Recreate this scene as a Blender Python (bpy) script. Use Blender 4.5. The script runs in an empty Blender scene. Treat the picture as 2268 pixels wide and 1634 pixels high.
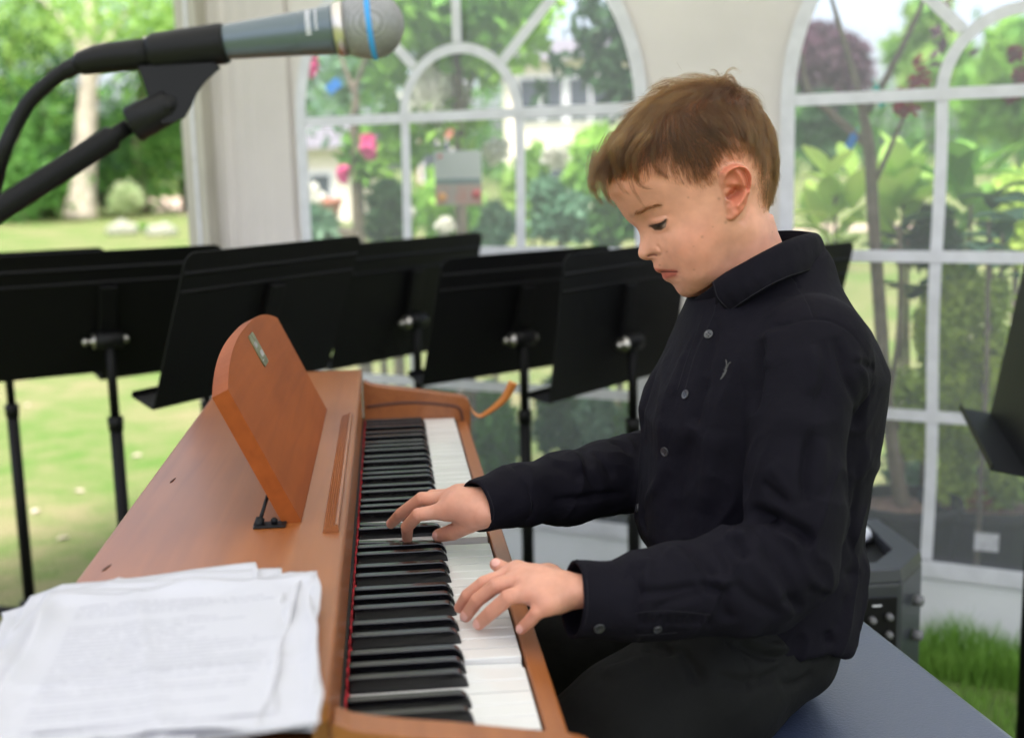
import bpy, bmesh, math, random
import numpy as np
from mathutils import Vector, Matrix
from mathutils.bvhtree import BVHTree
from mathutils.geometry import tessellate_polygon
random.seed(7)
rng = np.random.default_rng(11)
sc = bpy.context.scene
COL = sc.collection
R = math.radians
# ------------------------------------------------------------------ camera
CAM = np.array([-.1028, -.8283, 1.1607])
YAW, PITCH, ROLL, FR = R(5.661), R(9.532), R(-1.428), 1.2045
_f = np.array([math.sin(YAW)*math.cos(PITCH), math.cos(YAW)*math.cos(PITCH), -math.sin(PITCH)])
_r = np.cross(_f, [0, 0, 1]); _r /= np.linalg.norm(_r); _u = np.cross(_r, _f)
_r, _u = _r*math.cos(ROLL)+_u*math.sin(ROLL), -_r*math.sin(ROLL)+_u*math.cos(ROLL)
cd = bpy.data.cameras.new('camera')
cd.sensor_width = 36; cd.lens = 36*FR; cd.clip_start = .05; cd.clip_end = 600
cam = bpy.data.objects.new('camera', cd); COL.objects.link(cam)
cam.matrix_world = Matrix(((_r[0], _u[0], -_f[0], CAM[0]), (_r[1], _u[1], -_f[1], CAM[1]), (_r[2], _u[2], -_f[2], CAM[2]), (0, 0, 0, 1)))
cd.dof.use_dof = True; cd.dof.focus_distance = 1.345; cd.dof.aperture_fstop = 3.6
sc.camera = cam
# ------------------------------------------------------------------ light
SUN_EL, SUN_AZ = R(67), R(190)      # azimuth measured clockwise from +Y (sun high behind the camera)
w = bpy.data.worlds.new('World'); sc.world = w; w.use_nodes = True
nt = w.node_tree
sky = nt.nodes.new('ShaderNodeTexSky'); sky.sky_type = 'NISHITA'; sky.sun_disc = False
sky.sun_elevation = SUN_EL; sky.sun_rotation = SUN_AZ
sky.air_density = .7; sky.dust_density = 4.0; sky.ozone_density = .6
bg = nt.nodes['Background']; bg.inputs[1].default_value = .15
hs = nt.nodes.new('ShaderNodeHueSaturation'); hs.inputs['Saturation'].default_value = .62
nt.links.new(sky.outputs[0], hs.inputs['Color']); nt.links.new(hs.outputs[0], bg.inputs[0])
sd = bpy.data.lights.new('sun', 'SUN'); sd.energy = 3.0; sd.angle = R(12); sd.color = (1, .96, .90)
sun = bpy.data.objects.new('sun', sd); COL.objects.link(sun)
sun.rotation_euler = (R(90)-SUN_EL, 0, -SUN_AZ+math.pi)
_sv = Vector((math.sin(SUN_AZ)*math.cos(SUN_EL), math.cos(SUN_AZ)*math.cos(SUN_EL), math.sin(SUN_EL)))
sun.rotation_euler = _sv.to_track_quat('Z', 'Y').to_euler()
sc.view_settings.view_transform = 'Standard'; sc.view_settings.look = 'None'
sc.view_settings.gamma = 1; sc.view_settings.use_curve_mapping = False
sc.view_settings.exposure = 1.67
sc.render.engine = 'CYCLES'
sc.cycles.use_denoising = True
sc.cycles.max_bounces = 8; sc.cycles.transparent_max_bounces = 16
# ------------------------------------------------------------------ measuring helpers (author's survey of the place)
FP = FR*2268
def ray(x, y):
    d = _f + _r*((x-1134)/FP) - _u*((y-817)/FP)
    return d
def at(x, y, v, ax=1):
    d = ray(x, y); return CAM + d*((v-CAM[ax])/d[ax])
def atd(x, y, dep):
    return CAM + ray(x, y)*dep
WN = np.array([math.sin(R(33)), math.cos(R(33)), 0.]); WT = np.array([math.cos(R(33)), -math.sin(R(33)), 0.]); WD = 2.18
def wp(s, z, off=0.):
    p = WT*s + WN*(WD+off); return (p[0], p[1], z)
# ------------------------------------------------------------------ objects
def obj(name, me, mat=None, parent=None, smooth=False):
    o = bpy.data.objects.new(name, me); COL.objects.link(o)
    if mat is not None and len(me.materials) == 0: me.materials.append(mat)
    if parent is not None: o.parent = parent
    if smooth:
        me.polygons.foreach_set('use_smooth', [True]*len(me.polygons)); me.update()
    return o
def tag(o, label=None, cat=None, group=None, kind=None):
    if label: o['label'] = label
    if cat: o['category'] = cat
    if group: o['group'] = group
    if kind: o['kind'] = kind
    return o
def thing(name, label, cat, loc=(0, 0, 0), group=None, rz=0):
    o = bpy.data.objects.new(name, None); COL.objects.link(o)
    o.location = loc; o.rotation_euler = (0, 0, rz); o.empty_display_size = .05
    return tag(o, label, cat, group)
def bev(o, w, seg=2, ang=35):
    m = o.modifiers.new('bevel', 'BEVEL'); m.width = w; m.segments = seg; m.limit_method = 'ANGLE'; m.angle_limit = R(ang)
    m.harden_normals = False
    return o
class MB:
    def __init__(s): s.v = []; s.f = []; s.sm = []
    def add(s, vs, fs, smooth=False):
        n = len(s.v); s.v += [tuple(float(c) for c in p) for p in vs]; s.f += [tuple(i+n for i in f) for f in fs]; s.sm += [smooth]*len(fs); return s
    def box(s, a, b, M=None):
        x0, y0, z0 = a; x1, y1, z1 = b
        vs = [(x, y, z) for x in (x0, x1) for y in (y0, y1) for z in (z0, z1)]
        if M is not None: vs = [M @ Vector(v) for v in vs]
        return s.add(vs, [(0, 1, 3, 2), (4, 6, 7, 5), (0, 4, 5, 1), (2, 3, 7, 6), (0, 2, 6, 4), (1, 5, 7, 3)])
    def prism(s, poly, a, b, axis='y', M=None, smooth=False):
        # poly of 2D points in the plane normal to axis, extruded a..b
        def P(p, t):
            return {'y': (p[0], t, p[1]), 'z': (p[0], p[1], t), 'x': (t, p[0], p[1])}[axis]
        n = len(poly)
        vs = [P(p, a) for p in poly]+[P(p, b) for p in poly]
        if M is not None: vs = [M @ Vector(v) for v in vs]
        fs = [(i, (i+1) % n, n+(i+1) % n, n+i) for i in range(n)]
        tri = tessellate_polygon([[Vector((p[0], p[1], 0)) for p in poly]])
        fs += [tuple(t) for t in tri]+[tuple(n+i for i in reversed(t)) for t in tri]
        return s.add(vs, fs, smooth)
    def tube(s, pts, rad, n=12, cap=True, smooth=True, flat=1.0):
        pts = [Vector(p) for p in pts]; k = len(pts)
        if not hasattr(rad, '__len__'): rad = [rad]*k
        vs = []; T = []
        for i in range(k):
            t = (pts[min(i+1, k-1)]-pts[max(i-1, 0)]).normalized(); T.append(t)
        up = Vector((0, 0, 1)) if abs(T[0].z) < .9 else Vector((1, 0, 0))
        nrm = (up-T[0]*up.dot(T[0])).normalized()
        for i in range(k):
            nrm = (nrm-T[i]*nrm.dot(T[i])).normalized(); bi = T[i].cross(nrm)
            for j in range(n):
                a = 2*math.pi*j/n
                vs.append(pts[i]+(nrm*math.cos(a)*flat+bi*math.sin(a))*rad[i])
        fs = [(i*n+j, i*n+(j+1) % n, (i+1)*n+(j+1) % n, (i+1)*n+j) for i in range(k-1) for j in range(n)]
        if cap: fs += [tuple(range(n))[::-1], tuple((k-1)*n+j for j in range(n))]
        return s.add(vs, fs, smooth)
    def lathe(s, prof, o, ax, n=24, smooth=True):
        # prof: (t along axis, radius)
        ax = Vector(ax).normalized(); o = Vector(o)
        up = Vector((0, 0, 1)) if abs(ax.z) < .9 else Vector((1, 0, 0))
        a1 = (up-ax*up.dot(ax)).normalized(); a2 = ax.cross(a1)
        vs = []
        for t, r in prof:
            for j in range(n):
                a = 2*math.pi*j/n
                vs.append(o+ax*t+(a1*math.cos(a)+a2*math.sin(a))*max(r, 1e-5))
        k = len(prof)
        fs = [(i*n+j, i*n+(j+1) % n, (i+1)*n+(j+1) % n, (i+1)*n+j) for i in range(k-1) for j in range(n)]
        fs += [tuple(range(n))[::-1], tuple((k-1)*n+j for j in range(n))]
        return s.add(vs, fs, smooth)
    def mesh(s, name='m'):
        me = bpy.data.meshes.new(name); me.from_pydata(s.v, [], s.f)
        me.polygons.foreach_set('use_smooth', s.sm); me.update(); return me
    def build(s, name, mat, parent=None, fix=True):
        me = s.mesh(name)
        if fix:
            b = bmesh.new(); b.from_mesh(me); bmesh.ops.recalc_face_normals(b, faces=b.faces); b.to_mesh(me); b.free()
        return obj(name, me, mat, parent)
def cr(pts, n=8):
    """Catmull-Rom through points"""
    P = [np.array(p, float) for p in pts]; P = [2*P[0]-P[1]]+P+[2*P[-1]-P[-2]]; out = []
    for i in range(1, len(P)-2):
        for k in range(n):
            t = k/n
            out.append(.5*((2*P[i])+(-P[i-1]+P[i+1])*t+(2*P[i-1]-5*P[i]+4*P[i+1]-P[i+2])*t*t+(-P[i-1]+3*P[i]-3*P[i+1]+P[i+2])*t**3))
    out.append(P[-2]); return out
# ------------------------------------------------------------------ materials
def mat(name, col, rough=.5, metal=0, var=0, vscale=20, bump=0, bscale=200, coat=0, spec=.5, sheen=0, col2=None, dist=.001, coatr=.1, trans=0, nmap=None):
    m = bpy.data.materials.new(name); m.use_nodes = True; t = m.node_tree; N = t.nodes; L = t.links
    b = N['Principled BSDF']
    b.inputs['Base Color'].default_value = (*col, 1); b.inputs['Roughness'].default_value = rough; b.inputs['Metallic'].default_value = metal
    b.inputs['Coat Weight'].default_value = coat; b.inputs['Coat Roughness'].default_value = coatr
    b.inputs['Specular IOR Level'].default_value = spec
    b.inputs['Sheen Weight'].default_value = sheen
    tc = N.new('ShaderNodeTexCoord')
    if var or col2:
        no = N.new('ShaderNodeTexNoise'); no.inputs['Scale'].default_value = vscale; no.inputs['Detail'].default_value = 5
        L.new(tc.outputs['Object'], no.inputs['Vector'])
        mx = N.new('ShaderNodeMix'); mx.data_type = 'RGBA'
        c2 = col2 if col2 else tuple(c*(1-var) for c in col)
        c1 = col if col2 else tuple(min(1, c*(1+var)) for c in col)
        mx.inputs[6].default_value = (*c1, 1); mx.inputs[7].default_value = (*c2, 1)
        rp = N.new('ShaderNodeMapRange'); rp.inputs[1].default_value = .35; rp.inputs[2].default_value = .65
        L.new(no.outputs['Fac'], rp.inputs[0]); L.new(rp.outputs[0], mx.inputs[0]); L.new(mx.outputs[2], b.inputs['Base Color'])
    if bump:
        nb = N.new('ShaderNodeTexNoise'); nb.inputs['Scale'].default_value = bscale; nb.inputs['Detail'].default_value = 4
        L.new(tc.outputs['Object'], nb.inputs['Vector'])
        bp = N.new('ShaderNodeBump'); bp.inputs['Strength'].default_value = bump; bp.inputs['Distance'].default_value = dist
        L.new(nb.outputs['Fac'], bp.inputs['Height']); L.new(bp.outputs[0], b.inputs['Normal'])
    if trans:
        tr = N.new('ShaderNodeBsdfTranslucent'); mxs = N.new('ShaderNodeMixShader'); mxs.inputs[0].default_value = trans
        src = b.inputs['Base Color'].links[0].from_socket if b.inputs['Base Color'].links else None
        if src: L.new(src, tr.inputs[0])
        else: tr.inputs[0].default_value = (*col, 1)
        L.new(b.outputs[0], mxs.inputs[1]); L.new(tr.outputs[0], mxs.inputs[2]); L.new(mxs.outputs[0], N['Material Output'].inputs[0])
    return m
def wood(name, c1, c2, axis='Y', scale=1., rough=.40, coat=.28, spec=.5):
    m = bpy.data.materials.new(name); m.use_nodes = True; t = m.node_tree; N = t.nodes; L = t.links
    b = N['Principled BSDF']; b.inputs['Roughness'].default_value = rough; b.inputs['Coat Weight'].default_value = coat; b.inputs['Coat Roughness'].default_value = .22; b.inputs['Specular IOR Level'].default_value = spec
    tc = N.new('ShaderNodeTexCoord'); mp = N.new('ShaderNodeMapping')
    sc3 = {'Y': (60, 2.5, 60), 'X': (2.5, 60, 60), 'Z': (60, 60, 2.5)}[axis]
    mp.inputs['Scale'].default_value = tuple(s*scale for s in sc3)
    L.new(tc.outputs['Object'], mp.inputs['Vector'])
    n1 = N.new('ShaderNodeTexNoise'); n1.inputs['Scale'].default_value = 1; n1.inputs['Detail'].default_value = 8; n1.inputs['Distortion'].default_value = .6
    L.new(mp.outputs[0], n1.inputs['Vector'])
    n2 = N.new('ShaderNodeTexNoise'); n2.inputs['Scale'].default_value = 5; n2.inputs['Detail'].default_value = 3
    L.new(tc.outputs['Object'], n2.inputs['Vector'])
    n3 = N.new('ShaderNodeTexNoise'); n3.inputs['Scale'].default_value = 900; n3.inputs['Detail'].default_value = 2
    L.new(tc.outputs['Object'], n3.inputs['Vector'])
    a = N.new('ShaderNodeMath'); a.operation = 'MULTIPLY_ADD'; a.inputs[1].default_value = .5; L.new(n1.outputs['Fac'], a.inputs[0])
    a2 = N.new('ShaderNodeMath'); a2.operation = 'MULTIPLY'; a2.inputs[1].default_value = .5; L.new(n2.outputs['Fac'], a2.inputs[0]); L.new(a2.outputs[0], a.inputs[2])
    rp = N.new('ShaderNodeMapRange'); rp.inputs[1].default_value = .38; rp.inputs[2].default_value = .62; L.new(a.outputs[0], rp.inputs[0])
    mx = N.new('ShaderNodeMix'); mx.data_type = 'RGBA'; mx.inputs[6].default_value = (*c1, 1); mx.inputs[7].default_value = (*c2, 1)
    L.new(rp.outputs[0], mx.inputs[0]); L.new(mx.outputs[2], b.inputs['Base Color'])
    bp = N.new('ShaderNodeBump'); bp.inputs['Strength'].default_value = .12; bp.inputs['Distance'].default_value = .0006
    L.new(n3.outputs['Fac'], bp.inputs['Height']); L.new(bp.outputs[0], b.inputs['Normal'])
    return m
M = {}
M['wood'] = wood('cherry veneer', (.30, .095, .021), (.22, .064, .013))
M['woodr'] = wood('cherry veneer rest', (.30, .072, .011), (.22, .050, .007), rough=.6, coat=.0, spec=.18)
M['woode'] = wood('cherry edge banding', (.56, .20, .035), (.48, .16, .03), rough=.4)
M['blk'] = mat('black painted metal', (.003, .003, .0035), .55, spec=.2, bump=.15, bscale=900, dist=.0004)
M['blkp'] = mat('black plastic', (.0045, .0045, .005), .5, spec=.22, bump=.1, bscale=600, dist=.0004)
M['chrome'] = mat('zinc plated steel', (.48, .46, .43), .36, 1)
M['white'] = mat('white key plastic', (.66, .655, .64), .2, coat=.4, coatr=.12)
M['bkey'] = mat('black key plastic', (.002, .002, .003), .22, spec=.45, coat=.25, coatr=.10)
M['felt'] = mat('red felt', (.42, .02, .03), .95, bump=.6, bscale=500, dist=.001, var=.3, vscale=60)
# ------------------------------------------------------------------ implicit surfaces
def vnoise(P, scale, seed=0):
    """smooth value noise for an (n,3) array, range about -1..1"""
    q = P*scale+seed*17.13+100.; i = np.floor(q).astype(np.int64); f = q-i; f = f*f*(3-2*f)
    def h(a, b, c):
        n = (a*73856093) ^ (b*19349663) ^ (c*83492791); n = (n ^ (n >> 13))*1274126177 & 0x7fffffff; n = (n ^ (n >> 16)) & 0xffff
        return n/32767.5-1
    r = 0
    for dx in (0, 1):
        for dy in (0, 1):
            for dz in (0, 1):
                wgt = (f[:, 0] if dx else 1-f[:, 0])*(f[:, 1] if dy else 1-f[:, 1])*(f[:, 2] if dz else 1-f[:, 2])
                r = r+wgt*h(i[:, 0]+dx, i[:, 1]+dy, i[:, 2]+dz)
    return r
class Grid:
    def __init__(s, lo, hi, h):
        s.lo = np.array(lo, float); s.h = h; s.n = tuple(int(math.ceil((b-a)/h))+1 for a, b in zip(lo, hi)); s.F = np.full(s.n, .05, np.float32)
    def sub(s, lo, hi):
        a = [max(0, int((l-o)/s.h)) for l, o in zip(lo, s.lo)]; b = [min(n, int((g-o)/s.h)+2) for g, o, n in zip(hi, s.lo, s.n)]
        sl = tuple(slice(x, max(x, y)) for x, y in zip(a, b))
        ax = [s.lo[i]+np.arange(sl[i].start, sl[i].stop)*s.h for i in range(3)]
        X, Y, Z = np.meshgrid(*ax, indexing='ij'); return sl, X, Y, Z
    def smin(s, sl, d, k):
        a = s.F[sl]
        if k <= 0: s.F[sl] = np.minimum(a, d); return
        hh = np.maximum(k-np.abs(a-d), 0)/k; s.F[sl] = np.minimum(a, d)-hh*hh*k*.25
    def smax(s, sl, d, k):
        a = s.F[sl]; hh = np.maximum(k-np.abs(a-d), 0)/k; s.F[sl] = np.maximum(a, d)+hh*hh*k*.25
    def cone(s, a, b, ra, rb, k=.004, carve=False, flat=None):
        """tapered capsule a..b; flat=(axis vector, factor) squashes it along a direction"""
        a = np.array(a, float); b = np.array(b, float); m = max(ra, rb)*1.7+k+.004
        sl, X, Y, Z = s.sub(np.minimum(a, b)-m, np.maximum(a, b)+m)
        if X.size == 0: return
        ab = b-a; L2 = ab@ab+1e-12
        px, py, pz = X-a[0], Y-a[1], Z-a[2]
        t = np.clip((px*ab[0]+py*ab[1]+pz*ab[2])/L2, 0, 1); t2 = t
        qx, qy, qz = px-t*ab[0], py-t*ab[1], pz-t*ab[2]
        if flat is not None:
            fx, ff = np.array(flat[0], float), flat[1]; fx = fx/np.linalg.norm(fx)
            dd = qx*fx[0]+qy*fx[1]+qz*fx[2]; e = dd*(ff-1)
            qx, qy, qz = qx+e*fx[0], qy+e*fx[1], qz+e*fx[2]
        d = np.sqrt(qx*qx+qy*qy+qz*qz)-(ra+(rb-ra)*t2)
        if carve: s.smax(sl, -d, max(k, 1e-4))
        else: s.smin(sl, d, k)
    def chain(s, pts, rad, k=.004, flat=None):
        for i in range(len(pts)-1): s.cone(pts[i], pts[i+1], rad[i], rad[i+1], k, flat=flat)
    def ell(s, c, r, k=.005, Rm=None, carve=False):
        c = np.array(c, float); m = max(r)+k+.004; sl, X, Y, Z = s.sub(c-m, c+m)
        p = np.stack([X-c[0], Y-c[1], Z-c[2]], -1)
        if Rm is not None: p = p@np.array(Rm)
        q = np.sqrt((p[..., 0]/r[0])**2+(p[..., 1]/r[1])**2+(p[..., 2]/r[2])**2)
        q2 = np.sqrt((p[..., 0]/r[0]**2)**2+(p[..., 1]/r[1]**2)**2+(p[..., 2]/r[2]**2)**2)+1e-9
        d = q*(q-1)/q2
        if carve: s.smax(sl, -d, max(k, 1e-4))
        else: s.smin(sl, d, k)
    def sample(s, P, F=None):
        F = s.F if F is None else F
        q = (P-s.lo)/s.h; q = np.clip(q, 0, np.array(s.n)-1.001); i = q.astype(int); f = q-i; r = 0
        for dx in (0, 1):
            for dy in (0, 1):
                for dz in (0, 1):
                    wgt = (f[:, 0] if dx else 1-f[:, 0])*(f[:, 1] if dy else 1-f[:, 1])*(f[:, 2] if dz else 1-f[:, 2])
                    r = r+wgt*F[i[:, 0]+dx, i[:, 1]+dy, i[:, 2]+dz]
        return r
    def grad(s, P, e=None):
        e = e or s.h
        g = np.stack([s.sample(P+np.eye(3)[i]*e)-s.sample(P-np.eye(3)[i]*e) for i in range(3)], 1)
        return g/(np.linalg.norm(g, axis=1, keepdims=True)+1e-9)
    def nets(s):
        """naive surface nets -> vertices, quads"""
        F = s.F; S = F < 0; nx, ny, nz = F.shape
        c = np.zeros((nx-1, ny-1, nz-1), np.int8)
        for dx in (0, 1):
            for dy in (0, 1):
                for dz in (0, 1): c += S[dx:nx-1+dx, dy:ny-1+dy, dz:nz-1+dz]
        I = np.argwhere((c > 0) & (c < 8)); idx = np.full(c.shape, -1, np.int64); idx[tuple(I.T)] = np.arange(len(I))
        acc = np.zeros((len(I), 3)); cnt = np.zeros(len(I))
        cor = [(a, b, d) for a in (0, 1) for b in (0, 1) for d in (0, 1)]
        V = {q: F[I[:, 0]+q[0], I[:, 1]+q[1], I[:, 2]+q[2]] for q in cor}
        for q in cor:
            for ax in range(3):
                if q[ax] == 0:
                    q2 = list(q); q2[ax] = 1; a, b = V[q], V[tuple(q2)]; m = (a < 0) != (b < 0)
                    t = np.where(m, a/np.where(m, a-b, 1), 0)
                    p = np.array(q, float)[None]+t[:, None]*np.eye(3)[ax]; acc[m] += p[m]; cnt[m] += 1
        P = s.lo+(I+acc/cnt[:, None])*s.h
        quads = []
        for ax in range(3):
            o1, o2 = [(1, 2), (2, 0), (0, 1)][ax]
            A = S[tuple(slice(0, n-1) if i == ax else slice(1, n-1) for i, n in enumerate(F.shape))]
            B = S[tuple(slice(1, n) if i == ax else slice(1, n-1) for i, n in enumerate(F.shape))]
            E = np.argwhere(A != B); fl = A[tuple(E.T)]
            E = E.copy()
            for i in (o1, o2): E[:, i] += 1
            def g(d1, d2):
                e = E.copy(); e[:, o1] -= d1; e[:, o2] -= d2; return idx[tuple(e.T)]
            q = np.stack([g(0, 0), g(1, 0), g(1, 1), g(0, 1)], 1); q[~fl] = q[~fl][:, ::-1]
            quads.append(q)
        Q = np.concatenate(quads); Q = Q[(Q >= 0).all(1)]
        return P, Q
def npmesh(name, V, Q, smooth=True):
    me = bpy.data.meshes.new(name); me.vertices.add(len(V)); me.vertices.foreach_set('co', np.ascontiguousarray(V, np.float32).ravel())
    k = Q.shape[1]; me.loops.add(len(Q)*k); me.loops.foreach_set('vertex_index', Q.ravel().astype(np.int32))
    me.polygons.add(len(Q)); me.polygons.foreach_set('loop_start', (np.arange(len(Q))*k).astype(np.int32))
    me.polygons.foreach_set('use_smooth', [smooth]*len(Q)); me.update(calc_edges=True); me.validate(); return me
def lap(V, Q, it=3, lam=.5):
    E = np.concatenate([Q[:, [0, 1]], Q[:, [1, 2]], Q[:, [2, 3]], Q[:, [3, 0]]])
    n = len(V); deg = np.bincount(E.ravel(), minlength=n).astype(float)[:, None]
    for _ in range(it):
        s = np.zeros_like(V)
        for c in range(3):
            s[:, c] = np.bincount(E[:, 0], V[E[:, 1], c], n)+np.bincount(E[:, 1], V[E[:, 0], c], n)
        V = V+lam*(s/deg-V)
    return V
def vnormals(V, Q):
    n = np.cross(V[Q[:, 2]]-V[Q[:, 0]], V[Q[:, 3]]-V[Q[:, 1]]); out = np.zeros_like(V)
    for k in range(4):
        for c in range(3): out[:, c] += np.bincount(Q[:, k], n[:, c], len(V))
    return out/(np.linalg.norm(out, axis=1, keepdims=True)+1e-12)
def polydist(P, line):
    line = np.array(line, float); d = np.full(len(P), 1e9)
    for a, b in zip(line[:-1], line[1:]):
        ab = b-a; t = np.clip(((P-a)@ab)/(ab@ab+1e-12), 0, 1); d = np.minimum(d, np.linalg.norm(P-a-t[:, None]*ab, axis=1))
    return d
# ================================================================== GROUND
def lawn_mat():
    m = bpy.data.materials.new('lawn'); m.use_nodes = True; t = m.node_tree; N = t.nodes; L = t.links; b = N['Principled BSDF']; b.inputs['Roughness'].default_value = .95
    b.inputs['Specular IOR Level'].default_value = .1
    tc = N.new('ShaderNodeTexCoord')
    def noise(s, d=4): n = N.new('ShaderNodeTexNoise'); n.inputs['Scale'].default_value = s; n.inputs['Detail'].default_value = d; L.new(tc.outputs['Object'], n.inputs['Vector']); return n
    a, c, e = noise(1.1), noise(7), noise(60, 6)
    r1 = N.new('ShaderNodeValToRGB'); r1.color_ramp.elements[0].position = .38; r1.color_ramp.elements[0].color = (.085, .165, .035, 1)
    r1.color_ramp.elements[1].position = .62; r1.color_ramp.elements[1].color = (.215, .20, .11, 1)
    m1 = N.new('ShaderNodeMath'); m1.operation = 'MULTIPLY_ADD'; m1.inputs[1].default_value = .6; L.new(a.outputs[0], m1.inputs[0])
    m2 = N.new('ShaderNodeMath'); m2.operation = 'MULTIPLY'; m2.inputs[1].default_value = .4; L.new(c.outputs[0], m2.inputs[0]); L.new(m2.outputs[0], m1.inputs[2]); L.new(m1.outputs[0], r1.inputs[0])
    mx = N.new('ShaderNodeMix'); mx.data_type = 'RGBA'; mx.blend_type = 'MULTIPLY'; mx.inputs[0].default_value = .5
    r2 = N.new('ShaderNodeValToRGB'); r2.color_ramp.elements[0].position = .3; r2.color_ramp.elements[0].color = (.45, .5, .35, 1); r2.color_ramp.elements[1].position = .7; r2.color_ramp.elements[1].color = (1.15, 1.1, 1, 1)
    L.new(e.outputs[0], r2.inputs[0]); L.new(r1.outputs[0], mx.inputs[6]); L.new(r2.outputs[0], mx.inputs[7]); L.new(mx.outputs[2], b.inputs['Base Color'])
    bp = N.new('ShaderNodeBump'); bp.inputs['Strength'].default_value = .6; bp.inputs['Distance'].default_value = .02; L.new(e.outputs[0], bp.inputs['Height']); L.new(bp.outputs[0], b.inputs['Normal'])
    return m
M['lawn'] = lawn_mat()
mb = MB(); N_ = 60
vs = []; fs = []
for i in range(N_+1):
    for j in range(N_+1):
        sx = (i/N_*2-1); sy = (j/N_*2-1); x = 250*sx*abs(sx)**1.5; y = 250*sy*abs(sy)**1.5
        z = 0 if math.hypot(x, y) < 6 else min(1.5, .012*(math.hypot(x, y)-6))*.0
        vs.append((x, y, z))
for i in range(N_):
    for j in range(N_): a = i*(N_+1)+j; fs.append((a, a+N_+1, a+N_+2, a+1))
tag(mb.add(vs, fs).build('lawn', M['lawn']), kind='structure')
M['path'] = mat('pinkish gravel', (.50, .38, .30), .9, var=.15, vscale=8, bump=.5, bscale=90, dist=.01)
# path: broad strip across the lawn in the distance
pth = [atd(x, y, 1) for x, y in [(225, 452), (300, 445), (445, 430), (700, 440), (700, 470), (445, 474), (330, 470), (250, 462)]]
def gnd(x, y, z=.004): p = at(x, y, z, 2); return (p[0], p[1])
tag(MB().prism([gnd(*q) for q in [(215, 456), (300, 470), (445, 476), (760, 480), (760, 428), (445, 432), (330, 441), (240, 449)]], .004, .008, 'z').build('gravel_path', M['path']), kind='structure')
tag(MB().prism([gnd(*q) for q in [(1700, 520), (1850, 512), (2000, 508), (2100, 506), (2100, 496), (1950, 498), (1700, 505)]], .004, .008, 'z').build('gravel_path', M['path']), kind='structure')

# ================================================================== TENT
M['canvas'] = mat('cream tent fabric', (.80, .755, .735), .8, var=.04, vscale=3, bump=.35, bscale=14, dist=.012, trans=.42)
M['bar'] = mat('white glazing tape', (.74, .74, .78), .45, var=.05, vscale=30, bump=.3, bscale=25, dist=.004, trans=.25)
def pvc():
    m = bpy.data.materials.new('clear sheet'); m.use_nodes = True; t = m.node_tree; N = t.nodes; L = t.links; N.remove(N['Principled BSDF'])
    tr = N.new('ShaderNodeBsdfTransparent'); tr.inputs[0].default_value = (.96, .96, .97, 1)
    df = N.new('ShaderNodeBsdfTranslucent'); df.inputs[0].default_value = (.85, .87, .9, 1)
    dd = N.new('ShaderNodeBsdfDiffuse'); dd.inputs[0].default_value = (.8, .82, .86, 1)
    gl = N.new('ShaderNodeBsdfGlossy'); gl.inputs['Roughness'].default_value = .12
    m1 = N.new('ShaderNodeMixShader'); m1.inputs[0].default_value = .5; L.new(df.outputs[0], m1.inputs[1]); L.new(dd.outputs[0], m1.inputs[2])
    m2 = N.new('ShaderNodeMixShader'); m2.inputs[0].default_value = .16; L.new(tr.outputs[0], m2.inputs[1]); L.new(m1.outputs[0], m2.inputs[2])
    m3 = N.new('ShaderNodeMixShader'); m3.inputs[0].default_value = .03; L.new(m2.outputs[0], m3.inputs[1]); L.new(gl.outputs[0], m3.inputs[2])
    L.new(m3.outputs[0], N['Material Output'].inputs[0]); return m
M['pvc'] = pvc()
H4, H3, H2, H1 = .20, .556, .925, 1.285
tent = thing('marquee_wall', 'cream marquee side wall with arched clear windows behind the music stands', 'tent wall', wp(-.6, 0))
TT = Matrix.Translation(-Vector(tent.location))
def tp(mb, name, m, b=0, par=None):
    o = mb.build(name, m); o.parent = par or tent; o.matrix_parent_inverse = TT if par is None else Matrix()
    if b: bev(o, b)
    return o
BW = .0135
def wall_poly(outer, holes, off0, off1, mb):
    loops = [outer]+holes; allp = [p for l in loops for p in l]
    tri = tessellate_polygon([[Vector((p[0], p[1], 0)) for p in l] for l in loops])
    n = len(allp); vs = [wp(s, z, off0) for s, z in allp]+[wp(s, z, off1) for s, z in allp]
    fs = [tuple(t) for t in tri]+[tuple(n+i for i in t[::-1]) for t in tri]; k = 0
    for l in loops:
        m = len(l)
        for i in range(m): fs.append((k+i, k+(i+1) % m, n+k+(i+1) % m, n+k+i))
        k += m
    mb.add(vs, fs)
def arch(c, rad, z0, z1, n=28):
    return [(c-rad, z0), (c+rad, z0)]+[(c+rad*math.cos(math.pi*k/n), z1+rad*math.sin(math.pi*k/n)) for k in range(n+1)]
WINS = [-1.285, .117, 1.52]; WR = .515
M['skirt'] = mat('white tent skirt', (.86, .86, .87), .6, var=.03, vscale=4, bump=.3, bscale=12, dist=.01, trans=.45)
mb = MB(); wall_poly([(-2.08, H4-.03), (2.25, H4-.03), (2.25, 2.35), (-2.08, 2.35)], [arch(c, WR, H4, H1) for c in WINS], 0, .003, mb)
tp(mb, 'fabric_wall', M['canvas'])
mb = MB(); wall_poly([(-2.08, -.0), (2.25, -.0), (2.25, H4-.005), (-2.08, H4-.005)], [], -.006, -.003, mb); tp(mb, 'skirt', M['skirt'])
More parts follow.
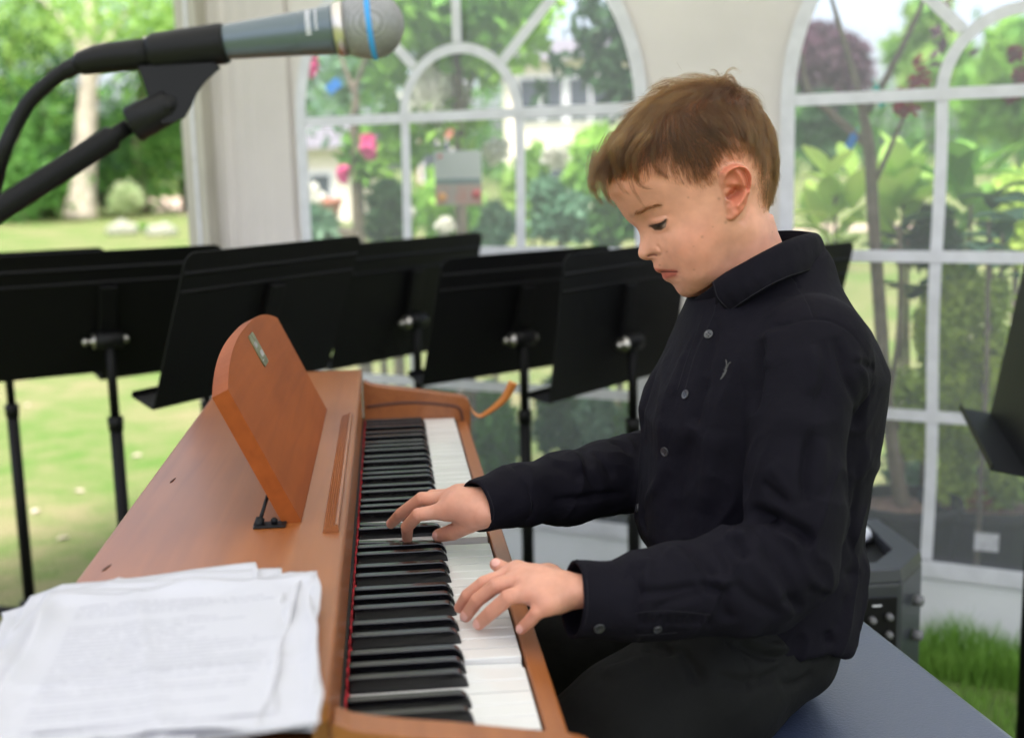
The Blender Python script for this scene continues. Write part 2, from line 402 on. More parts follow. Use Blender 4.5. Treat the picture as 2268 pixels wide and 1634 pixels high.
for ci, c in enumerate(WINS):
    win = tp(MB().add([wp(s, z, .006) for s, z in arch(c, WR+.006, H4-.006, H1)], [tuple(range(31))]), 'window', M['pvc'])
    # outer band
    def ring(r0, r1, a0=0, a1=180, n=28):
        o = [(c+r1*math.cos(R(a0+(a1-a0)*k/n)), H1+r1*math.sin(R(a0+(a1-a0)*k/n))) for k in range(n+1)]
        i = [(c+r0*math.cos(R(a0+(a1-a0)*k/n)), H1+r0*math.sin(R(a0+(a1-a0)*k/n))) for k in range(n+1)]
        return o+i[::-1]
    mb = MB(); wall_poly([(c-WR-.02, H4), (c-WR+.014, H4), (c-WR+.014, H1), (c-WR-.02, H1)], [], -.0125, -.010, mb)
    wall_poly([(c+WR-.014, H4), (c+WR+.02, H4), (c+WR+.02, H1), (c+WR-.014, H1)], [], -.0125, -.010, mb)
    wall_poly(ring(WR-.014, WR+.02), [], -.0125, -.010, mb); tp(mb, 'window_border', M['bar'], par=win)
    for h in (H1, H2, H3):
        mb = MB(); wall_poly([(c-WR+.014, h-BW), (c+WR-.014, h-BW), (c+WR-.014, h+BW), (c-WR+.014, h+BW)], [], -.0095, -.0075, mb); tp(mb, 'crossbar', M['bar'], par=win)
    mb = MB(); wall_poly([(c-WR-.02, H4-.028), (c+WR+.02, H4-.028), (c+WR+.02, H4+.012), (c-WR-.02, H4+.012)], [], -.0155, -.0130, mb); tp(mb, 'window_border', M['bar'], par=win)
    for s in (-.175, .175):
        z = H4+.012; w_ = .002*ci
        mb = MB(); pts = []
        for k in range(15): zz = z+(H1-z)*k/14; pts.append((c+s+.003*math.sin(zz*9+s*20+ci), zz))
        wall_poly([(p[0]-BW, p[1]) for p in pts]+[(p[0]+BW, p[1]) for p in pts[::-1]], [], -.0070, -.0055, mb); tp(mb, 'glazing_bar', M['bar'], par=win)
    mb = MB(); wall_poly(ring(.175-BW, .175+BW, 3, 177), [], -.0070, -.0055, mb); tp(mb, 'arch_bar', M['bar'], par=win)
    for a in (45, 90, 135):
        d = (math.cos(R(a)), math.sin(R(a))); q = (-d[1]*BW, d[0]*BW); r0, r1 = .190, WR-.01
        mb = MB(); wall_poly([(c+d[0]*r0+q[0], H1+d[1]*r0+q[1]), (c+d[0]*r0-q[0], H1+d[1]*r0-q[1]), (c+d[0]*r1-q[0], H1+d[1]*r1-q[1]), (c+d[0]*r1+q[0], H1+d[1]*r1+q[1])], [], -.0095, -.0075, mb); tp(mb, 'radial_bar', M['bar'], par=win)
# gathered fabric beside the post
mb = MB(); vs = []; fs = []; NU, NV = 60, 30
for i in range(NU+1):
    for j in range(NV+1):
        s = -2.14+.30*i/NU; z = .01+2.3*j/NV
        env = (1-i/NU)**1.2
        off = -.012-.0035*env*(math.sin(i*.62+.6*math.sin(z*2.1))+.6*math.sin(i*1.31+z*1.3))
        vs.append(wp(s, z, off))
for i in range(NU):
    for j in range(NV): a = i*(NV+1)+j; fs.append((a, a+NV+1, a+NV+2, a+1))
o = tp(mb.add(vs, fs, True), 'gathered_fabric', M['canvas']); md = o.modifiers.new('solid', 'SOLIDIFY'); md.thickness = .0015
M['post'] = mat('pale painted post', (.40, .375, .32), .5, var=.06, vscale=8, bump=.1, bscale=60)
post = thing('tent_post', 'pale square tent post at the edge of the open side', 'tent post', wp(-2.19, 0)); TP = Matrix.Translation(-Vector(post.location))
def pp(mb, name, m, b=0):
    o = mb.build(name, m, post); o.matrix_parent_inverse = TP
    if b: bev(o, b)
Mx = Matrix(((WT[0], WN[0], 0, WN[0]*WD), (WT[1], WN[1], 0, WN[1]*WD), (0, 0, 1, 0), (0, 0, 0, 1)))
pp(MB().box((-2.190, -.075, .012), (-2.110, -.025, 2.35), Mx), 'upright', M['post'], .004)
pp(MB().box((-2.150, -.0785, .02), (-2.138, -.0755, 2.3), Mx), 'track', M['bar'], .001)
pp(MB().box((-2.23, -.10, 0), (-2.10, -.0, .0115), Mx), 'foot_plate', M['chrome'], .001)
pp(MB().lathe([(0, .006), (.004, .006), (.006, .002)], Mx @ Vector((-2.150, -.0752, 1.19)), -Vector(WN), 10), 'bolt', M['chrome'])
# ================================================================== TENT ROOF
ROOF = True
if ROOF:
    M['roof'] = mat('white roof fabric', (.84, .84, .86), .8, trans=.36)
    c0 = np.array(wp(0, 0, -1.7))
    roof = thing('marquee_roof', 'pale fabric marquee roof over the stage', 'tent roof', (float(c0[0]), float(c0[1]), 0)); TR = Matrix.Translation(-Vector(roof.location))
    def rp(s, n, z): p = WT*s+WN*(WD+n); return (p[0], p[1], z)
    A = [rp(-2.3, .05, 2.36), rp(2.25, .05, 2.36), rp(2.25, -3.8, 2.60), rp(-2.3, -3.8, 2.60)]; ap = rp(0, -1.9, 3.3)
    o = MB().add(A+[ap], [(0, 1, 4), (1, 2, 4), (2, 3, 4), (3, 0, 4)]).build('roof_fabric', M['roof'], roof, fix=False); o.matrix_parent_inverse = TR
    for i in range(4):
        a, b_ = Vector(A[i]), Vector(A[(i+1) % 4]); o = MB().tube([a, b_], .02, 8).build('eaves_rail', M['post'], roof); o.matrix_parent_inverse = TR
# ================================================================== GARDEN
def leafy(blobs, n, size, droop=.2, asp=2.2, seed=0):
    """n folded leaves spread through ellipsoid blobs [(centre, (rx,ry,rz))]"""
    r_ = np.random.default_rng(seed+5); vol = np.array([b[1][0]*b[1][1]*b[1][2] for b in blobs])**.8; k = r_.choice(len(blobs), n, p=vol/vol.sum())
    C_ = np.array([b[0] for b in blobs])[k]; Rr = np.array([b[1] for b in blobs])[k]
    d = r_.normal(0, 1, (n, 3)); d /= np.linalg.norm(d, axis=1, keepdims=True); rad = r_.uniform(0, 1, n)**.45
    P0 = C_+d*Rr*rad[:, None]
    a = r_.normal(0, 1, (n, 3))+d*.8; a[:, 2] -= droop; a /= np.linalg.norm(a, axis=1, keepdims=True)
    b = np.cross(a, r_.normal(0, 1, (n, 3))); b /= np.linalg.norm(b, axis=1, keepdims=True); c = np.cross(a, b)
    L_ = size*r_.uniform(.6, 1.25, n)[:, None]; w_ = L_/asp
    v = np.stack([P0-a*L_*.5, P0+b*w_*.5+c*w_*.18-a*L_*.05, P0+a*L_*.5, P0-b*w_*.5+c*w_*.18-a*L_*.05], 1).reshape(-1, 3)
    i = np.arange(n)*4; q = np.stack([i, i+1, i+2, i+3], 1)
    tri = np.concatenate([q[:, [0, 1, 2]], q[:, [0, 2, 3]]]); return v, tri
def leafobj(name, blobs, n, size, m, parent=None, T=None, **k):
    v, q = leafy(blobs, n, size, **k); me = npmesh(name, v, q, False); o = obj(name, me, m, parent)
    if T is not None: o.matrix_parent_inverse = T
    return o
def LM(name, c, c2, tr=.35): return mat(name, c, .6, col2=c2, vscale=2.5, trans=tr, spec=.3)
M['leafA'] = LM('fresh green leaves', (0.275, 0.493, 0.072), (0.128, 0.320, 0.048)); M['leafB'] = LM('mid green leaves', (0.116, 0.275, 0.051), (0.056, 0.160, 0.032))
M['leafC'] = LM('dark green leaves', (0.051, 0.131, 0.043), (0.024, 0.072, 0.029)); M['leafD'] = LM('grey green leaves', (0.203, 0.348, 0.217), (0.096, 0.224, 0.128))
M['leafE'] = LM('yellow green leaves', (0.58, 0.74, 0.16), (0.36, 0.58, 0.12)); M['leafP'] = LM('purple leaves', (.13, .055, .085), (.06, .03, .05)); M['leafT'] = LM('lime tree leaves', (0.377, 0.551, 0.131), (0.176, 0.368, 0.080))
M['bark'] = mat('grey brown bark', (.14, .115, .08), .9, var=.25, vscale=30, bump=.8, bscale=40, dist=.01); M['barkp'] = mat('pale bark', (.46, .40, .32), .9, var=.2, vscale=6, bump=.8, bscale=12, dist=.03)
M['petalW'] = LM('white petals', (.85, .84, .78), (.7, .7, .6), .3); M['petalP'] = LM('pink petals', (.85, .18, .42), (.7, .10, .30), .3); M['petalR'] = LM('dark red flower', (.35, .01, .03), (.18, .005, .02), .2); M['petalV'] = LM('violet flowers', (.40, .25, .55), (.3, .15, .4), .3)
M['varieg'] = LM('cream variegated leaves', (.62, .66, .42), (.35, .48, .22))
def plant(name, label, cat, base, stems, blobs, n, size, leaf, group=None, bark='bark', part='crown', **k):
    t = thing(name, label, cat, tuple(float(c) for c in base), group); T = Matrix.Translation(-Vector(t.location))
    for i, (pts, rad) in enumerate(stems):
        o = MB().tube(cr(pts, 5) if len(pts) > 2 else pts, np.interp(np.linspace(0, 1, (len(pts)-1)*5+1 if len(pts) > 2 else 2), np.linspace(0, 1, len(rad)), rad), 8).build('trunk' if i == 0 else 'branch', M[bark], t); o.matrix_parent_inverse = T
    if n: leafobj(part, blobs, n, size, M[leaf], t, T, seed=hash(label) % 1 + len(label)+n, **k)
    return t, T
def G0(x, y): p = at(x, y, 0, 2); return p
def blobset(c, r, k, spread=.6, rs=.45, seed=0):
    r_ = np.random.default_rng(seed); out = []
    for i in range(k):
        d = r_.normal(0, 1, 3); d /= np.linalg.norm(d); q = np.array(c)+d*np.array(r)*spread*r_.uniform(.5, 1); s = rs*r_.uniform(.6, 1.2); out.append((q, (r[0]*s, r[1]*s, r[2]*s)))
    return out
# --- big pale tree on the lawn, left
b = G0(178, 488); dep = (b-CAM)@_f
def A3(x, y, dd=0): return atd(x, y, dep+dd)
stems = [([b, A3(182, 420), A3(190, 300), A3(196, 200), A3(200, 90), A3(205, -60)], [.44, .33, .27, .22, .19, .15]), ([A3(196, 220), A3(230, 110), A3(300, 0)], [.13, .09, .05]), ([A3(198, 170), A3(150, 60), A3(60, -30)], [.12, .08, .04])]
bl = [(A3(x, y, z), (1.3, 1.3, .8)) for x, y, z in [(40, 30, 0), (130, -10, 1), (230, 20, -1), (320, 40, 1), (400, 20, 0), (60, 100, 2), (250, 90, 2), (380, 110, 1), (420, 60, -1), (180, 50, -2), (330, -30, 0), (120, 90, 1)]]
plant('lawn_tree', 'large tree with a thick pale trunk on the lawn behind the microphone stand', 'tree', b, stems, bl, 4200, .20, 'leafT', bark='barkp')
for i, (x, y, r, rz, leaf, lab) in enumerate([(20, 330, 2.8, 2.2, 'leafB', 'mid green tree at the left edge of the lawn, under the microphone cable'), (90, 260, 3.0, 3.2, 'leafC', 'dark green tree left of the pale trunk'), (300, 230, 2.6, 3.0, 'leafB', 'tall green tree right of the pale trunk, behind the round bush'), (400, 180, 2.6, 3.4, 'leafT', 'light green tree beside the tent post'), (10, 120, 3.0, 2.6, 'leafT', 'pale green tree in the upper left corner'), (60, 190, 1.5, 1.0, 'leafE', 'yellow green bush top above the microphone cable'), (250, 330, 1.8, 1.6, 'leafC', 'dark shrub mass just right of the pale trunk')]):
    g_ = G0(x, 440+(i % 3)*6); dd = (g_-CAM)@_f; dd = 30+i*1.7; c = atd(x, y, dd); base = (c[0], c[1], 0)
    plant('garden_tree', lab, 'tree', base, [([base, (c[0], c[1], c[2]*.6), (c[0]+.3, c[1], c[2]+rz*.4)], [.22, .16, .08])], blobset(c, (r, r, rz), 9, .7, .5, i)+[((c[0], c[1], max(.8, c[2]*.45)), (r*.9, r*.9, max(.8, c[2]*.5)))], 3600, .24, leaf, 'trees beyond the lawn on the open side')
# far tree belt closing the view everywhere
belt = []
r_ = np.random.default_rng(3)
for x in list(range(-4200, 6600, 75)):
    d = 62+r_.uniform(-8, 8); c = atd(x, 330-r_.uniform(0, 60), d); rr_ = r_.uniform(3, 6); belt.append(((c[0], c[1], c[2]), (3.6, 3.6, rr_))); belt.append(((c[0], c[1], 2.2), (4, 4, 2.6)))
tag(leafobj('treeline', belt, 24000, .9, M['leafB'], seed=9), kind='stuff')
# --- shrubs
def shrub(x, yb, yt, wpx, leaf, n, size, lab, name='shrub', dep=None, group=None, cat='shrub', k=7, seed=1, stem=True, **kw):
    g_ = G0(x, yb) if dep is None else atd(x, yb, dep); dd = (g_-CAM)@_f; top = atd(x, yt, dd); hh = top[2]-g_[2]; r = wpx/2/FP*dd; c = (g_[0], g_[1], g_[2]+hh*.55)
    bl = blobset(c, (r, r, hh*.5), k, .55, .5, seed)+[(c, (r*.7, r*.7, hh*.4))]
    return plant(name, lab, cat, (g_[0], g_[1], max(0, g_[2])), [([g_, (c[0], c[1], c[2])], [.03*hh, .015*hh])] if stem else [], bl, n, size, M and leaf, group, part='foliage' if name != 'garden_tree' else 'crown', **kw)
shrub(322, 452, 318, 135, 'leafA', 2600, .16, 'round clipped green bush at the edge of the gravel path')
shrub(285, 486, 408, 105, 'varieg', 900, .20, 'cream white variegated shrub between the pale trunk and the path', asp=3.5)
shrub(232, 478, 385, 50, 'leafP', 700, .14, 'dark purple shrub behind the foot of the pale trunk')
shrub(15, 470, 395, 110, 'petalW', 900, .12, 'white flowering shrub at the left edge of the lawn')
shrub(420, 432, 290, 60, 'leafB', 900, .2, 'green bush behind the garden lantern')
shrub(318, 512, 494, 34, 'leafA', 160, .10, 'small bright green tuft between the two flat stones', seed=4)
M['stone'] = mat('grey garden stone', (.24, .25, .19), .9, var=.2, vscale=12, bump=.7, bscale=30, dist=.01)
def rock(x, y, w_, h_, lab):
    p = G0(x, y); dd = (p-CAM)@_f; sx = w_/2/FP*dd; sz = h_/FP*dd; b_ = bmesh.new(); bmesh.ops.create_icosphere(b_, subdivisions=3, radius=1)
    for v in b_.verts: v.co = Vector((v.co.x*sx*(1+.1*math.sin(v.co.y*5+x)), v.co.y*sx*.6, (max(v.co.z, -.3)+.3)*sz*.8*(1+.12*math.sin(v.co.x*6+x))))
    me = bpy.data.meshes.new('rock'); b_.to_mesh(me); b_.free(); o = obj('flat_stone', me, M['stone'], smooth=True); o.location = p; tag(o, lab, 'stone', 'flat stones on the lawn')
rock(272, 520, 66, 30, 'grey flat stone left of the bright green tuft on the lawn'); rock(358, 522, 70, 26, 'pale flat stone right of the bright green tuft on the lawn')
M['whitep'] = mat('white painted', (.86, .86, .88), .5); M['brickp'] = mat('pale brick pillar', (.52, .38, .30), .9, var=.15, vscale=20)
p = G0(427, 440); dd = (p-CAM)@_f; t = thing('lantern_pillar', 'pale pillar topped by a white lantern next to the tent post', 'lantern', p); T = Matrix.Translation(-Vector(p)); hz = atd(427, 330, dd)[2]; hl_ = atd(427, 290, dd)[2]; rw_ = 13/FP*dd
o = MB().box((p[0]-rw_, p[1]-rw_, 0), (p[0]+rw_, p[1]+rw_, hz)).build('pillar', M['brickp'], t); o.matrix_parent_inverse = T
o = MB().lathe([(0, rw_*1.2), (.05, rw_*1.2), (.06, rw_*.8), ((hl_-hz)*.6, rw_), ((hl_-hz)*.65, rw_*1.2), (hl_-hz, rw_*.1)], (p[0], p[1], hz), (0, 0, 1), 8, False).build('lantern', M['whitep'], t); o.matrix_parent_inverse = T
p = G0(424, 462); dd = (p-CAM)@_f; hz = atd(424, 386, dd)[2]; rw_ = 27/FP*dd
o = MB().lathe([(0, rw_*.7), (hz*.1, rw_*.75), (hz*.85, rw_*.95), (hz*.86, rw_*1.05), (hz, rw_*1.05), (hz, rw_*.9), (hz*.8, rw_*.85)], (0, 0, 0), (0, 0, 1), 20).build('garden_planter', M['whitep']); o.location = p; tag(o, 'white round planter at the end of the gravel path by the tent post', 'planter')
# --- houses seen through the first window
M['render'] = mat('cream render', (.84, .76, .62), .9, var=.05, vscale=2); M['slate'] = mat('grey slate roof', (.16, .15, .17), .8, var=.2, vscale=10); M['brick'] = mat('red brick', (.42, .16, .10), .9, var=.2, vscale=12); M['pane'] = mat('dark window glass', (.05, .06, .08), .1); M['awn'] = mat('pale blue white boards', (.62, .68, .80), .6)
def house(x0, x1, yeave, yridge, dep, wallm, lab, wins, flip=0, rm='slate'):
    a, b_ = atd(x0, 345, dep), atd(x1, 345, dep*(1+.0)); base = (a+b_)/2; w_ = np.linalg.norm((b_-a)[:2]); e = atd((x0+x1)/2, yeave, dep)[2]; rg = atd((x0+x1)/2, yridge, dep)[2]
    ang = math.atan2(b_[1]-a[1], b_[0]-a[0]); t = thing('house', lab, 'house', (base[0], base[1], 0), 'houses beyond the garden', rz=ang)
    MB().box((-w_/2, 0, 0), (w_/2, 7, e)).build('wall', M[wallm], t)
    MB().prism([(-.4, e), (7.4, e), (3.5, rg)], -w_/2-.3, w_/2+.3, 'x').build('roof', M[rm], t)
    for fx, z0, z1, hw_ in wins:
        f = MB().box((fx*w_/2-hw_, -.06, z0*e), (fx*w_/2+hw_, -.005, z1*e)).build('window', M['whitep'], t)
        MB().box((fx*w_/2-hw_+.08, -.09, z0*e+.08), (fx*w_/2-.03, -.062, z1*e-.08)).box((fx*w_/2+.03, -.09, z0*e+.08), (fx*w_/2+hw_-.08, -.062, z1*e-.08)).build('pane', M['pane'], f)
house(1120, 1480, 135, 60, 30, 'render', 'large cream house with white framed windows behind the dark leaves', [(-.55, .1, .42, .6), (.05, .1, .42, .6), (.6, .1, .42, .6), (-.55, .58, .9, .6), (.05, .58, .9, .6), (.6, .58, .9, .6)], 0, 'slate')
house(925, 1010, 215, 150, 36, 'brick', 'small red brick house with a grey roof behind the maple', [(0, .2, .6, .5)])
house(640, 770, 330, 262, 26, 'render', 'low cream building with a grey roof at the left of the arched window', [(-.3, .2, .7, .5)], 0, 'slate')
# --- window one, near plants
def W1(x, y, off): # point a distance behind the tent wall
    d = ray(x, y); k = (WD+off-WN@CAM)/(WN@d); return CAM+d*k
def pot(p, r, h, lab, m='blkp', soil=True):
    t = thing('plant_pot', lab, 'plant pot', (float(p[0]), float(p[1]), 0), 'plant pots outside the tent'); 
    MB().lathe([(0, r*.78), (h*.86, r*.97), (h*.87, r*1.06), (h, r*1.06), (h, r*.98), (h*.85, r*.93), (h*.3, r*.8)], (0, 0, 0), (0, 0, 1), 28).build('pot_body', M[m], t)
    if soil: MB().lathe([(0, 0.001), (.001, r*.92), (.02, r*.9), (.028, r*.4), (.03, .001)], (0, 0, h*.82), (0, 0, 1), 20).build('soil', M['soil'], t)
    return t
M['soil'] = mat('bark chippings', (.10, .06, .04), .95, var=.5, vscale=60, bump=1, bscale=80, dist=.02, col2=(.28, .17, .12)); M['terra'] = mat('terracotta', (.55, .22, .14), .8, var=.1)
q = W1(1015, 500, 1.1); base = (q[0], q[1], 0)
bl = [(W1(x, y, 1.1+z), (s, s, s*.8)) for x, y, z, s in [(930, 60, 0, .22), (1000, 20, .2, .24), (1080, 50, 0, .24), (1140, 20, .2, .2), (960, 150, .1, .15), (880, 120, .1, .18), (1060, 130, 0, .13), (900, 300, .2, .16), (870, 210, .3, .15), (990, 280, 0, .14), (960, 230, .1, .10), (850, 330, .1, .14), (1030, -60, 0, .3), (900, -40, .1, .3)]]
plant('maple_sapling', 'young tree with fresh green maple leaves in the arched window behind the microphone', 'tree', base, [([base, W1(1020, 400, 1.1), W1(1015, 200, 1.1), W1(1012, 60, 1.1), W1(1010, -80, 1.1)], [.024, .022, .02, .016, .01]), ([W1(1017, 250, 1.1), W1(980, 190, 1.1), W1(930, 130, 1.1)], [.009, .007, .004]), ([W1(1017, 300, 1.1), W1(1045, 180, 1.1), W1(1100, 60, 1.1)], [.009, .007, .004])], bl, 1500, .085, 'leafA', asp=1.3)
pot(base, .17, .28, 'black plastic pot of the maple sapling outside the tent')
q = W1(790, 500, .8); base = (q[0], q[1], 0)
plant('bare_sapling', 'thin forked sapling with a blue tag at the left of the arched window', 'tree', base, [([base, W1(785, 350, .8), W1(788, 240, .8), W1(786, 180, .8)], [.016, .015, .014, .012]), ([W1(786, 215, .8), W1(760, 140, .8), W1(735, 60, .8)], [.009, .007, .004]), ([W1(787, 200, .8), W1(810, 130, .8), W1(850, 50, .8)], [.009, .007, .004])], [(W1(740, 200, 1.6), (.2, .2, .25)), (W1(720, 100, 1.6), (.2, .2, .2))], 260, .07, 'leafD')
M['tagb'] = mat('blue plastic tag', (.02, .22, .65), .4, trans=.2); M['tagt'] = mat('teal plastic tag', (.05, .55, .45), .4, trans=.3)
def tagobj(c, w_, h_, ang, m, lab, name='plant_tag'):
    o = MB().box((-w_/2, -.001, -h_), (w_/2, .001, 0)).tube([(0, 0, 0), (0, .0, .02)], .0012, 6).build(name, M[m]); o.location = c; o.rotation_euler = (.1, ang, .3); tag(o, lab, 'plant tag', 'plastic tags tied to the saplings'); bev(o, .002)
tagobj(W1(752, 180, .76), .035, .055, .9, 'tagb', 'blue plastic tag on the forked sapling in the arched window')
# flowering plant, dark bush, shrubs along the wall
def wshrub(x, yb, yt, wpx, off, leaf, n, size, lab, cat='shrub', name='potted_shrub', seed=1, rot=True, **kw):
    g_ = W1(x, yb, off); top = W1(x, yt, off); r = wpx/2/FP*((g_-CAM)@_f); zb = max(.12, g_[2]); c = np.array([g_[0], g_[1], (zb+top[2])/2]); hh = (top[2]-zb)/2
    bl = blobset(c, (r, r, hh), 8, .6, .5, seed)
    return plant(name, lab, cat, (g_[0], g_[1], 0), [([(g_[0], g_[1], 0), (c[0], c[1], c[2])], [.014, .008])], bl, n, size, leaf, 'potted plants outside the tent', part='foliage', **kw)
wshrub(840, 560, 395, 150, .7, 'leafC', 1300, .06, 'dark green bushy plant below the pink flowers', seed=2)
wshrub(800, 420, 270, 90, .85, 'leafA', 260, .12, 'light green leafy plant with pink flower spikes', seed=3)
for k_, (x, y, w_, h_) in enumerate([(815, 325, .026, .045), (760, 385, .018, .03), (690, 140, .015, .05)]):
    p = W1(x, y, .74); o = leafobj('flower_spike', [(p, (w_, w_, h_))], 130, .03, M['petalP'], seed=k_, asp=1.4); tag(o, ['bright pink flower spike in the left column of the arched window', 'smaller pink flower low in the left column of the arched window', 'pale pink blossom just under the microphone body'][k_], 'flower', 'pink flowers')
wshrub(880, 560, 330, 120, 1.2, 'leafA', 700, .08, 'fresh green shrub beside the sign board', seed=5)
wshrub(1090, 560, 440, 130, 1.3, 'leafD', 800, .06, 'grey green shrub under the sign board', seed=6)
wshrub(1240, 560, 380, 170, 1.0, 'leafD', 1500, .07, 'blue green shrub in the right column of the arched window', seed=7)
wshrub(1370, 560, 400, 150, .8, 'leafB', 1300, .07, 'leafy green shrub beside the boy\'s face', seed=8)
wshrub(1180, 520, 300, 120, 4.2, 'leafT', 900, .12, 'pale hazy bush in front of the cream house', seed=9)
wshrub(1330, 470, 260, 200, 4.0, 'leafA', 1500, .12, 'light green bush right of the cream house wall', seed=10)
wshrub(1000, 560, 350, 200, 5.0, 'leafA', 1300, .14, 'bright green bush far behind the sign board', seed=11)
wshrub(700, 560, 440, 120, .9, 'leafD', 300, .14, 'broad leaved plant at the lower left of the arched window', seed=12, asp=4)
wshrub(780, 250, 40, 220, 6.5, 'leafB', 1500, .16, 'green tree top behind the microphone body', 'tree', 'garden_tree', seed=13)
wshrub(960, 180, -60, 260, 7.5, 'leafT', 1800, .18, 'light green tree top filling the arch of the window', 'tree', 'garden_tree', seed=14)
# dark drooping branch at the top right of window one
bl = [(W1(x, y, 1.0), (s*1.1, s, s)) for x, y, s in [(1340, 60, .10), (1370, 120, .12), (1400, 190, .12), (1330, 160, .07), (1270, 60, .05), (1300, 100, .06), (1240, 130, .04), (1385, 230, .09), (1200, 205, .035), (1255, 170, .04), (1395, 40, .10), (1310, 10, .06)]]
q = W1(1420, 500, 1.0)
plant('broadleaf_sapling', 'sapling with dark blue green leaves hanging in the right of the arched window', 'tree', (q[0], q[1], 0), [([(q[0], q[1], 0), W1(1425, 300, 1.0), W1(1400, 120, 1.0), W1(1340, -20, 1.0)], [.018, .015, .011, .006])], bl, 520, .075, 'leafC', asp=2.0)
# sign board
c = W1(1015, 393, .45); M['sg1'] = mat('grey sign panel', (.40, .44, .42), .5); M['sg2'] = mat('reddish picture panel', (.42, .17, .13), .5, col2=(.30, .28, .24), vscale=18); M['sgd'] = mat('dark sign band', (.10, .16, .17), .5)
wv = 52/FP*((c-CAM)@_f); t = thing('sign_board', 'plant sign board, grey above and reddish below, hanging by the maple stem', 'sign', tuple(c), None, -R(12)); hv1 = 58/FP*((c-CAM)@_f)
MB().box((-wv, -.004, -.004), (wv, .004, hv1)).build('text_panel', M['sg1'], t); MB().box((-wv, -.0035, -.02), (wv, .0035, -.0045)).build('band', M['sgd'], t); MB().box((-wv, -.004, -hv1*1.05), (wv, .004, -.0205)).build('picture_panel', M['sg2'], t)
for x, z, r, m in [(-.7, -.75, .2, 'orange'), (.75, -.65, .2, 'redf'), (-.75, .8, .09, 'redf')]:
    if m not in M: M[m] = mat(m, (.70, .32, .08) if m == 'orange' else (.5, .04, .05), .6)
    MB().lathe([(0, wv*r), (.002, wv*r)], (x*wv, -.0042, z*hv1), (0, -1, 0), 16).build('printed_fruit', M[m], t)
o = MB().tube([(0, .006, hv1*.9), (0, .006, -.75)], .008, 8).build('stake', M['bark'], t)
for i, (x, y, s, m_, lab) in enumerate([(905, 472, .024, 'petalW', 'round white flower left below the sign board'), (985, 500, .035, 'petalW', 'white blossom cluster directly under the sign board'), (960, 215, .11, 'petalW', 'pale blossoms behind the small arch of the window'), (1232, 345, .05, 'petalW', 'pointed white blossom in the right column of the arched window'), (1100, 335, .05, 'petalW', 'white blossoms right of the maple stem'), (690, 545-110, .05, 'petalW', 'small white blossoms beside the terracotta pots')]):
    p = W1(x, y, .9+.1*i); tag(leafobj('white_flower', [(p, (s, s, s))], 110, s*.8, M[m_], seed=40+i, asp=1.3), lab, 'flower', 'white flowers outside the tent')
p = W1(712, 455, 1.6); o = MB().lathe([(-.10, .06), (.0, .085), (.005, .095), (.03, .095), (.03, .08)], (0, 0, 0), (0, 0, 1), 20).build('terracotta_pot', M['terra']); o.location = p; tag(o, 'terracotta pot on a shelf at the left of the arched window', 'plant pot')
o = MB().box((p[0]-.35, p[1]-.12, p[2]-.14), (p[0]+.35, p[1]+.12, p[2]-.105)).box((p[0]-.33, p[1]-.1, 0), (p[0]-.29, p[1]-.06, p[2]-.141)).box((p[0]+.29, p[1]-.1, 0), (p[0]+.33, p[1]-.06, p[2]-.141)).build('plant_bench', M['bark']); tag(o, 'slatted plant bench carrying the terracotta pot', 'bench')
# --- low plants behind the music stands
for i, (x, w_, leaf, lab) in enumerate([(960, 160, 'leafC', 'low dark plant behind the wooden arm of the piano'), (1110, 140, 'leafB', 'low green plant behind the pole of the fifth music stand'), (1250, 150, 'leafC', 'low dark plant between two music stand poles'), (1400, 150, 'leafB', 'low green plant behind the boy\'s chest'), (1330, 110, 'leafD', 'low grey green plant under the arched window'), (860, 130, 'leafD', 'low grey plant behind the curled edge strip')]):
    g_ = W1(x, 1050, .35); r = w_/2/FP*((g_-CAM)@_f); top = W1(x, 835, .35)[2]; c = (g_[0], g_[1], (top+.15)/2)
    plant('low_plant', lab, 'plant', (g_[0], g_[1], 0), [([(g_[0], g_[1], 0), c], [.012, .006])], blobset(c, (r, r, (top-.1)/2), 7, .6, .5, 30+i), 1000, .055, leaf, 'low plants in pots behind the clear wall', part='foliage')
    pot((g_[0], g_[1]), .11, .17, lab.replace('low ', 'small black pot of the low ', 1))
p = W1(1042, 900, .30); plant('staked_sapling', 'brown sapling stem rising between the piano arm and the edge strip', 'tree', (p[0], p[1], 0), [([(p[0], p[1], 0), p, W1(1040, 700, .3)], [.02, .018, .016])], [], 0, 0, 'leafB')
# --- window two
q = W1(2000, 1185, .30); base = (q[0], q[1], .24)
st = [([base, W1(1985, 1040, .3), W1(1962, 880, .3), W1(1950, 700, .3), W1(1935, 500, .3), W1(1925, 330, .3), W1(1900, 200, .3), W1(1860, 60, .3), W1(1830, -40, .3)], [.022, .020, .019, .018, .017, .016, .010, .007, .004]),
      ([W1(1930, 330, .3), W1(1850, 260, .32), W1(1790, 200, .34), W1(1775, 120, .34)], [.012, .011, .009, .006]), ([W1(1920, 250, .3), W1(1975, 150, .3), W1(2020, 60, .3), W1(2060, -30, .3)], [.010, .008, .007, .004]),
      ([W1(1965, 900, .3), W1(1990, 750, .3), W1(1995, 600, .3), W1(1990, 500, .3)], [.009, .008, .007, .005]), ([W1(1940, 400, .3), W1(1975, 320, .28), W1(2010, 240, .28)], [.007, .006, .004])]
plant('tall_sapling', 'bare stemmed young tree in a black pot in the right hand window', 'tree', base, st, [(W1(1850, 180, .5), (.10, .1, .1)), (W1(2100, 80, .6), (.12, .1, .1))], 40, .05, 'leafP')
pot((q[0], q[1]), .14, .27, 'wide black pot of bark chippings holding the bare stemmed tree')
p2 = W1(2180, 1180, .42); pot((p2[0], p2[1]), .16, .26, 'black pot of the yellow green conifer')
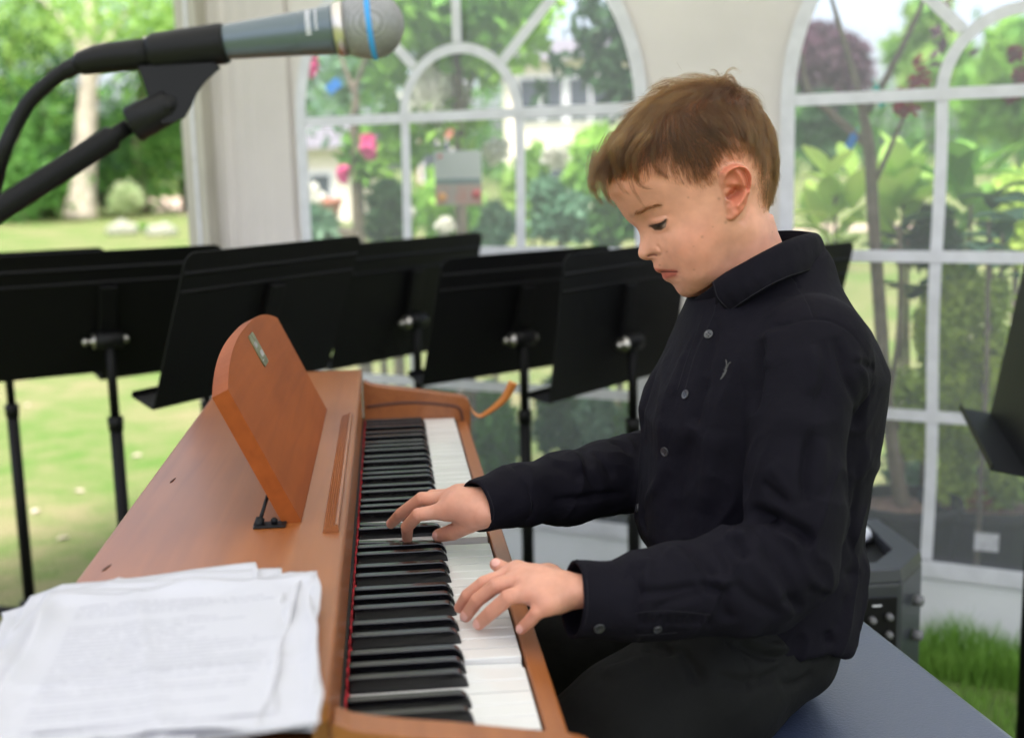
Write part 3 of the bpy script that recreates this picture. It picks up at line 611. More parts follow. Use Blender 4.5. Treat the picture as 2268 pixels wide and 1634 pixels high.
def lab_card():
    p = W1(2185, 1200, .2); o = MB().box((-.028, -.001, -.022), (.028, .001, .022)).build('plant_label', mat('weathered white card', (.42, .42, .42), .7, var=.2, vscale=60)); o.location = p; o.rotation_euler = (-.3, 0, -.5); tag(o, 'white plant label leaning on the pot of the conifer', 'label')
lab_card()
r_ = np.random.default_rng(8); bl = []
for k_ in range(26):
    t_ = k_/25; y = 620+520*t_; hw2 = 200*(.45+.6*math.sin(min(1, t_*1.25)*2.2)); bl.append((W1(2140+r_.uniform(-1, 1)*hw2*.6, y, .42+r_.uniform(-.05, .1)), (.065, .06, .07)))
c0_ = W1(2170, 1180, .42)
plant('conifer', 'yellow green conifer with brown lower sprays beside the music stand', 'conifer', (c0_[0], c0_[1], .2), [([(c0_[0], c0_[1], .2), (c0_[0], c0_[1], .95)], [.02, .006])], bl, 13000, .028, 'conif', asp=1.8) if M.setdefault('conif', LM('conifer sprays', (0.50, 0.62, 0.10), (0.14, 0.28, 0.05))) else 0
tag(leafobj('brown_sprays', [(W1(2170, 1120, .38), (.035, .03, .05)), (W1(2200, 1130, .38), (.02, .02, .03))], 260, .03, LM('dead conifer sprays', (.34, .12, .03), (.2, .09, .04)), seed=3), 'dead rust brown sprays at the foot of the conifer', 'foliage')
tagobj(W1(1938, 190, .27), .020, .060, -.55, 'tagt', 'teal plastic tag tied to the bare stemmed tree'); tagobj(W1(1893, 298, .27), .024, .038, .45, 'tagb', 'blue plastic tag hanging from the bare stemmed tree')
for i, (pts, lab) in enumerate([([(2035, 150, .018, .03), (2025, 185, .022, .03), (1995, 210, .035, .022), (2010, 240, .04, .02), (2050, 170, .012, .03)], 'dark red flower cluster crossing the bar of the right hand window'), ([(2250, 120, .02, .02), (2262, 170, .022, .022), (2240, 210, .02, .02)], 'dark red flowers at the right edge of the picture'), ([(1975, 565, .015, .012)], 'small red flower low in the right hand window')]):
    tag(leafobj('red_flower', [(W1(x, y, .24), (s, s, s2)) for x, y, s, s2 in pts], 300, .018, M['petalR'], seed=60+i, asp=1.5), lab, 'flower', 'dark red flowers')
def bigleaf(x, y, off, n, ln, wd_, leaf, lab, spread=1., cat='plant', up=.9, seed=0):
    p = W1(x, y, off); r_ = np.random.default_rng(seed+70); t = thing('broad_leaved_plant', lab, cat, (p[0], p[1], 0), 'broad leaved plants in the right hand window'); T = Matrix.Translation(-Vector(t.location))
    o = MB().tube([(p[0], p[1], 0), (p[0]+.01, p[1], p[2]*.6), tuple(p)], [.008, .007, .005], 6).build('stem', M['bark'], t); o.matrix_parent_inverse = T
    for k_ in range(n):
        a = k_*2.4+r_.uniform(-.3, .3); e = up*r_.uniform(.1, 2.2); d = np.array([math.cos(a), math.sin(a), e]); d /= np.linalg.norm(d); s0 = p+np.array([r_.uniform(-.05, .05), r_.uniform(-.03, .03), r_.uniform(-.16, .06)]); sd_ = np.cross(d, [0, 0, 1]); sd_ /= np.linalg.norm(sd_); nn = np.cross(sd_, d); L_ = ln*r_.uniform(.7, 1.1); vs = []; fs = []
        for i in range(7):
            u = i/6; w2 = wd_*math.sin(math.pi*min(1, u*.93+.05))**.8/2; c = s0+d*L_*u-np.array([0, 0, 1])*L_*.14*u*u
            vs += [c-sd_*w2+nn*w2*.35, c, c+sd_*w2+nn*w2*.35]
        for i in range(6):
            for j in range(2): a0 = i*3+j; fs.append((a0, a0+1, a0+4, a0+3))
        o = MB().add(vs, fs, True).build('leaf', M[leaf], t, fix=False); o.matrix_parent_inverse = T
bigleaf(1850, 430, .55, 20, .16, .07, 'leafE', 'plant with long lime green leaves left of the bare stemmed tree', seed=1)
bigleaf(2000, 430, .60, 22, .17, .075, 'leafE', 'plant with upright lime green leaves right of the bare stemmed tree', seed=2, up=1.2)
bigleaf(2150, 420, .62, 20, .18, .07, 'leafA', 'plant with long green leaves behind the upper bars of the right hand window', seed=3, up=.9)
bigleaf(2010, 530, .45, 20, .13, .06, 'leafC', 'plant with dark glossy leaves behind the bare stemmed tree', seed=4, up=.2)
bigleaf(2190, 490, .22, 9, .12, .07, 'leafD', 'plant with oval pale green leaves at the right of the picture', seed=5, up=.1)
bigleaf(2220, 480, .5, 16, .14, .05, 'leafC', 'dark leaved plant above the conifer', seed=6, up=.3)
wshrub(2060, 600, 430, 190, .6, 'leafC', 1800, .05, 'dark purple green shrub behind the lower bar of the right hand window', seed=21)
wshrub(2250, 600, 330, 160, .9, 'leafE', 1800, .05, 'yellow green shrub at the right edge behind the window', seed=22)
wshrub(2000, 1180, 960, 120, .7, 'leafD', 700, .03, 'lavender like grey plant behind the foot of the bare stemmed tree', seed=23)
tag(leafobj('violet_flower', [(W1(1978, 1000, .6), (.015, .015, .03)), (W1(2020, 960, .6), (.012, .012, .02)), (W1(1990, 1150, .55), (.012, .012, .012))], 90, .012, M['petalV'], seed=5), 'small violet flower heads above the lavender like plant', 'flower')
wshrub(1840, 245, 20, 220, 9., 'leafP', 2400, .16, 'purple leaved tree behind the top of the right hand window', 'tree', 'garden_tree', seed=24)
wshrub(2060, 260, -30, 300, 14., 'leafT', 2600, .26, 'pale hazy tree high in the right hand window', 'tree', 'garden_tree', seed=25)
wshrub(2250, 330, -10, 260, 12., 'leafA', 2400, .24, 'light green tree at the top right corner', 'tree', 'garden_tree', seed=26)
wshrub(1830, 400, 190, 150, 7., 'leafC', 1500, .14, 'dark tree between the window border and the bare stemmed tree', 'tree', 'garden_tree', seed=27)
wshrub(1790, 500, 400, 60, 6.0, 'leafA', 500, .10, 'small round green shrub on the far lawn beside the window border', seed=28)
# grass at the foot of the tent wall
def blades(n, s0, s1, n0, n1, h0, h1, seed, fn=None):
    r_ = np.random.default_rng(seed); s = r_.uniform(s0, s1, n); q = r_.uniform(0, 1, n)**1.4*(n1-n0)+n0
    P_ = WT[None]*s[:, None]+WN[None]*(WD+q)[:, None]; h = r_.uniform(h0, h1, n)*(1+vnoise(P_, 9, 3)*.5); a = r_.uniform(0, 6.28, n); d = np.stack([np.cos(a), np.sin(a), 0*a], 1); sd_ = np.stack([-np.sin(a), np.cos(a), 0*a], 1)*.0014
    b2 = r_.uniform(.15, .6, n)[:, None]; up = np.array([0, 0, 1.]); v = np.stack([P_-sd_, P_+sd_, P_+up*h[:, None]*.55+d*h[:, None]*b2*.25+sd_*.8, P_+up*h[:, None]*.55+d*h[:, None]*b2*.25-sd_*.8, P_+up*h[:, None]+d*h[:, None]*b2], 1).reshape(-1, 3)
    i = np.arange(n)*5; return v, np.concatenate([np.stack([i, i+1, i+2], 1), np.stack([i, i+2, i+3], 1), np.stack([i+3, i+2, i+4], 1)])
M['grass'] = LM('grass blades', (.24, .42, .07), (.12, .28, .04), .4)
v1, q1_ = blades(6000, -.3, .75, -.20, -.015, .035, .095, 1); v2, q2_ = blades(7000, -1.9, -.3, -.14, -.015, .03, .09, 2); v3, q3_ = blades(16000, -1.6, 1.2, -.9, -.15, .015, .04, 3)
va_ = np.concatenate([v1, v2, v3]); qa_ = np.concatenate([q1_, q2_+len(v1), q3_+len(v1)+len(v2)])
tag(obj('grass', npmesh('grass', va_, qa_, False), M['grass']), kind='stuff')
# a few fallen petals on the lawn
M['petal'] = mat('dry petals', (.45, .37, .30), .8)
for i, (x, y) in enumerate([(303, 1012), (79, 1135), (174, 1090), (140, 1195), (60, 900)]):
    p = G0(x, y); o = MB().add([(-.022, -.008, .006), (0, -.014, .010), (.024, .0, .007), (.004, .013, .013), (-.016, .010, .008)], [(0, 1, 2), (0, 2, 3), (0, 3, 4)]).build('fallen_leaf', M['petal']); o.location = p; o.rotation_euler = (0, 0, i*1.3)
    md = o.modifiers.new('t', 'SOLIDIFY'); md.thickness = .001; tag(o, ['dry pale leaf on the lawn nearest the piano lid', 'dry pale leaf on the lawn lowest of all, by the leftmost pole', 'dry pale leaf on the lawn between the two left poles', 'dry leaf on the lawn under the bolted music stand', 'dry leaf on the pale dry grass at the left edge'][i], 'leaf', 'fallen leaves on the lawn')
# ================================================================== DIGITAL PIANO
P = .0235; KZ = .735
piano = thing('digital_piano', 'cherry wood digital piano with its lid folded back, played by the boy', 'piano', (-.19, .61, 0))
def part(mb, name, m, parent, b=0, seg=2):
    o = mb.build(name, m) if isinstance(mb, MB) else mb
    o.parent = parent; o.matrix_parent_inverse = Matrix.Translation(parent.location).inverted() if parent.type == 'EMPTY' else Matrix()
    if b: bev(o, b, seg)
    return o
Y0P, Y1P = -.062, 1.252
part(MB().box((-.377, Y0P, .801), (-.152, Y1P, .820)), 'lid', M['wood'], piano, .004, 3)
part(MB().box((-.166, Y0P+.024, .742), (-.154, Y1P-.026, .8005)), 'fallboard', M['wood'], piano, .001)
part(MB().box((-.160, 0-.003, .728), (-.1515, 1.2245, .7415)), 'rear_trim', M['blkp'], piano)
for y0, y1 in ((-.0355, -.002), (1.2235, 1.2258)):
    part(MB().box((-.151, y0, .690), (.003, y1, .7325)), 'end_block', M['blkp'], piano, .001)
# crinkled red felt strip behind the keys
mb = MB(); n = 420
vs = []; fs = []
for i in range(n+1):
    y = -.002+1.2245*i/n; o = .0012*math.sin(i*.9)+.0009*math.sin(i*2.3+1)+random.uniform(-.0005, .0005)
    z = .7365+.0012*math.sin(i*.61+.5)
    for dx, dz in ((-.0012, -.004), (-.0012, z-.735+.0005), (.0018, z-.735), (.0022, -.004)): vs.append((-.1500+dx+o*.6, y, .735+dz))
for i in range(n):
    for j in range(3): a = i*4+j; fs.append((a, a+1, a+5, a+4))
mb.add(vs, fs, True); part(mb, 'felt_strip', M['felt'], piano)
# arms at both ends, traced side profile (x, z)
def C3(x, y): p = at(771.1+x*.17598, 798.3+y*.17598, 1.226); return (p[0], p[2])
arm = [C3(*q) for q in [(205, 268), (280, 303), (350, 318), (550, 345), (800, 370), (1100, 410), (1400, 448), (1470, 468), (1512, 500), (1532, 545), (1543, 620), (1543, 800), (1545, 900)]]
arm = [(-.152, .8005)]+[p for p in arm if p[0] > -.150]+[(.0285, .675), (.020, .655), (-.152, .655)]
for y0, y1 in ((1.226, 1.252), (-.062, -.036)):
    part(MB().prism(arm, y0, y1, 'y'), 'end_arm', M['wood'], piano, .0025, 3)
M['groove_nick'] = mat('dark brown recess shade and nicks', (.07, .018, .008), .6)  # dark tubes paint the shade of the arm recess; also colours the lid nicks
g = cr([(C3(*q)[0], 1.2262, C3(*q)[1]) for q in [(235, 585), (480, 550), (800, 528), (1050, 540), (1330, 572), (1400, 605), (1432, 680), (1438, 800)]], 6)
part(MB().tube(g, .0026, 8), 'groove_shade', M['groove_nick'], piano)
g2 = [(p[0], -.0362, p[2]) for p in g]
part(MB().tube(g2, .0026, 8), 'groove_shade', M['groove_nick'], piano)
part(MB().box((.0035, -.0355, .640), (.0215, 1.226, .7285)), 'key_slip', M['wood'], piano, .003, 3)
part(MB().box((-.372, Y0P+.004, .600), (.016, Y1P-.004, .639)), 'key_bed', M['wood'], piano, .003)
part(MB().box((-.375, Y0P+.002, .640), (-.359, Y1P-.002, .8005)), 'back_rail', M['wood'], piano, .002)
for y0, y1 in ((Y0P+.006, .0), (1.222, Y1P-.006)):
    part(MB().box((-.370, y0, 0.03), (-.10, y1, .599)), 'side_panel', M['wood'], piano, .003)
    part(MB().box((-.398, y0-.004, 0), (-.02, y1+.004, .029)), 'foot', M['wood'], piano, .004)
part(MB().box((-.370, .0005, .18), (-.354, 1.2215, .55)), 'back_panel', M['wood'], piano, .002)
pb = part(MB().box((-.24, .52, .05), (-.17, .72, .09)), 'pedal_box', M['wood'], piano, .004)
for k in range(3):
    mb = MB(); mb.box((-.1695, .56+k*.055, .06), (-.09, .575+k*.055, .066)); part(mb, 'pedal', M['chrome'], piano, .002)
# peeling edge strip curling off the far arm
mb = MB(); pts = [at(x, y, yy) for x, y, yy in [(1043, 900, 1.228), (1048, 912, 1.224), (1062, 921, 1.22), (1078, 914, 1.212), (1100, 898, 1.20), (1120, 878, 1.19), (1137, 846, 1.18)]]
pts = cr(pts, 6); wd = [.004, .007, .009, .011, .013, .015, .016]
vs = []; fs = []
for i, p in enumerate(pts):
    t = i/(len(pts)-1); wv = np.interp(t, np.linspace(0, 1, 7), wd); tg = pts[min(i+1, len(pts)-1)]-pts[max(i-1, 0)]; tg = tg/np.linalg.norm(tg)
    tw = .15+1.1*t; sd_ = np.array([0, 1., 0])*math.cos(tw)+np.cross(tg, [0, 1, 0])*math.sin(tw)
    nn = np.cross(tg, sd_)*.0006
    for q in (p-sd_*wv*.5-nn, p+sd_*wv*.5-nn, p+sd_*wv*.5+nn, p-sd_*wv*.5+nn): vs.append(q)
for i in range(len(pts)-1):
    for j in range(4): a = i*4+j; b = i*4+(j+1) % 4; fs.append((a, b, b+4, a+4))
fs += [(0, 1, 2, 3), tuple(len(vs)-4+j for j in range(4))[::-1]]
mb.add(vs, fs, True); part(mb, 'peeling_edge_strip', M['woode'], piano)
# page ledge with ribs on the lid
sec = [(-.0, 0)]; W_ = .0165
prof = [(-.1738, .8202)]
for k in range(5):
    x0 = -.1738+.0011+k*.0023; prof += [(x0, .8233+k*.0007), (x0+.0012, .8238+k*.0007), (x0+.0017, .8228+k*.0007)]
prof += [(-.1614, .8282), (-.1590, .8272), (-.1583, .8202)]
part(MB().prism(prof, .307, .847, 'y'), 'page_ledge', M['wood'], piano)
# small nicks in the lid
for x, y, a, l in [(-.357, .237, .2, .012), (-.350, .540, .1, .014)]:
    part(MB().lathe([(-l, 0), (-l*.5, .0016), (l*.4, .0013), (l, 0)], (x, y, .8197), (math.sin(a), math.cos(a), 0), 8), 'scratch', M['groove_nick'], piano)
# music rest
AL = R(25); MR = Matrix(((0, -math.sin(AL), math.cos(AL), -.2015), (1, 0, 0, 0), (0, math.cos(AL), math.sin(AL), .8015), (0, 0, 0, 1)))  # (y, h, n) -> world
def rest_outline():
    y0, y1 = .415, 1.007; pts = [(y0, 0), (y1, 0)]
    c = []
    for i in range(25):
        t = 1-2*i/24; h = .155+.029*(1-abs(t)**2.6); c.append(((y0+y1)/2+t*(y1-y0)/2, h))
    return pts+c
_k = .9446; MR = Matrix.Translation(Vector(CAM)) @ Matrix.Scale(_k, 4) @ Matrix.Translation(-Vector(CAM)) @ MR
mb = MB().prism(rest_outline(), -.018, 0, 'z', MR)
rest = part(mb, 'music_rest', M['woodr'], piano, .0022, 3)
M['brass'] = mat('worn brass', (.30, .29, .17), .38, 1, var=.3, vscale=120)
M['silk'] = mat('worn pale print', (.55, .53, .55), .5)
def subp(mb, name, m, par):
    o = mb.build(name, m); o.parent = par; o.matrix_parent_inverse = Matrix(); return o
def rr(x0, y0, x1, y1, r, n=5):
    out = []
    for cx, cy, a0 in ((x1-r, y0+r, -90), (x1-r, y1-r, 0), (x0+r, y1-r, 90), (x0+r, y0+r, 180)):
        for k in range(n+1): a = R(a0+90*k/n); out.append((cx+r*math.cos(a), cy+r*math.sin(a)))
    return out
def onrest(px, py):
    n = np.array(MR.to_3x3() @ Vector((0, 0, 1))); x0 = np.array(MR @ Vector((0, 0, 0))); d = ray(px, py); k = n@(x0-CAM)/(n@d); q = CAM+d*k
    l = MR.inverted() @ Vector(q); return l.x, l.y
badge = part(MB().prism(rr(.680, .1315, .728, .1735, .0045), .0002, .0016, 'z', MR), 'badge', M['brass'], piano)
mb = MB()
# two short worn words on two lines, joined by a thin tail
for ya, yb, ha, hb, nk in ((.689, .709, .156, .163, 4), (.698, .722, .142, .150, 6)):
    for k in range(nk):
        yk = ya+(yb-ya)*k/nk; mb.box((yk, ha, .0018), (yk+.0011, hb, .0021), MR)
        if k % 2: mb.box((yk, (ha+hb)/2-.0005, .0018), (yk+(yb-ya)/nk, (ha+hb)/2+.0005, .0021), MR)
        else: mb.box((yk, hb-.001, .0018), (yk+(yb-ya)/nk*.7, hb, .0021), MR)
mb.box((.686, .1385, .0018), (.700, .1393, .0021), MR)
subp(mb, 'badge_lettering', M['silk'], badge)
# stay behind the rest
stay = part(MB().box((-.2409, .330, .8203), (-.2097, .349, .8224)), 'stay_plate', M['blkp'], piano, .001)
subp(MB().lathe([(0, .003), (.004, .0035), (.006, .0015)], (-.2211, .3386, .8225), (0, 0, 1), 12), 'screw', M['blkp'], stay)
a = at(595, 1090, .3556); b = at(574, 1158, .3414)
subp(MB().tube([b, b*.6+a*.4, a], [.0022, .0018, .0018], 8), 'stay_rod', M['blkp'], stay)
subp(MB().lathe([(-.004, .003), (-.003, .0048), (.006, .0045), (.007, .002)], at(573, 1160, .3414), a-b, 10), 'stay_hinge', M['blkp'], stay)
subp(MB().lathe([(-.004, .002), (-.003, .003), (.004, .003), (.005, .002)], at(597, 1083, .3565), (0, 1, 0), 10), 'stay_pivot', M['blkp'], stay)
# keys
NAMES = 'ABCDEFG'; BLK = {'A': .003, 'C': -.003, 'D': .003, 'F': -.003, 'G': 0.}
whites = [NAMES[i % 7] for i in range(52)]
_cache = {}
def white_mesh(i):
    nm = whites[i]; left = whites[(i-1) % 52] if i > 0 else None; hasR = nm in BLK and i < 51; hasL = left in BLK and i > 0
    key = (nm, hasL, hasR, i == 51)
    if key in _cache: return _cache[key]
    g = .00062; hw = .0065; yl = g; yr = P-g
    bl = (BLK[left]+hw) if hasL else yl; br = (P+BLK[nm]-hw) if hasR else yr
    poly = [(.2, yl), (.2, yr), (.149, yr), (.149, br), (.052, br), (.052, bl), (.149, bl), (.149, yl)]
    poly = [(.200, yl), (.200, yr), (.1495, yr)]
    poly += ([(.1495, br)] if hasR else [])+[(.0515, br), (.0515, bl)]+([(.1495, bl)] if hasL else [])+[(.1495, yl)]
    mb = MB().prism([(x, y) for x, y in poly], -.017, 0, 'z')
    me = mb.mesh('white key'); b = bmesh.new(); b.from_mesh(me); bmesh.ops.recalc_face_normals(b, faces=b.faces); b.to_mesh(me); b.free()
    me.materials.append(M['white']); _cache[key] = me; return me
def black_mesh():
    hb, ht = .0055, .0046
    prof = [(.1500, .0), (.1487, .0045), (.1460, .0085), (.1432, .0112), (.1395, .0120), (.0515, .0118), (.0515, -.010), (.1500, -.010)]
    vs = []
    for s in (-1, 1):
        for x, z in prof:
            t = max(0, min(1, z/.012)); vs.append((x, s*(hb+(ht-hb)*t), z))
    n = len(prof); fs = [(i, (i+1) % n, n+(i+1) % n, n+i) for i in range(n)]+[tuple(range(n))[::-1], tuple(range(n, 2*n))]
    me = MB().add(vs, fs).mesh('black key'); b = bmesh.new(); b.from_mesh(me); bmesh.ops.recalc_face_normals(b, faces=b.faces); b.to_mesh(me); b.free()
    me.materials.append(M['bkey']); return me
BM = black_mesh()
DOWN_W = {22: .0085, 25: .0075, 7: .006}; DOWN_B = {21: .0085, 24: .0085}
for i in range(52):
    o = obj('white_key', white_mesh(i)); o.location = (-.2, i*P, KZ+random.uniform(-.0002, .0002))
    o.rotation_euler = (0, DOWN_W.get(i, 0)/.2, 0)
    o.parent = piano; o.matrix_parent_inverse = Matrix.Translation(piano.location).inverted(); bev(o, .0009, 2)
for i in range(51):
    if whites[i] in BLK:
        o = obj('black_key', BM); o.location = (-.2, (i+1)*P+BLK[whites[i]], KZ+.0003+random.uniform(-.0002, .0002)); o.rotation_euler = (0, DOWN_B.get(i, 0)/.15, 0)
        o.parent = piano; o.matrix_parent_inverse = Matrix.Translation(piano.location).inverted(); bev(o, .0011, 3, 30)
# ================================================================== MUSIC STANDS
def stand(cx, cy, dep, yaw, tilt, label, knob=True, sgn=1, sp=None):
    rp = ray(cx, cy); C = CAM+rp*dep
    t = thing('music_stand', label, 'music stand', (0, 0, 0), 'black orchestra music stands')
    wv = Vector((math.cos(yaw), math.sin(yaw), 0)); n0 = Vector((math.sin(yaw), -math.cos(yaw), 0))
    hv = Vector((0, 0, 1))*math.cos(tilt)+n0*math.sin(tilt); nv = wv.cross(hv); nv = nv if nv.dot(n0) > 0 else -nv
    D = Matrix(((wv.x, hv.x, nv.x, C[0]), (wv.y, hv.y, nv.y, C[1]), (wv.z, hv.z, nv.z, C[2]), (0, 0, 0, 1)))
    base = C - np.array(n0)*.0
    foot = Vector((C[0]+n0.x*.035, C[1]+n0.y*.035, 0))
    t.location = foot; T = Matrix.Translation(-foot)
    def ad(mb, name, m, b=0, par=t):
        o = mb.build(name, m, par); o.matrix_parent_inverse = T if par is t else Matrix(); 
        if b: bev(o, b, 2)
        return o
    hw, hh = .25, .157; r = .022
    ol = [(-hw, -hh), (hw, -hh)]
    for k in range(6): a = R(90*k/5); ol.append((hw-r+r*math.cos(a), hh-r+r*math.sin(a)))
    for k in range(6): a = R(90+90*k/5); ol.append((-hw+r+r*math.cos(a), hh-r+r*math.sin(a)))
    desk = ad(MB().prism(ol, -.0012, .0012, 'z', D), 'desk', M['blk'])
    # pressed folds across the back of the desk
    mb = MB()
    for y0, hgt, wdt in ((hh-.040, .0035, .006), (hh-.076, .004, .005)):
        mb.prism([(y0-wdt, .0013), (y0, .0013+hgt), (y0+wdt*.6, .0013)], -hw+.004, hw-.004, 'x', D)
    ad(mb, 'desk_fold', M['blk'], par=desk)
    ad(MB().box((-hw, -hh-.0012, -.060), (hw, -hh+.0012, -.0014), D).box((-hw, -hh+.0013, -.060), (hw, -hh+.010, -.058), D), 'ledge', M['blk'])
    ad(MB().box((-.019, -.045, .0052), (.019, hh-.080, .020), D), 'bracket', M['blk'], .003)
    ad(MB().lathe([(-.030, .015), (-.028, .019), (.028, .019), (.030, .015)], D @ Vector((0, -.052, .030)), wv, 18), 'tilt_joint', M['blkp'])
    kn = ad(MB().lathe([(0, .004), (.0005, .017), (.004, .017), (.0045, .006), (.016, .006), (.0165, .009), (.024, .008), (.027, .003)], D @ Vector((-.031, -.052, .030)), -wv, 16), 'tilt_bolt', M['chrome'])
    ad(MB().lathe([(0, .008), (.002, .010), (.009, .009), (.012, .004)], D @ Vector((.031, -.052, .030)), wv, 12), 'bolt_cap', M['chrome'])
    top = D @ Vector((0, -.055, .032)); bot = Vector((top.x, top.y, .20))
    ad(MB().tube([top, Vector((top.x, top.y, top.z-.17))], .0105, 12), 'inner_tube', M['blk'])
    ad(MB().lathe([(0, .0165), (.03, .018), (.032, .012)], (top.x, top.y, top.z-.20), (0, 0, 1), 14), 'collar', M['blkp'])
    ad(MB().tube([Vector((top.x, top.y, top.z-.18)), Vector((top.x, top.y, .035))], .0145, 14), 'pole', M['blk'])
    hub = Vector((top.x, top.y, .05))
    ad(MB().lathe([(-.03, .02), (-.028, .026), (.03, .026), (.036, .018)], hub, (0, 0, 1), 14), 'hub', M['blk'])
    for k in range(3):
        a = yaw+.5+k*2*math.pi/3; d = Vector((math.cos(a), math.sin(a), 0))
        ad(MB().tube([hub+d*.01, hub+d*.09+Vector((0, 0, .006)), hub+d*.22+Vector((0, 0, -.012)), hub+d*.30+Vector((0, 0, -.038))], [.013, .013, .012, .011], 10), 'leg', M['blk'])
    return t
stand(5, 690, 3.05, .40, .34, 'black music stand furthest left, its desk mostly behind the one with the silver wing bolt')
stand(236, 693, 2.72, .40, .46, 'black music stand at the left with its silver bolt above the lawn')
stand(440, 690, 3.15, .60, .30, 'black music stand whose desk corner just shows over the left tent post')
stand(585, 702, 2.45, .92, .37, 'black music stand with its ledge sticking out to the left, behind the wooden music rest')
stand(908, 660, 3.12, .80, .24, 'black music stand under the middle of the arched window, left of the two crossing desks')
stand(1150, 694, 2.92, .56, .33, 'black music stand behind the far end of the piano keys')
stand(1380, 702, 2.74, .80, .14, 'black music stand just left of the boy\'s chest')
stand(1715, 700, 2.75, .62, .25, 'black music stand hidden behind the boy, a desk corner showing at his shoulder')
stand(2278, 788, 2.15, 1.22, .17, 'black music stand cut off by the right side, seen almost edge-on')
# ================================================================== MICROPHONE AND STAND
MD = .96
def mp(x, y, d=0.): return atd(x, y, MD+d)
mic = thing('microphone', 'grey blue vocal microphone with a silver ball grille and a blue ring', 'microphone', tuple(mp(620, 80))); TM = Matrix.Translation(-Vector(mic.location))
def pm(mb, name, m, par=mic, T=TM, b=0):
    o = mb.build(name, m, par); o.matrix_parent_inverse = T if par.type == 'EMPTY' else Matrix()
    if b: bev(o, b)
    return o
px = MD/FP
A0, A1 = np.array(mp(488, 95)), np.array(mp(822, 57)); ax = (A1-A0)/np.linalg.norm(A1-A0); L0 = np.linalg.norm(A1-A0)
M['mich'] = mat('grey blue enamel', (.085, .115, .135), .34, .35, coat=.4, coatr=.25, bump=.06, bscale=800); M['mesh'] = mat('steel mesh', (.30, .30, .31), .45, .5); M['blue'] = mat('blue ring', (.035, .30, .70), .45); M['ringm'] = mat('brushed ring', (.58, .54, .50), .35, 1)
M['pale'] = mat('pale print', (.62, .62, .66), .5)
def gm_():
    m = M['mesh']; N = m.node_tree.nodes; L = m.node_tree.links; b = N['Principled BSDF']; tc = N.new('ShaderNodeTexCoord'); s = N.new('ShaderNodeTexVoronoi'); s.inputs['Scale'].default_value = 520; s.inputs['Randomness'].default_value = .12; L.new(tc.outputs['Object'], s.inputs['Vector'])
    r = N.new('ShaderNodeMapRange'); r.inputs[1].default_value = .15; r.inputs[2].default_value = .55; r.inputs[3].default_value = .04; r.inputs[4].default_value = 1; L.new(s.outputs[0], r.inputs[0]); mx = N.new('ShaderNodeMix'); mx.data_type = 'RGBA'; mx.inputs[6].default_value = (.05, .05, .05, 1); mx.inputs[7].default_value = (.34, .34, .35, 1); L.new(r.outputs[0], mx.inputs[0]); L.new(mx.outputs[2], b.inputs['Base Color'])
    bp_ = N.new('ShaderNodeBump'); bp_.inputs['Strength'].default_value = .8; bp_.inputs['Distance'].default_value = .0006; L.new(r.outputs[0], bp_.inputs['Height']); L.new(bp_.outputs[0], b.inputs['Normal'])
gm_()
tx = lambda X: np.linalg.norm(np.array(mp(X, 95-(X-488)*38/334))-A0)*(1 if X > 488 else -1)
prof = [(tx(400), 33*px), (tx(488), 37*px), (tx(560), 41.5*px), (tx(664), 48*px), (tx(666), 47.6*px), (tx(669), 48.5*px), (tx(735), 53.5*px), (tx(742), 54*px)]
pm(MB().lathe(prof, A0, ax, 40), 'handle', M['mich'])
pm(MB().lathe([(tx(742.5), 54.5*px), (tx(744), 57*px), (tx(756), 60*px), (tx(765), 60*px), (tx(766), 57*px)], A0, ax, 40), 'grille_base', M['ringm'])
rb = 73*px; c_ = L0; pr = [(tx(767), 58*px), (tx(790), 67*px)]
x8 = tx(812)-L0; pr += [(tx(808), math.sqrt(rb**2-(tx(808)-L0)**2)*.99)]
for k in range(15): a = R(97-97*k/14); pr.append((L0+rb*math.cos(a), rb*math.sin(a)+1e-5))
gr = pm(MB().lathe(pr, A0, ax, 48), 'grille', M['mesh'])
pm(MB().lathe([(tx(817), rb*1.0), (tx(819), rb*1.035), (tx(827), rb*1.035), (tx(829), rb*1.0)], A0, ax, 48), 'blue_ring', M['blue'])
# pale lettering wrapped round the top of the handle (two lines of blocks)
h0 = Vector(ax); u0 = (Vector((0, 0, 1))-h0*h0.z).normalized(); s0 = h0.cross(u0); s0 = s0 if s0.y < 0 else -s0
mb = MB()
for X, w_, n_, a0, a1 in ((690, 11, 9, -12, 62), (708, 5, 11, -2, 60)):
    for k in range(n_):
        a = R(a0+(a1-a0)*k/n_); a2 = R(a0+(a1-a0)*(k+.62)/n_); r_ = np.interp(X, [664, 742], [48.6, 54])*px+.00015
        for q0, q1 in (((0, .32), (1, 1)) if k % 2 else ((0, 1), (.7, 1))):
            vs = []
            for aa in (a, a2):
                for tt in (q0*w_*1. if False else 0, w_): o_ = A0+ax*(tx(X)+tt*px-w_*px*.5); rad = (s0*math.cos(aa)+u0*math.sin(aa))*r_; vs.append(Vector(o_)+rad)
            mb.add(vs, [(0, 1, 3, 2)])
            break
pm(mb, 'lettering', M['pale'])
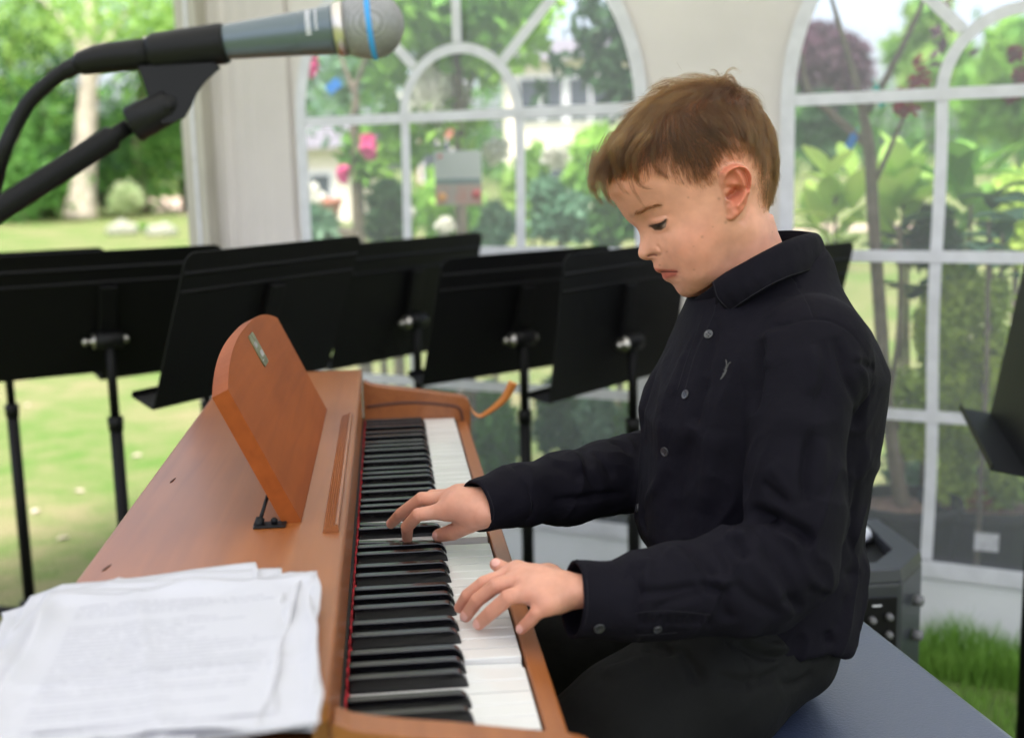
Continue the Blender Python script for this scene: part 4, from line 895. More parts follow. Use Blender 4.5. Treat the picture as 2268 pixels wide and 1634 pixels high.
# clip, plug and cable
ms = thing('microphone_stand', 'black boom microphone stand reaching in from the left', 'microphone stand', (-.80, .05, 0)); TS = Matrix.Translation(-Vector(ms.location))
C0 = np.array(mp(316, 120)); 
clip = pm(MB().tube([mp(330, 119), mp(345, 117), mp(490, 97.5), mp(501, 96)], [36*px, 43*px, 45*px, 43*px], 28), 'clip', M['blkp'], ms, TS)
def slab(poly, d0, d1):
    mb = MB(); n = len(poly); vs = [mp(x, y, d0) for x, y in poly]+[mp(x, y, d1) for x, y in poly]; tri = tessellate_polygon([[Vector((p[0], p[1], 0)) for p in poly]])
    return mb.add(vs, [tuple(t) for t in tri]+[tuple(n+i for i in t[::-1]) for t in tri]+[(i, (i+1) % n, n+(i+1) % n, n+i) for i in range(n)])
K5 = lambda x, y: (x*.3441, y*.3441)
pm(slab([K5(*q) for q in [(885, 425), (1380, 400), (1420, 440), (1330, 520), (1270, 600), (1235, 680), (1190, 760), (1120, 790), (1040, 800), (960, 640), (930, 560)]], -.009, -.004), 'saddle_cheek', M['blkp'], clip, b=.001)
pm(slab([K5(*q) for q in [(885, 425), (1380, 400), (1420, 440), (1330, 520), (1270, 600), (1235, 680), (1190, 760), (1120, 790), (1040, 800), (960, 640), (930, 560)]], .006, .011), 'saddle_cheek', M['blkp'], clip, b=.001)
vw = Vector(-ray(380, 230)).normalized()
pm(MB().lathe([(-.020, 24*px), (.010, 24*px), (.0112, 20*px), (.0115, 12*px), (.013, 11*px), (.0135, 3*px)], mp(*K5(1085, 685)), vw, 24), 'pivot_knob', M['blkp'], clip)
a, b_ = np.array(mp(*K5(850, 805))), np.array(mp(*K5(1110, 670))); pm(MB().tube([a, a*.95+b_*.05, b_*.95+a*.05, b_], [38*px, 41*px, 38*px, 34*px], 22), 'swivel', M['blkp'], clip)
bd0, bd1 = np.array(mp(*K5(830, 815))), np.array(mp(-10, 470)); bdir = (bd1-bd0)/np.linalg.norm(bd1-bd0)
pm(MB().tube([bd0, bd0+bdir*.012, bd0+bdir*.016, bd0+bdir*.75], [18*px, 18*px, 27*px, 27*px], 22), 'boom', M['blk'], ms, TS)
e = bd0+bdir*.62; ms_top = Vector(e)
pm(MB().tube([Vector((e[0], e[1]+.03, .05)), Vector((e[0], e[1]+.03, e[2]+.03))], .0125, 14), 'pole', M['blk'], ms, TS)
pm(MB().lathe([(-.03, .02), (-.02, .026), (.02, .026), (.03, .02)], (e[0], e[1]+.015, e[2]), (0, 1, 0), 16), 'boom_clamp', M['blkp'], ms, TS)
for k in range(3): a_2 = k*2.094+.4; pm(MB().tube([(e[0], e[1]+.03, .09), (e[0]+.3*math.cos(a_2), e[1]+.03+.3*math.sin(a_2), .012)], .009, 10), 'leg', M['blk'], ms, TS)
cb = thing('microphone_cable', 'black microphone cable drooping from the plug off the left edge', 'cable', tuple(mp(300, 122))); TC = Matrix.Translation(-Vector(cb.location))
pm(MB().tube([mp(340, 118), mp(300, 122), mp(250, 127), mp(215, 132), mp(180, 141), mp(168, 146)], [34*px, 34*px, 33*px, 31*px, 26*px, 19*px], 24), 'plug', M['blkp'], cb, TC)
pm(MB().tube([Vector(mp(318, 86, -.006)), Vector(mp(324, 85.5, -.006))], 5*px, 10), 'plug_latch', M['ringm'], cb, TC)
pm(MB().tube(cr([mp(178, 142), mp(140, 160), mp(100, 190), mp(60, 232), mp(30, 285), mp(5, 345), mp(-20, 450, .02), mp(-60, 650, .05), mp(-150, 900, .1)], 8), [19*px]*8+[17*px]*57, 14), 'cord', M['blkp'], cb, TC)
# ================================================================== SHEETS ON THE LID
def paper_mat():
    m = bpy.data.materials.new('printed paper'); m.use_nodes = True; t = m.node_tree; N = t.nodes; L = t.links; b = N['Principled BSDF']; b.inputs['Roughness'].default_value = .8; b.inputs['Specular IOR Level'].default_value = .2
    a_ = N.new('ShaderNodeAttribute'); a_.attribute_name = 'page'; s = N.new('ShaderNodeSeparateXYZ'); L.new(a_.outputs['Vector'], s.inputs[0])
    def mth(op, x, y=None, z=None):
        n = N.new('ShaderNodeMath'); n.operation = op
        for i, v in enumerate((x, y, z)):
            if v is None: continue
            if isinstance(v, (int, float)): n.inputs[i].default_value = v
            else: L.new(v, n.inputs[i])
        return n.outputs[0]
    yy = mth('MULTIPLY', s.outputs['Y'], 40.); row = mth('FRACT', yy); rid_ = mth('FLOOR', yy); line = mth('MULTIPLY', mth('GREATER_THAN', row, .45), mth('LESS_THAN', row, .75))
    cx = N.new('ShaderNodeCombineXYZ'); L.new(mth('MULTIPLY', s.outputs['X'], 90.), cx.inputs[0]); L.new(mth('MULTIPLY', rid_, 3.7), cx.inputs[1]); L.new(mth('MULTIPLY', s.outputs['Z'], 9.), cx.inputs[2])
    no = N.new('ShaderNodeTexNoise'); no.inputs['Scale'].default_value = 1; L.new(cx.outputs[0], no.inputs['Vector'])
    cy = N.new('ShaderNodeCombineXYZ'); L.new(mth('MULTIPLY', rid_, 1.9), cy.inputs[0]); L.new(s.outputs['Z'], cy.inputs[1]); n2 = N.new('ShaderNodeTexNoise'); n2.inputs['Scale'].default_value = 1; L.new(cy.outputs[0], n2.inputs['Vector'])
    lim = mth('MULTIPLY_ADD', n2.outputs[0], 1.5, -.1)
    ink = mth('MULTIPLY', line, mth('GREATER_THAN', no.outputs[0], .42)); ink = mth('MULTIPLY', ink, mth('LESS_THAN', s.outputs['X'], lim)); ink = mth('MULTIPLY', ink, mth('GREATER_THAN', n2.outputs[0], .40))
    ink = mth('MULTIPLY', ink, mth('MULTIPLY', mth('GREATER_THAN', s.outputs['X'], .12), mth('LESS_THAN', s.outputs['X'], .88))); ink = mth('MULTIPLY', ink, mth('LESS_THAN', s.outputs['Y'], .93))
    mx = N.new('ShaderNodeMix'); mx.data_type = 'RGBA'; mx.inputs[6].default_value = (.56, .56, .60, 1); mx.inputs[7].default_value = (.40, .40, .45, 1); L.new(ink, mx.inputs[0]); L.new(mx.outputs[2], b.inputs['Base Color'])
    tr = N.new('ShaderNodeBsdfTranslucent'); tr.inputs[0].default_value = (.8, .8, .8, 1); ms_ = N.new('ShaderNodeMixShader'); ms_.inputs[0].default_value = .15; L.new(b.outputs[0], ms_.inputs[1]); L.new(tr.outputs[0], ms_.inputs[2]); L.new(ms_.outputs[0], N['Material Output'].inputs[0]); return m
M['paper'] = paper_mat()
def sheet(x, y, rz, z, lab, seed, curl=0., corner=0.):
    NX, NY = 42, 56; r_ = np.random.default_rng(seed); U, V_ = np.meshgrid(np.linspace(0, 1, NX), np.linspace(0, 1, NY), indexing='ij'); X_ = (U-.5)*.215; Y_ = (V_-1)*.300
    pp = np.stack([X_.ravel()*1, Y_.ravel(), np.full(X_.size, seed*.37)], 1)
    edge = np.minimum(np.minimum(U, 1-U), np.minimum(V_, 1-V_)).ravel()
    h = .0016*vnoise(pp, 14, seed)+.0022*vnoise(pp, 30, seed+9)*np.clip(1-edge/.25, 0, 1)+.011*np.clip(1-edge/.10, 0, 1)**2*(.5+.5*vnoise(pp, 18, seed+2))
    for k in range(3):
        a = r_.uniform(0, math.pi); c = r_.uniform(-.06, .06); d = np.abs(pp[:, 0]*math.cos(a)+(pp[:, 1]+.15)*math.sin(a)-c); h += .0022*np.exp(-d/.004)
    h += corner*np.clip((U-.8)/.2, 0, 1).ravel()*np.clip((V_-.8)/.2, 0, 1).ravel()+curl*np.clip((.12-V_)/.12, 0, 1).ravel()**2
    xw = X_.ravel()+.0040*vnoise(pp, 25, seed+5)*np.clip(1-edge/.1, 0, 1); yw = Y_.ravel()+.0045*vnoise(pp, 22, seed+6)*np.clip(1-edge/.1, 0, 1)
    c_, s_ = math.cos(rz), math.sin(rz); V3_ = np.stack([x+xw*c_-yw*s_, y+xw*s_+yw*c_, z+np.maximum(h, -.0006)], 1); V3_[:, 2] -= np.clip(-.392-V3_[:, 0], 0, 1)*.35
    i, j = np.meshgrid(np.arange(NX-1), np.arange(NY-1), indexing='ij'); a = (i*NY+j).ravel(); Q = np.stack([a, a+NY, a+NY+1, a+1], 1); me = npmesh('sheet', V3_, Q); at_ = me.attributes.new('page', 'FLOAT_VECTOR', 'POINT'); at_.data.foreach_set('vector', np.stack([U.ravel(), V_.ravel(), np.full(U.size, seed*1.7)], 1).astype(np.float32).ravel())
    cm_ = np.array(CAM); V3_ = cm_+(V3_-cm_)*.9446; me.vertices.foreach_set('co', V3_.astype(np.float32).ravel()); me.update()
    o = obj('paper_sheet', me, M['paper']); md = o.modifiers.new('t', 'SOLIDIFY'); md.thickness = .0001; tag(o, lab, 'sheet of paper', 'printed sheets piled on the piano lid')
sheet(-.335, .236, .16, .8045, 'lowest sheet of the pile, its corner showing furthest left', 1, corner=.002)
sheet(-.311, .229, .06, .8065, 'sheet second from the bottom, showing along the far left edge of the pile', 2)
sheet(-.295, .212, -.02, .8085, 'middle sheet of the pile, its far right corner sticking out beyond the top one', 3, corner=.004)
sheet(-.280, .197, .04, .8105, 'sheet just under the top one, crumpled along the right edge', 4)
sheet(-.284, .190, .075, .8125, 'top sheet of the pile with faint printed lines', 5, corner=-.001)
# ================================================================== BENCH
M['vinyl'] = mat('black vinyl', (.026, .037, .080), .34, spec=1., coat=.8, coatr=.32, bump=.9, bscale=420, dist=.0010)  # blue of the seat's reflection is mixed into the base colour
be0, be1 = at(1890, 1355, BZ_, 2) if False else at(1890, 1355, .575, 2), at(2250, 1634, .575, 2)
dv = (be0-be1)/np.linalg.norm(be0-be1); a_b = math.atan2(dv[1], dv[0])-math.pi/2
bc = be1+dv*.10; bench = thing('piano_bench', 'long black vinyl topped piano bench the boy sits on', 'bench', (float(bc[0]), float(bc[1]), 0), rz=a_b)
def bb(mb, n_, m, b=0):
    o = mb.build(n_, m, bench)
    if b: bev(o, b, 4)
bb(MB().box((-.335, -.62, .532), (.004, .42, .575)), 'seat', M['vinyl'], .010)
bb(MB().box((-.325, -.61, .500), (-.006, .41, .531)), 'frame', M['blk'], .002)
for sx in (-.31, -.05):
    for sy in (-.58, .36): bb(MB().box((sx, sy, 0), (sx+.035, sy+.035, .4995)), 'leg', M['blk'], .003)
# ================================================================== LOUDSPEAKER BEHIND THE BENCH
amp = thing('stage_loudspeaker', 'black floor amplifier with rows of knobs and a carrying handle behind the bench', 'loudspeaker', (.62, 1.13, 0)); TA = Matrix.Translation(-Vector(amp.location))
M['ampp'] = mat('dark grey moulded plastic', (.030, .033, .042), .34, bump=.2, bscale=300, dist=.0005)
fp = [(.43, 1.0), (.70, 1.0), (.775, 1.09), (.775, 1.28), (.43, 1.28)]
def ins(poly, d):
    c = np.mean(poly, 0); return [tuple(np.array(p)+(c-np.array(p))/np.linalg.norm(c-np.array(p))*d) for p in poly]
pm(MB().prism(fp, .0, .478, 'z'), 'cabinet', M['ampp'], amp, TA, .006)
inn = ins(fp, .05); n = 5; vs = [(*p, .4785) for p in fp]+[(*p, .4785) for p in inn]+[(*p, .500) for p in ins(fp, .004)]+[(*p, .500) for p in inn]
fs = []
for i in range(n): j = (i+1) % n; fs += [(i, j, 10+j, 10+i), (10+i, 10+j, 15+j, 15+i), (15+i, 15+j, 5+j, 5+i), (5+i, 5+j, j, i)]
pm(MB().add(vs, fs), 'top_rim', M['ampp'], amp, TA, .002)
pm(MB().add([(*p, .4795) for p in inn], [tuple(range(5))]), 'handle_well', M['blkp'], amp, TA)
M['hnd'] = mat('pale grey handle', (.75, .76, .82), .35); pm(MB().tube([(.585, 1.055, .485), (.60, 1.07, .497), (.715, 1.20, .499), (.725, 1.215, .486)], [.013, .014, .014, .013], 12), 'carry_handle', M['hnd'], amp, TA)
pm(MB().box((.44, .9955, .10), (.692, .9985, .455)), 'control_panel', M['blk'], amp, TA, .001)
M['knob'] = mat('grey control knob', (.13, .13, .14), .35)
for r0, zz_ in enumerate((.425, .395, .355, .315)):
    for k in range(5):
        xk = .565+.028*k; pm(MB().lathe([(0, .0065), (.010, .0055), (.0115, .003)], (xk, .9945, zz_-.004*(k % 2)), (0, -1, 0), 12), 'knob', M['knob'], amp, TA)
for k in range(4): pm(MB().box((.56+.03*k, .9938, .442), (.575+.03*k, .9945, .445)), 'panel_marking', M['pale'], amp, TA)
for zz_ in (.43, .37): 
    pm(MB().lathe([(0, .010), (.014, .009), (.016, .005)], (.742, 1.045, zz_), (.77, -.64, 0), 14), 'knob', M['knob'], amp, TA)
for sx, sy in ((.45, 1.02), (.68, 1.02), (.45, 1.26), (.75, 1.26)): pass
# small socket hanging under the far stand
# ================================================================== THE BOY
BX = .30; YB = .45
# ---- head frame
HA = R(6.3)
HF = np.array([-math.cos(HA), math.sin(HA), 0]); HL = np.array([-math.sin(HA), -math.cos(HA), 0]); HU = np.array([0, 0, 1.])
HO = at(1560, 400, .46)
def uv(px, py, wl=0.):
    """point on the head at lateral offset wl (metres) -> (u, v) in head plane"""
    n = HL; d = ray(px, py); k = (n@(HO-CAM)+wl)/(n@d); q = CAM+d*k-HO; return q@HF, q@HU
def H1(x, y): return ((1430+x/5.27)*.9072, (430+y/5.27)*.9072)
def H2(x, y): return ((1700+x/4.808)*.9072, (380+y/4.808)*.9072)
def H3(x, y): return ((1430+x/4.416)*.9072, (150+y/4.416)*.9072)
def h2w(u, v, w): return HO+np.multiply.outer(u, HF)+np.multiply.outer(v, HU)+np.multiply.outer(w, HL)
bnd = [H3(*q) for q in [(1960, 1630), (1985, 1500), (2005, 1350), (2022, 1200), (2025, 1050), (2010, 880), (1975, 730), (1905, 590), (1800, 440), (1650, 330), (1450, 255), (1250, 235), (1050, 262), (860, 340), (690, 450), (540, 580), (420, 720), (330, 860), (268, 1000), (232, 1130), (215, 1250), (226, 1370), (246, 1450)]]
bnd += [H1(*q) for q in [(372, 330), (430, 415), (478, 490), (520, 548), (572, 600), (640, 650), (680, 705), (700, 770), (700, 850), (690, 920), (674, 985), (690, 1040), (735, 1073), (795, 1082), (853, 1078), (869, 1110), (877, 1160), (887, 1192), (906, 1222), (945, 1243), (985, 1247), (983, 1275), (996, 1312), (1032, 1346), (1085, 1366), (1122, 1390), (1150, 1430), (1175, 1475), (1210, 1515), (1262, 1545), (1330, 1560), (1400, 1552), (1480, 1545)]]
bnd += [H2(*q) for q in [(150, 1645), (290, 1650), (400, 1760), (450, 1900), (480, 2050)]]
bnd += [H2(*q) for q in [(1380, 2050), (1290, 1800), (1180, 1500), (1090, 1230), (1005, 1020), (955, 900), (918, 780), (897, 690)]]
def dens(pts, step):
    out = []; pts = pts+[pts[0]]
    for a, b in zip(pts[:-1], pts[1:]):
        n = max(1, int(math.dist(a, b)/step+.5)); out += [(a[0]+(b[0]-a[0])*k/n, a[1]+(b[1]-a[1])*k/n) for k in range(n)]
    return out
BUV = np.array([uv(*p) for p in bnd])
ctl = []   # (px, py, half width mm)
ctl += [(*H3(x, y), w_) for x, y, w_ in [(1100, 600, 64), (1500, 600, 66), (1300, 900, 71), (1700, 850, 67), (1500, 1050, 71), (900, 900, 63), (700, 1000, 56), (500, 1120, 45), (1100, 1200, 66), (820, 1280, 60), (1830, 1100, 55), (1820, 1350, 50), (900, 500, 55), (1300, 400, 52), (1650, 500, 55), (600, 750, 45), (400, 1000, 33), (1500, 1300, 68), (330, 1250, 24), (400, 1400, 36), (1950, 1000, 33), (1930, 1350, 30), (1850, 650, 40)]]
ctl += [(*H1(x, y), w_) for x, y, w_ in [(560, 420, 25), (640, 520, 20), (800, 370, 40), (1000, 330, 50), (1250, 330, 58), (1500, 300, 63), (760, 560, 19), (900, 590, 30), (1050, 560, 41), (1200, 560, 49), (745, 700, 9), (850, 730, 17), (950, 760, 26), (745, 850, 8.5), (830, 870, 15), (900, 870, 21), (750, 990, 10), (830, 980, 13), (900, 990, 16), (940, 1030, 17), (860, 1060, 9), (1000, 900, 33), (1120, 820, 44), (1300, 800, 54), (1500, 750, 61), (1150, 980, 43), (1400, 1000, 55), (1550, 1000, 59), (930, 1120, 12), (1000, 1120, 22), (1080, 1110, 31), (1250, 1150, 43), (950, 1200, 12), (1060, 1215, 20), (1150, 1215, 26), (1040, 1290, 12.5), (1100, 1290, 19), (1180, 1310, 27), (1300, 1300, 41), (1500, 1300, 51), (1140, 1400, 12), (1230, 1430, 21), (1330, 1460, 26), (1440, 1420, 36), (1350, 1540, 12), (1430, 1530, 18)]]
ctl += [(*H2(x, y), w_) for x, y, w_ in [(0, 1100, 55), (200, 900, 60), (330, 1000, 57), (200, 1200, 52), (100, 1350, 50), (0, 1500, 38), (220, 1400, 44), (420, 1150, 49), (500, 900, 56), (520, 1250, 44), (600, 1050, 48), (700, 850, 50), (700, 1100, 47), (820, 900, 40), (600, 1400, 46), (800, 1300, 47), (900, 1150, 38), (950, 1400, 44), (1000, 1700, 44), (700, 1750, 50), (560, 1700, 36), (400, 1540, 36), (880, 1000, 26)]]
C = []
for (px, py, w_) in ctl: u, v = uv(px, py, w_*.001); C.append((u, v, (w_*.001)**2))
# boundary points as zero, points just outside negative, points just inside follow a rounded edge
B = np.array(dens([tuple(b) for b in BUV], .0045)); n = len(B)
tg = np.roll(B, -1, 0)-np.roll(B, 1, 0); tg /= np.linalg.norm(tg, axis=1, keepdims=True); nr = np.stack([tg[:, 1], -tg[:, 0]], 1)
area = .5*np.sum(B[:, 0]*np.roll(B[:, 1], -1)-np.roll(B[:, 0], -1)*B[:, 1]); nr *= 1 if area > 0 else -1
pts = [(b[0], b[1], 0) for b in B]+[(b[0]+m[0]*.006, b[1]+m[1]*.006, -.00012) for b, m in zip(B[::2], nr[::2])]+C
pts = np.array(pts)
def phi(r): return np.where(r > 0, r*r*np.log(r+1e-12), 0)
S_ = 100.
X = pts[:, :2]*S_; K = phi(np.linalg.norm(X[:, None]-X[None], axis=2))+np.diag(np.where(pts[:, 2] > 0, 1.6, .02))
Pm = np.concatenate([np.ones((len(X), 1)), X], 1); A_ = np.zeros((len(X)+3,)*2); A_[:len(X), :len(X)] = K; A_[:len(X), len(X):] = Pm; A_[len(X):, :len(X)] = Pm.T
sol = np.linalg.solve(A_, np.concatenate([pts[:, 2]*1e4, np.zeros(3)]))
def Sfun(u, v):
    q = np.stack([u.ravel()*S_, v.ravel()*S_], 1); out = np.zeros(len(q))
    for i in range(0, len(q), 4000): out[i:i+4000] = phi(np.linalg.norm(q[i:i+4000, None]-X[None], axis=2))@sol[:len(X)]
    out += sol[-3]+q@sol[-2:]; return (out*1e-4).reshape(u.shape)
# ---- surface detail on the side of the head (mm, sigma mm); both sides alike
def W3(fn, pts, wl): return [uv(*fn(*q), wl*.001) for q in pts]
det = []
def stroke(fn, pts, wl, amp, sig, kind='g'): det.append((np.array(W3(fn, pts, wl)), amp*.001, sig*.001, kind))
stroke(H1, [(935, 610), (985, 590)], 34, 4.2, 6.5)              # lids over the eyeball
stroke(H1, [(800, 600), (830, 660)], 22, -2.0, 3.5)             # inner corner
stroke(H1, [(760, 480), (860, 440), (1000, 430)], 35, 1.2, 5)
stroke(H1, [(790, 560), (850, 552), (930, 528), (1010, 500)], 34, -1.5, .9)   # fold of the upper lid
stroke(H1, [(840, 585), (920, 560), (1000, 530)], 36, .7, 1.3)
stroke(H1, [(830, 650), (870, 610), (930, 590), (1000, 560), (1035, 545)], 36, .9, .9)  # rim of the upper lid
stroke(H1, [(870, 655), (920, 645), (980, 630), (1015, 600)], 36, -1.9, 2.2)   # slit of the eye
stroke(H1, [(880, 712), (950, 722), (1015, 690), (1048, 630)], 36, .7, 1.2)   # lower lid
stroke(H1, [(860, 720), (940, 750), (1040, 720)], 34, -1.2, 3)
stroke(H1, [(880, 930), (905, 965)], 15, 1.8, 3.2)              # wing of the nose
stroke(H1, [(925, 900), (962, 950), (972, 1000), (945, 1040)], 18, -2.3, 1.5)
stroke(H1, [(808, 1040), (835, 1020), (875, 1005), (912, 1012)], 12, -4.2, 1.3)  # nostril
stroke(H1, [(1000, 860), (1020, 950), (1040, 1050)], 28, -.9, 6)
stroke(H1, [(905, 1212), (960, 1205), (1060, 1212), (1140, 1216)], 18, 1.1, 1.6)   # upper lip
stroke(H1, [(990, 1240), (1040, 1228), (1090, 1222), (1150, 1215)], 18, -2.3, .9)  # mouth line
stroke(H1, [(1010, 1290), (1060, 1270), (1115, 1245)], 17, 1.4, 2.0)               # lower lip
stroke(H1, [(1100, 1350), (1160, 1310)], 20, -1.2, 3)
stroke(H1, [(1160, 1216), (1180, 1235)], 26, -1.0, 2.6)
stroke(H1, [(1230, 920), (1350, 950)], 50, 1.6, 14)
stroke(H1, [(620, 520), (700, 470), (800, 420), (930, 390)], 32, .8, 3)
stroke(H2, [(-40, 1640), (100, 1550), (220, 1450), (330, 1370), (420, 1290)], 44, .4, 3)
# hollow behind the ear and below the jaw (step)
jaw = np.array(W3(H2, [(-60, 1700), (60, 1620), (160, 1540), (260, 1455), (360, 1375), (450, 1290), (500, 1200)], 42))
stroke(H2, [(560, 760), (640, 600), (680, 420)], 60, -3, 4)
# ---- ear: relief over its own outline
earo = [(372, 700), (352, 640), (335, 560), (318, 470), (290, 400), (265, 330), (258, 260), (282, 195), (335, 140), (405, 105), (480, 95), (545, 112), (600, 150), (640, 205), (655, 265), (650, 340), (640, 430), (628, 520), (605, 590), (570, 650), (520, 710), (465, 755), (420, 765), (385, 745)]
EW = 74
EO = np.array(W3(H2, earo, EW))
ear_h = [(340, 220, 9), (300, 300, 6), (360, 160, 12), (440, 130, 15), (520, 135, 17), (590, 175, 19), (625, 240, 20), (632, 330, 20), (618, 440, 18), (590, 530, 16), (545, 610, 14), (480, 690, 12), (420, 720, 10), (400, 660, 7), (345, 480, 5), (350, 540, 6.5), (365, 560, 6.5), (330, 400, 4)]
eridge = [  # (points, height mm, sigma mm) raised folds; hollow floor is low
    ([(300, 330), (312, 260), (345, 195), (400, 150), (470, 122), (540, 135), (595, 178), (628, 245), (634, 330), (625, 430)], 6.5, 1.6),
    ([(450, 180), (500, 250), (540, 330), (565, 400), (560, 470), (530, 530), (480, 585)], 4.6, 2.5),
    ([(430, 330), (490, 345), (540, 360)], 2.5, 1.5),
    ([(345, 440), (358, 500), (366, 545)], 4.0, 2.0),
    ([(430, 600), (400, 615)], 1.5, 2.0),
    ([(450, 680), (500, 640)], 3.5, 5.0),
]
epit = [([(430, 470), (470, 440), (500, 410)], -12.5, 4.4), ([(385, 370), (440, 385), (500, 400)], -3.5, 1.6), ([(385, 250), (420, 230)], -2.0, 3.5), ([(395, 585), (392, 560)], -4.5, 1.6), ([(372, 480), (384, 500)], -8, 1.5), ([(560, 200), (600, 280), (600, 380)], -4.5, 2.2), ([(440, 165), (500, 160), (560, 185)], -2.2, 1.2)]
HH = .0010
lo = np.array([BUV[:, 0].min()-.004, BUV[:, 1].min()+.012, -.094]); hi = np.array([BUV[:, 0].max()+.004, BUV[:, 1].max()+.004, .094])
G = Grid(lo, hi, HH)
ua = G.lo[0]+np.arange(G.n[0])*HH; va = G.lo[1]+np.arange(G.n[1])*HH; wa = G.lo[2]+np.arange(G.n[2])*HH
UU, VV = np.meshgrid(ua, va, indexing='ij')
uc, vc = np.meshgrid(ua[::2], va[::2], indexing='ij'); Sc = Sfun(uc, vc)
def up2(A, n0, n1):
    o = np.zeros((A.shape[0]*2-1, A.shape[1]*2-1)); o[::2, ::2] = A; o[1::2, ::2] = (A[1:]+A[:-1])/2; o[:, 1::2] = (o[:, 2::2]+o[:, :-1:2])/2
    o = np.pad(o, ((0, 2), (0, 2)), 'edge'); return o[:n0, :n1]
S2 = up2(Sc, *UU.shape)
# keep it inside the traced outline
def inside(poly, U, V):
    c = np.zeros(U.shape, bool); n = len(poly)
    for i in range(n):
        x1, y1 = poly[i]; x2, y2 = poly[(i+1) % n]
        cond = ((y1 > V) != (y2 > V)) & (U < (x2-x1)*(V-y1)/((y2-y1) if y2 != y1 else 1e-12)+x1); c ^= cond
    return c
def d2(line, U, V):
    d = np.full(U.shape, 1e9)
    for a, b in zip(line[:-1], line[1:]):
        ab = b-a; t = np.clip(((U-a[0])*ab[0]+(V-a[1])*ab[1])/(ab@ab+1e-12), 0, 1); d = np.minimum(d, np.hypot(U-a[0]-t*ab[0], V-a[1]-t*ab[1]))
    return d
INS = inside(B, UU, VV); DB = d2(np.vstack([B, B[:1]]), UU, VV)
S2 = np.where(INS, np.maximum(S2, (DB*.8)**2), -np.maximum(np.abs(S2)*0, (DB*.8)**2)-0)
Dt = np.zeros_like(UU)
for line, amp, sig, kd in det: Dt += amp*np.exp(-(d2(line, UU, VV)/sig)**2)
# under the jaw the surface steps in
jd = d2(jaw, UU, VV)
ji = np.interp(UU, jaw[::-1, 0] if jaw[0, 0] > jaw[-1, 0] else jaw[:, 0], jaw[::-1, 1] if jaw[0, 0] > jaw[-1, 0] else jaw[:, 1])
span = (UU > jaw[:, 0].min()) & (UU < jaw[:, 0].max()+.02)
below = np.clip((ji-VV)/.004, 0, 1)*np.exp(-np.clip(ji-VV, 0, 1)/.030)
fade = np.clip((UU-jaw[:, 0].min())/.03, 0, 1)
Dt += -.0075*below*fade*span
Wd = np.sqrt(np.maximum(S2, 0))
dim = np.clip(Wd/.008, .25, 1)
Wf = Wd+Dt*dim
# ear relief
EI = inside(EO, UU, VV); ED = d2(np.vstack([EO, EO[:1]]), UU, VV)
eh = np.array([(*uv(*H2(x, y), EW*.001), h_*.001) for x, y, h_ in ear_h])
sel = EI | (ED < .006)
num = np.zeros_like(UU); den = np.zeros_like(UU)+1e-12
for a, b, h_ in eh: g_ = 1/(np.hypot(UU-a, VV-b)**2+4e-6); num += g_*h_; den += g_
eb = num/den
er = eb.copy()*1.08
for ln, a, s_ in eridge+epit: er += a*.001*np.exp(-(d2(np.array(W3(H2, ln, EW)), UU, VV)/(s_*.001))**2)
edge = np.where(EI, ED, -ED); sm = np.clip(edge/.0022+.15, 0, 1); sm = np.sqrt(1-(1-sm)**2)
# front of the ear blends into the cheek
fr = np.array(W3(H2, [(372, 700), (352, 640), (335, 560), (318, 470), (290, 400), (265, 330), (258, 260)], EW)); fd = d2(fr, UU, VV); bl = np.clip(fd/.006, 0, 1); bl = bl*bl*(3-2*bl)
E_ = er*sm*np.clip(bl+.0, 0, 1); E_ = np.where(sel, np.maximum(E_, -.004*0+E_), 0)
WE = np.maximum(Wf+np.where(EI, E_, 0), 0)
F = np.empty(G.n, np.float32)
aw = np.abs(wa)
out = S2 < 0; dn = np.where(out, np.sqrt(np.abs(S2)), 0)
for k in range(G.n[2]):
    F[:, :, k] = np.where(out, np.sqrt(dn**2+aw[k]**2)*.9+.0002, aw[k]-WE)
# distances near steep rims: limit slope by a light blur of the field
def blur(F, it=1):
    for _ in range(it):
        for ax in range(3):
            a = np.swapaxes(F, 0, ax); b = a.copy(); b[1:-1] = (a[:-2]+2*a[1:-1]+a[2:])*.25; F = np.swapaxes(b, 0, ax)
    return F
F = np.clip(F, -.02, .02); F[:, :, 0] = .02; F[:, :, -1] = .02; F[:, 0, :] = .02
G.F = blur(F, 1)
hv, hq = G.nets(); hv = lap(hv, hq, 2, .5)
print('head verts', len(hv))
HG = G
headV = h2w(hv[:, 0], hv[:, 1], hv[:, 2])
# colour attribute
def colour(base, V, masks):
    c = np.tile(np.array(base), (len(V), 1))
    for m, col in masks: c = c*(1-m[:, None])+np.array(col)[None]*m[:, None]
    return c
hu_, hv_, hw_ = hv[:, 0], hv[:, 1], hv[:, 2]
def gm(fn, pts, wl, sig): return np.exp(-(d2(np.array(W3(fn, pts, wl)), hu_, hv_)/(sig*.001))**2)
SK = (.67, .33, .225)
lip = np.clip(gm(H1, [(912, 1222), (960, 1222), (1060, 1220), (1135, 1217)], 18, 1.9)*1.2+gm(H1, [(1010, 1300), (1050, 1285), (1110, 1248)], 16, 4.0)*1.4, 0, 1)
inmouth = gm(H1, [(990, 1242), (1040, 1232), (1085, 1225), (1150, 1216)], 16, .9)
en = vnoise(hv, 90, 3)*.5+vnoise(hv, 260, 4)*.3
earm = np.where(inside(EO, hu_, hv_), 1, 0)*np.clip(d2(fr, hu_, hv_)/.009, 0, 1)*(np.abs(hw_) > .04)
cheek = gm(H1, [(1350, 900), (1500, 800), (1450, 1000)], 52, 22)
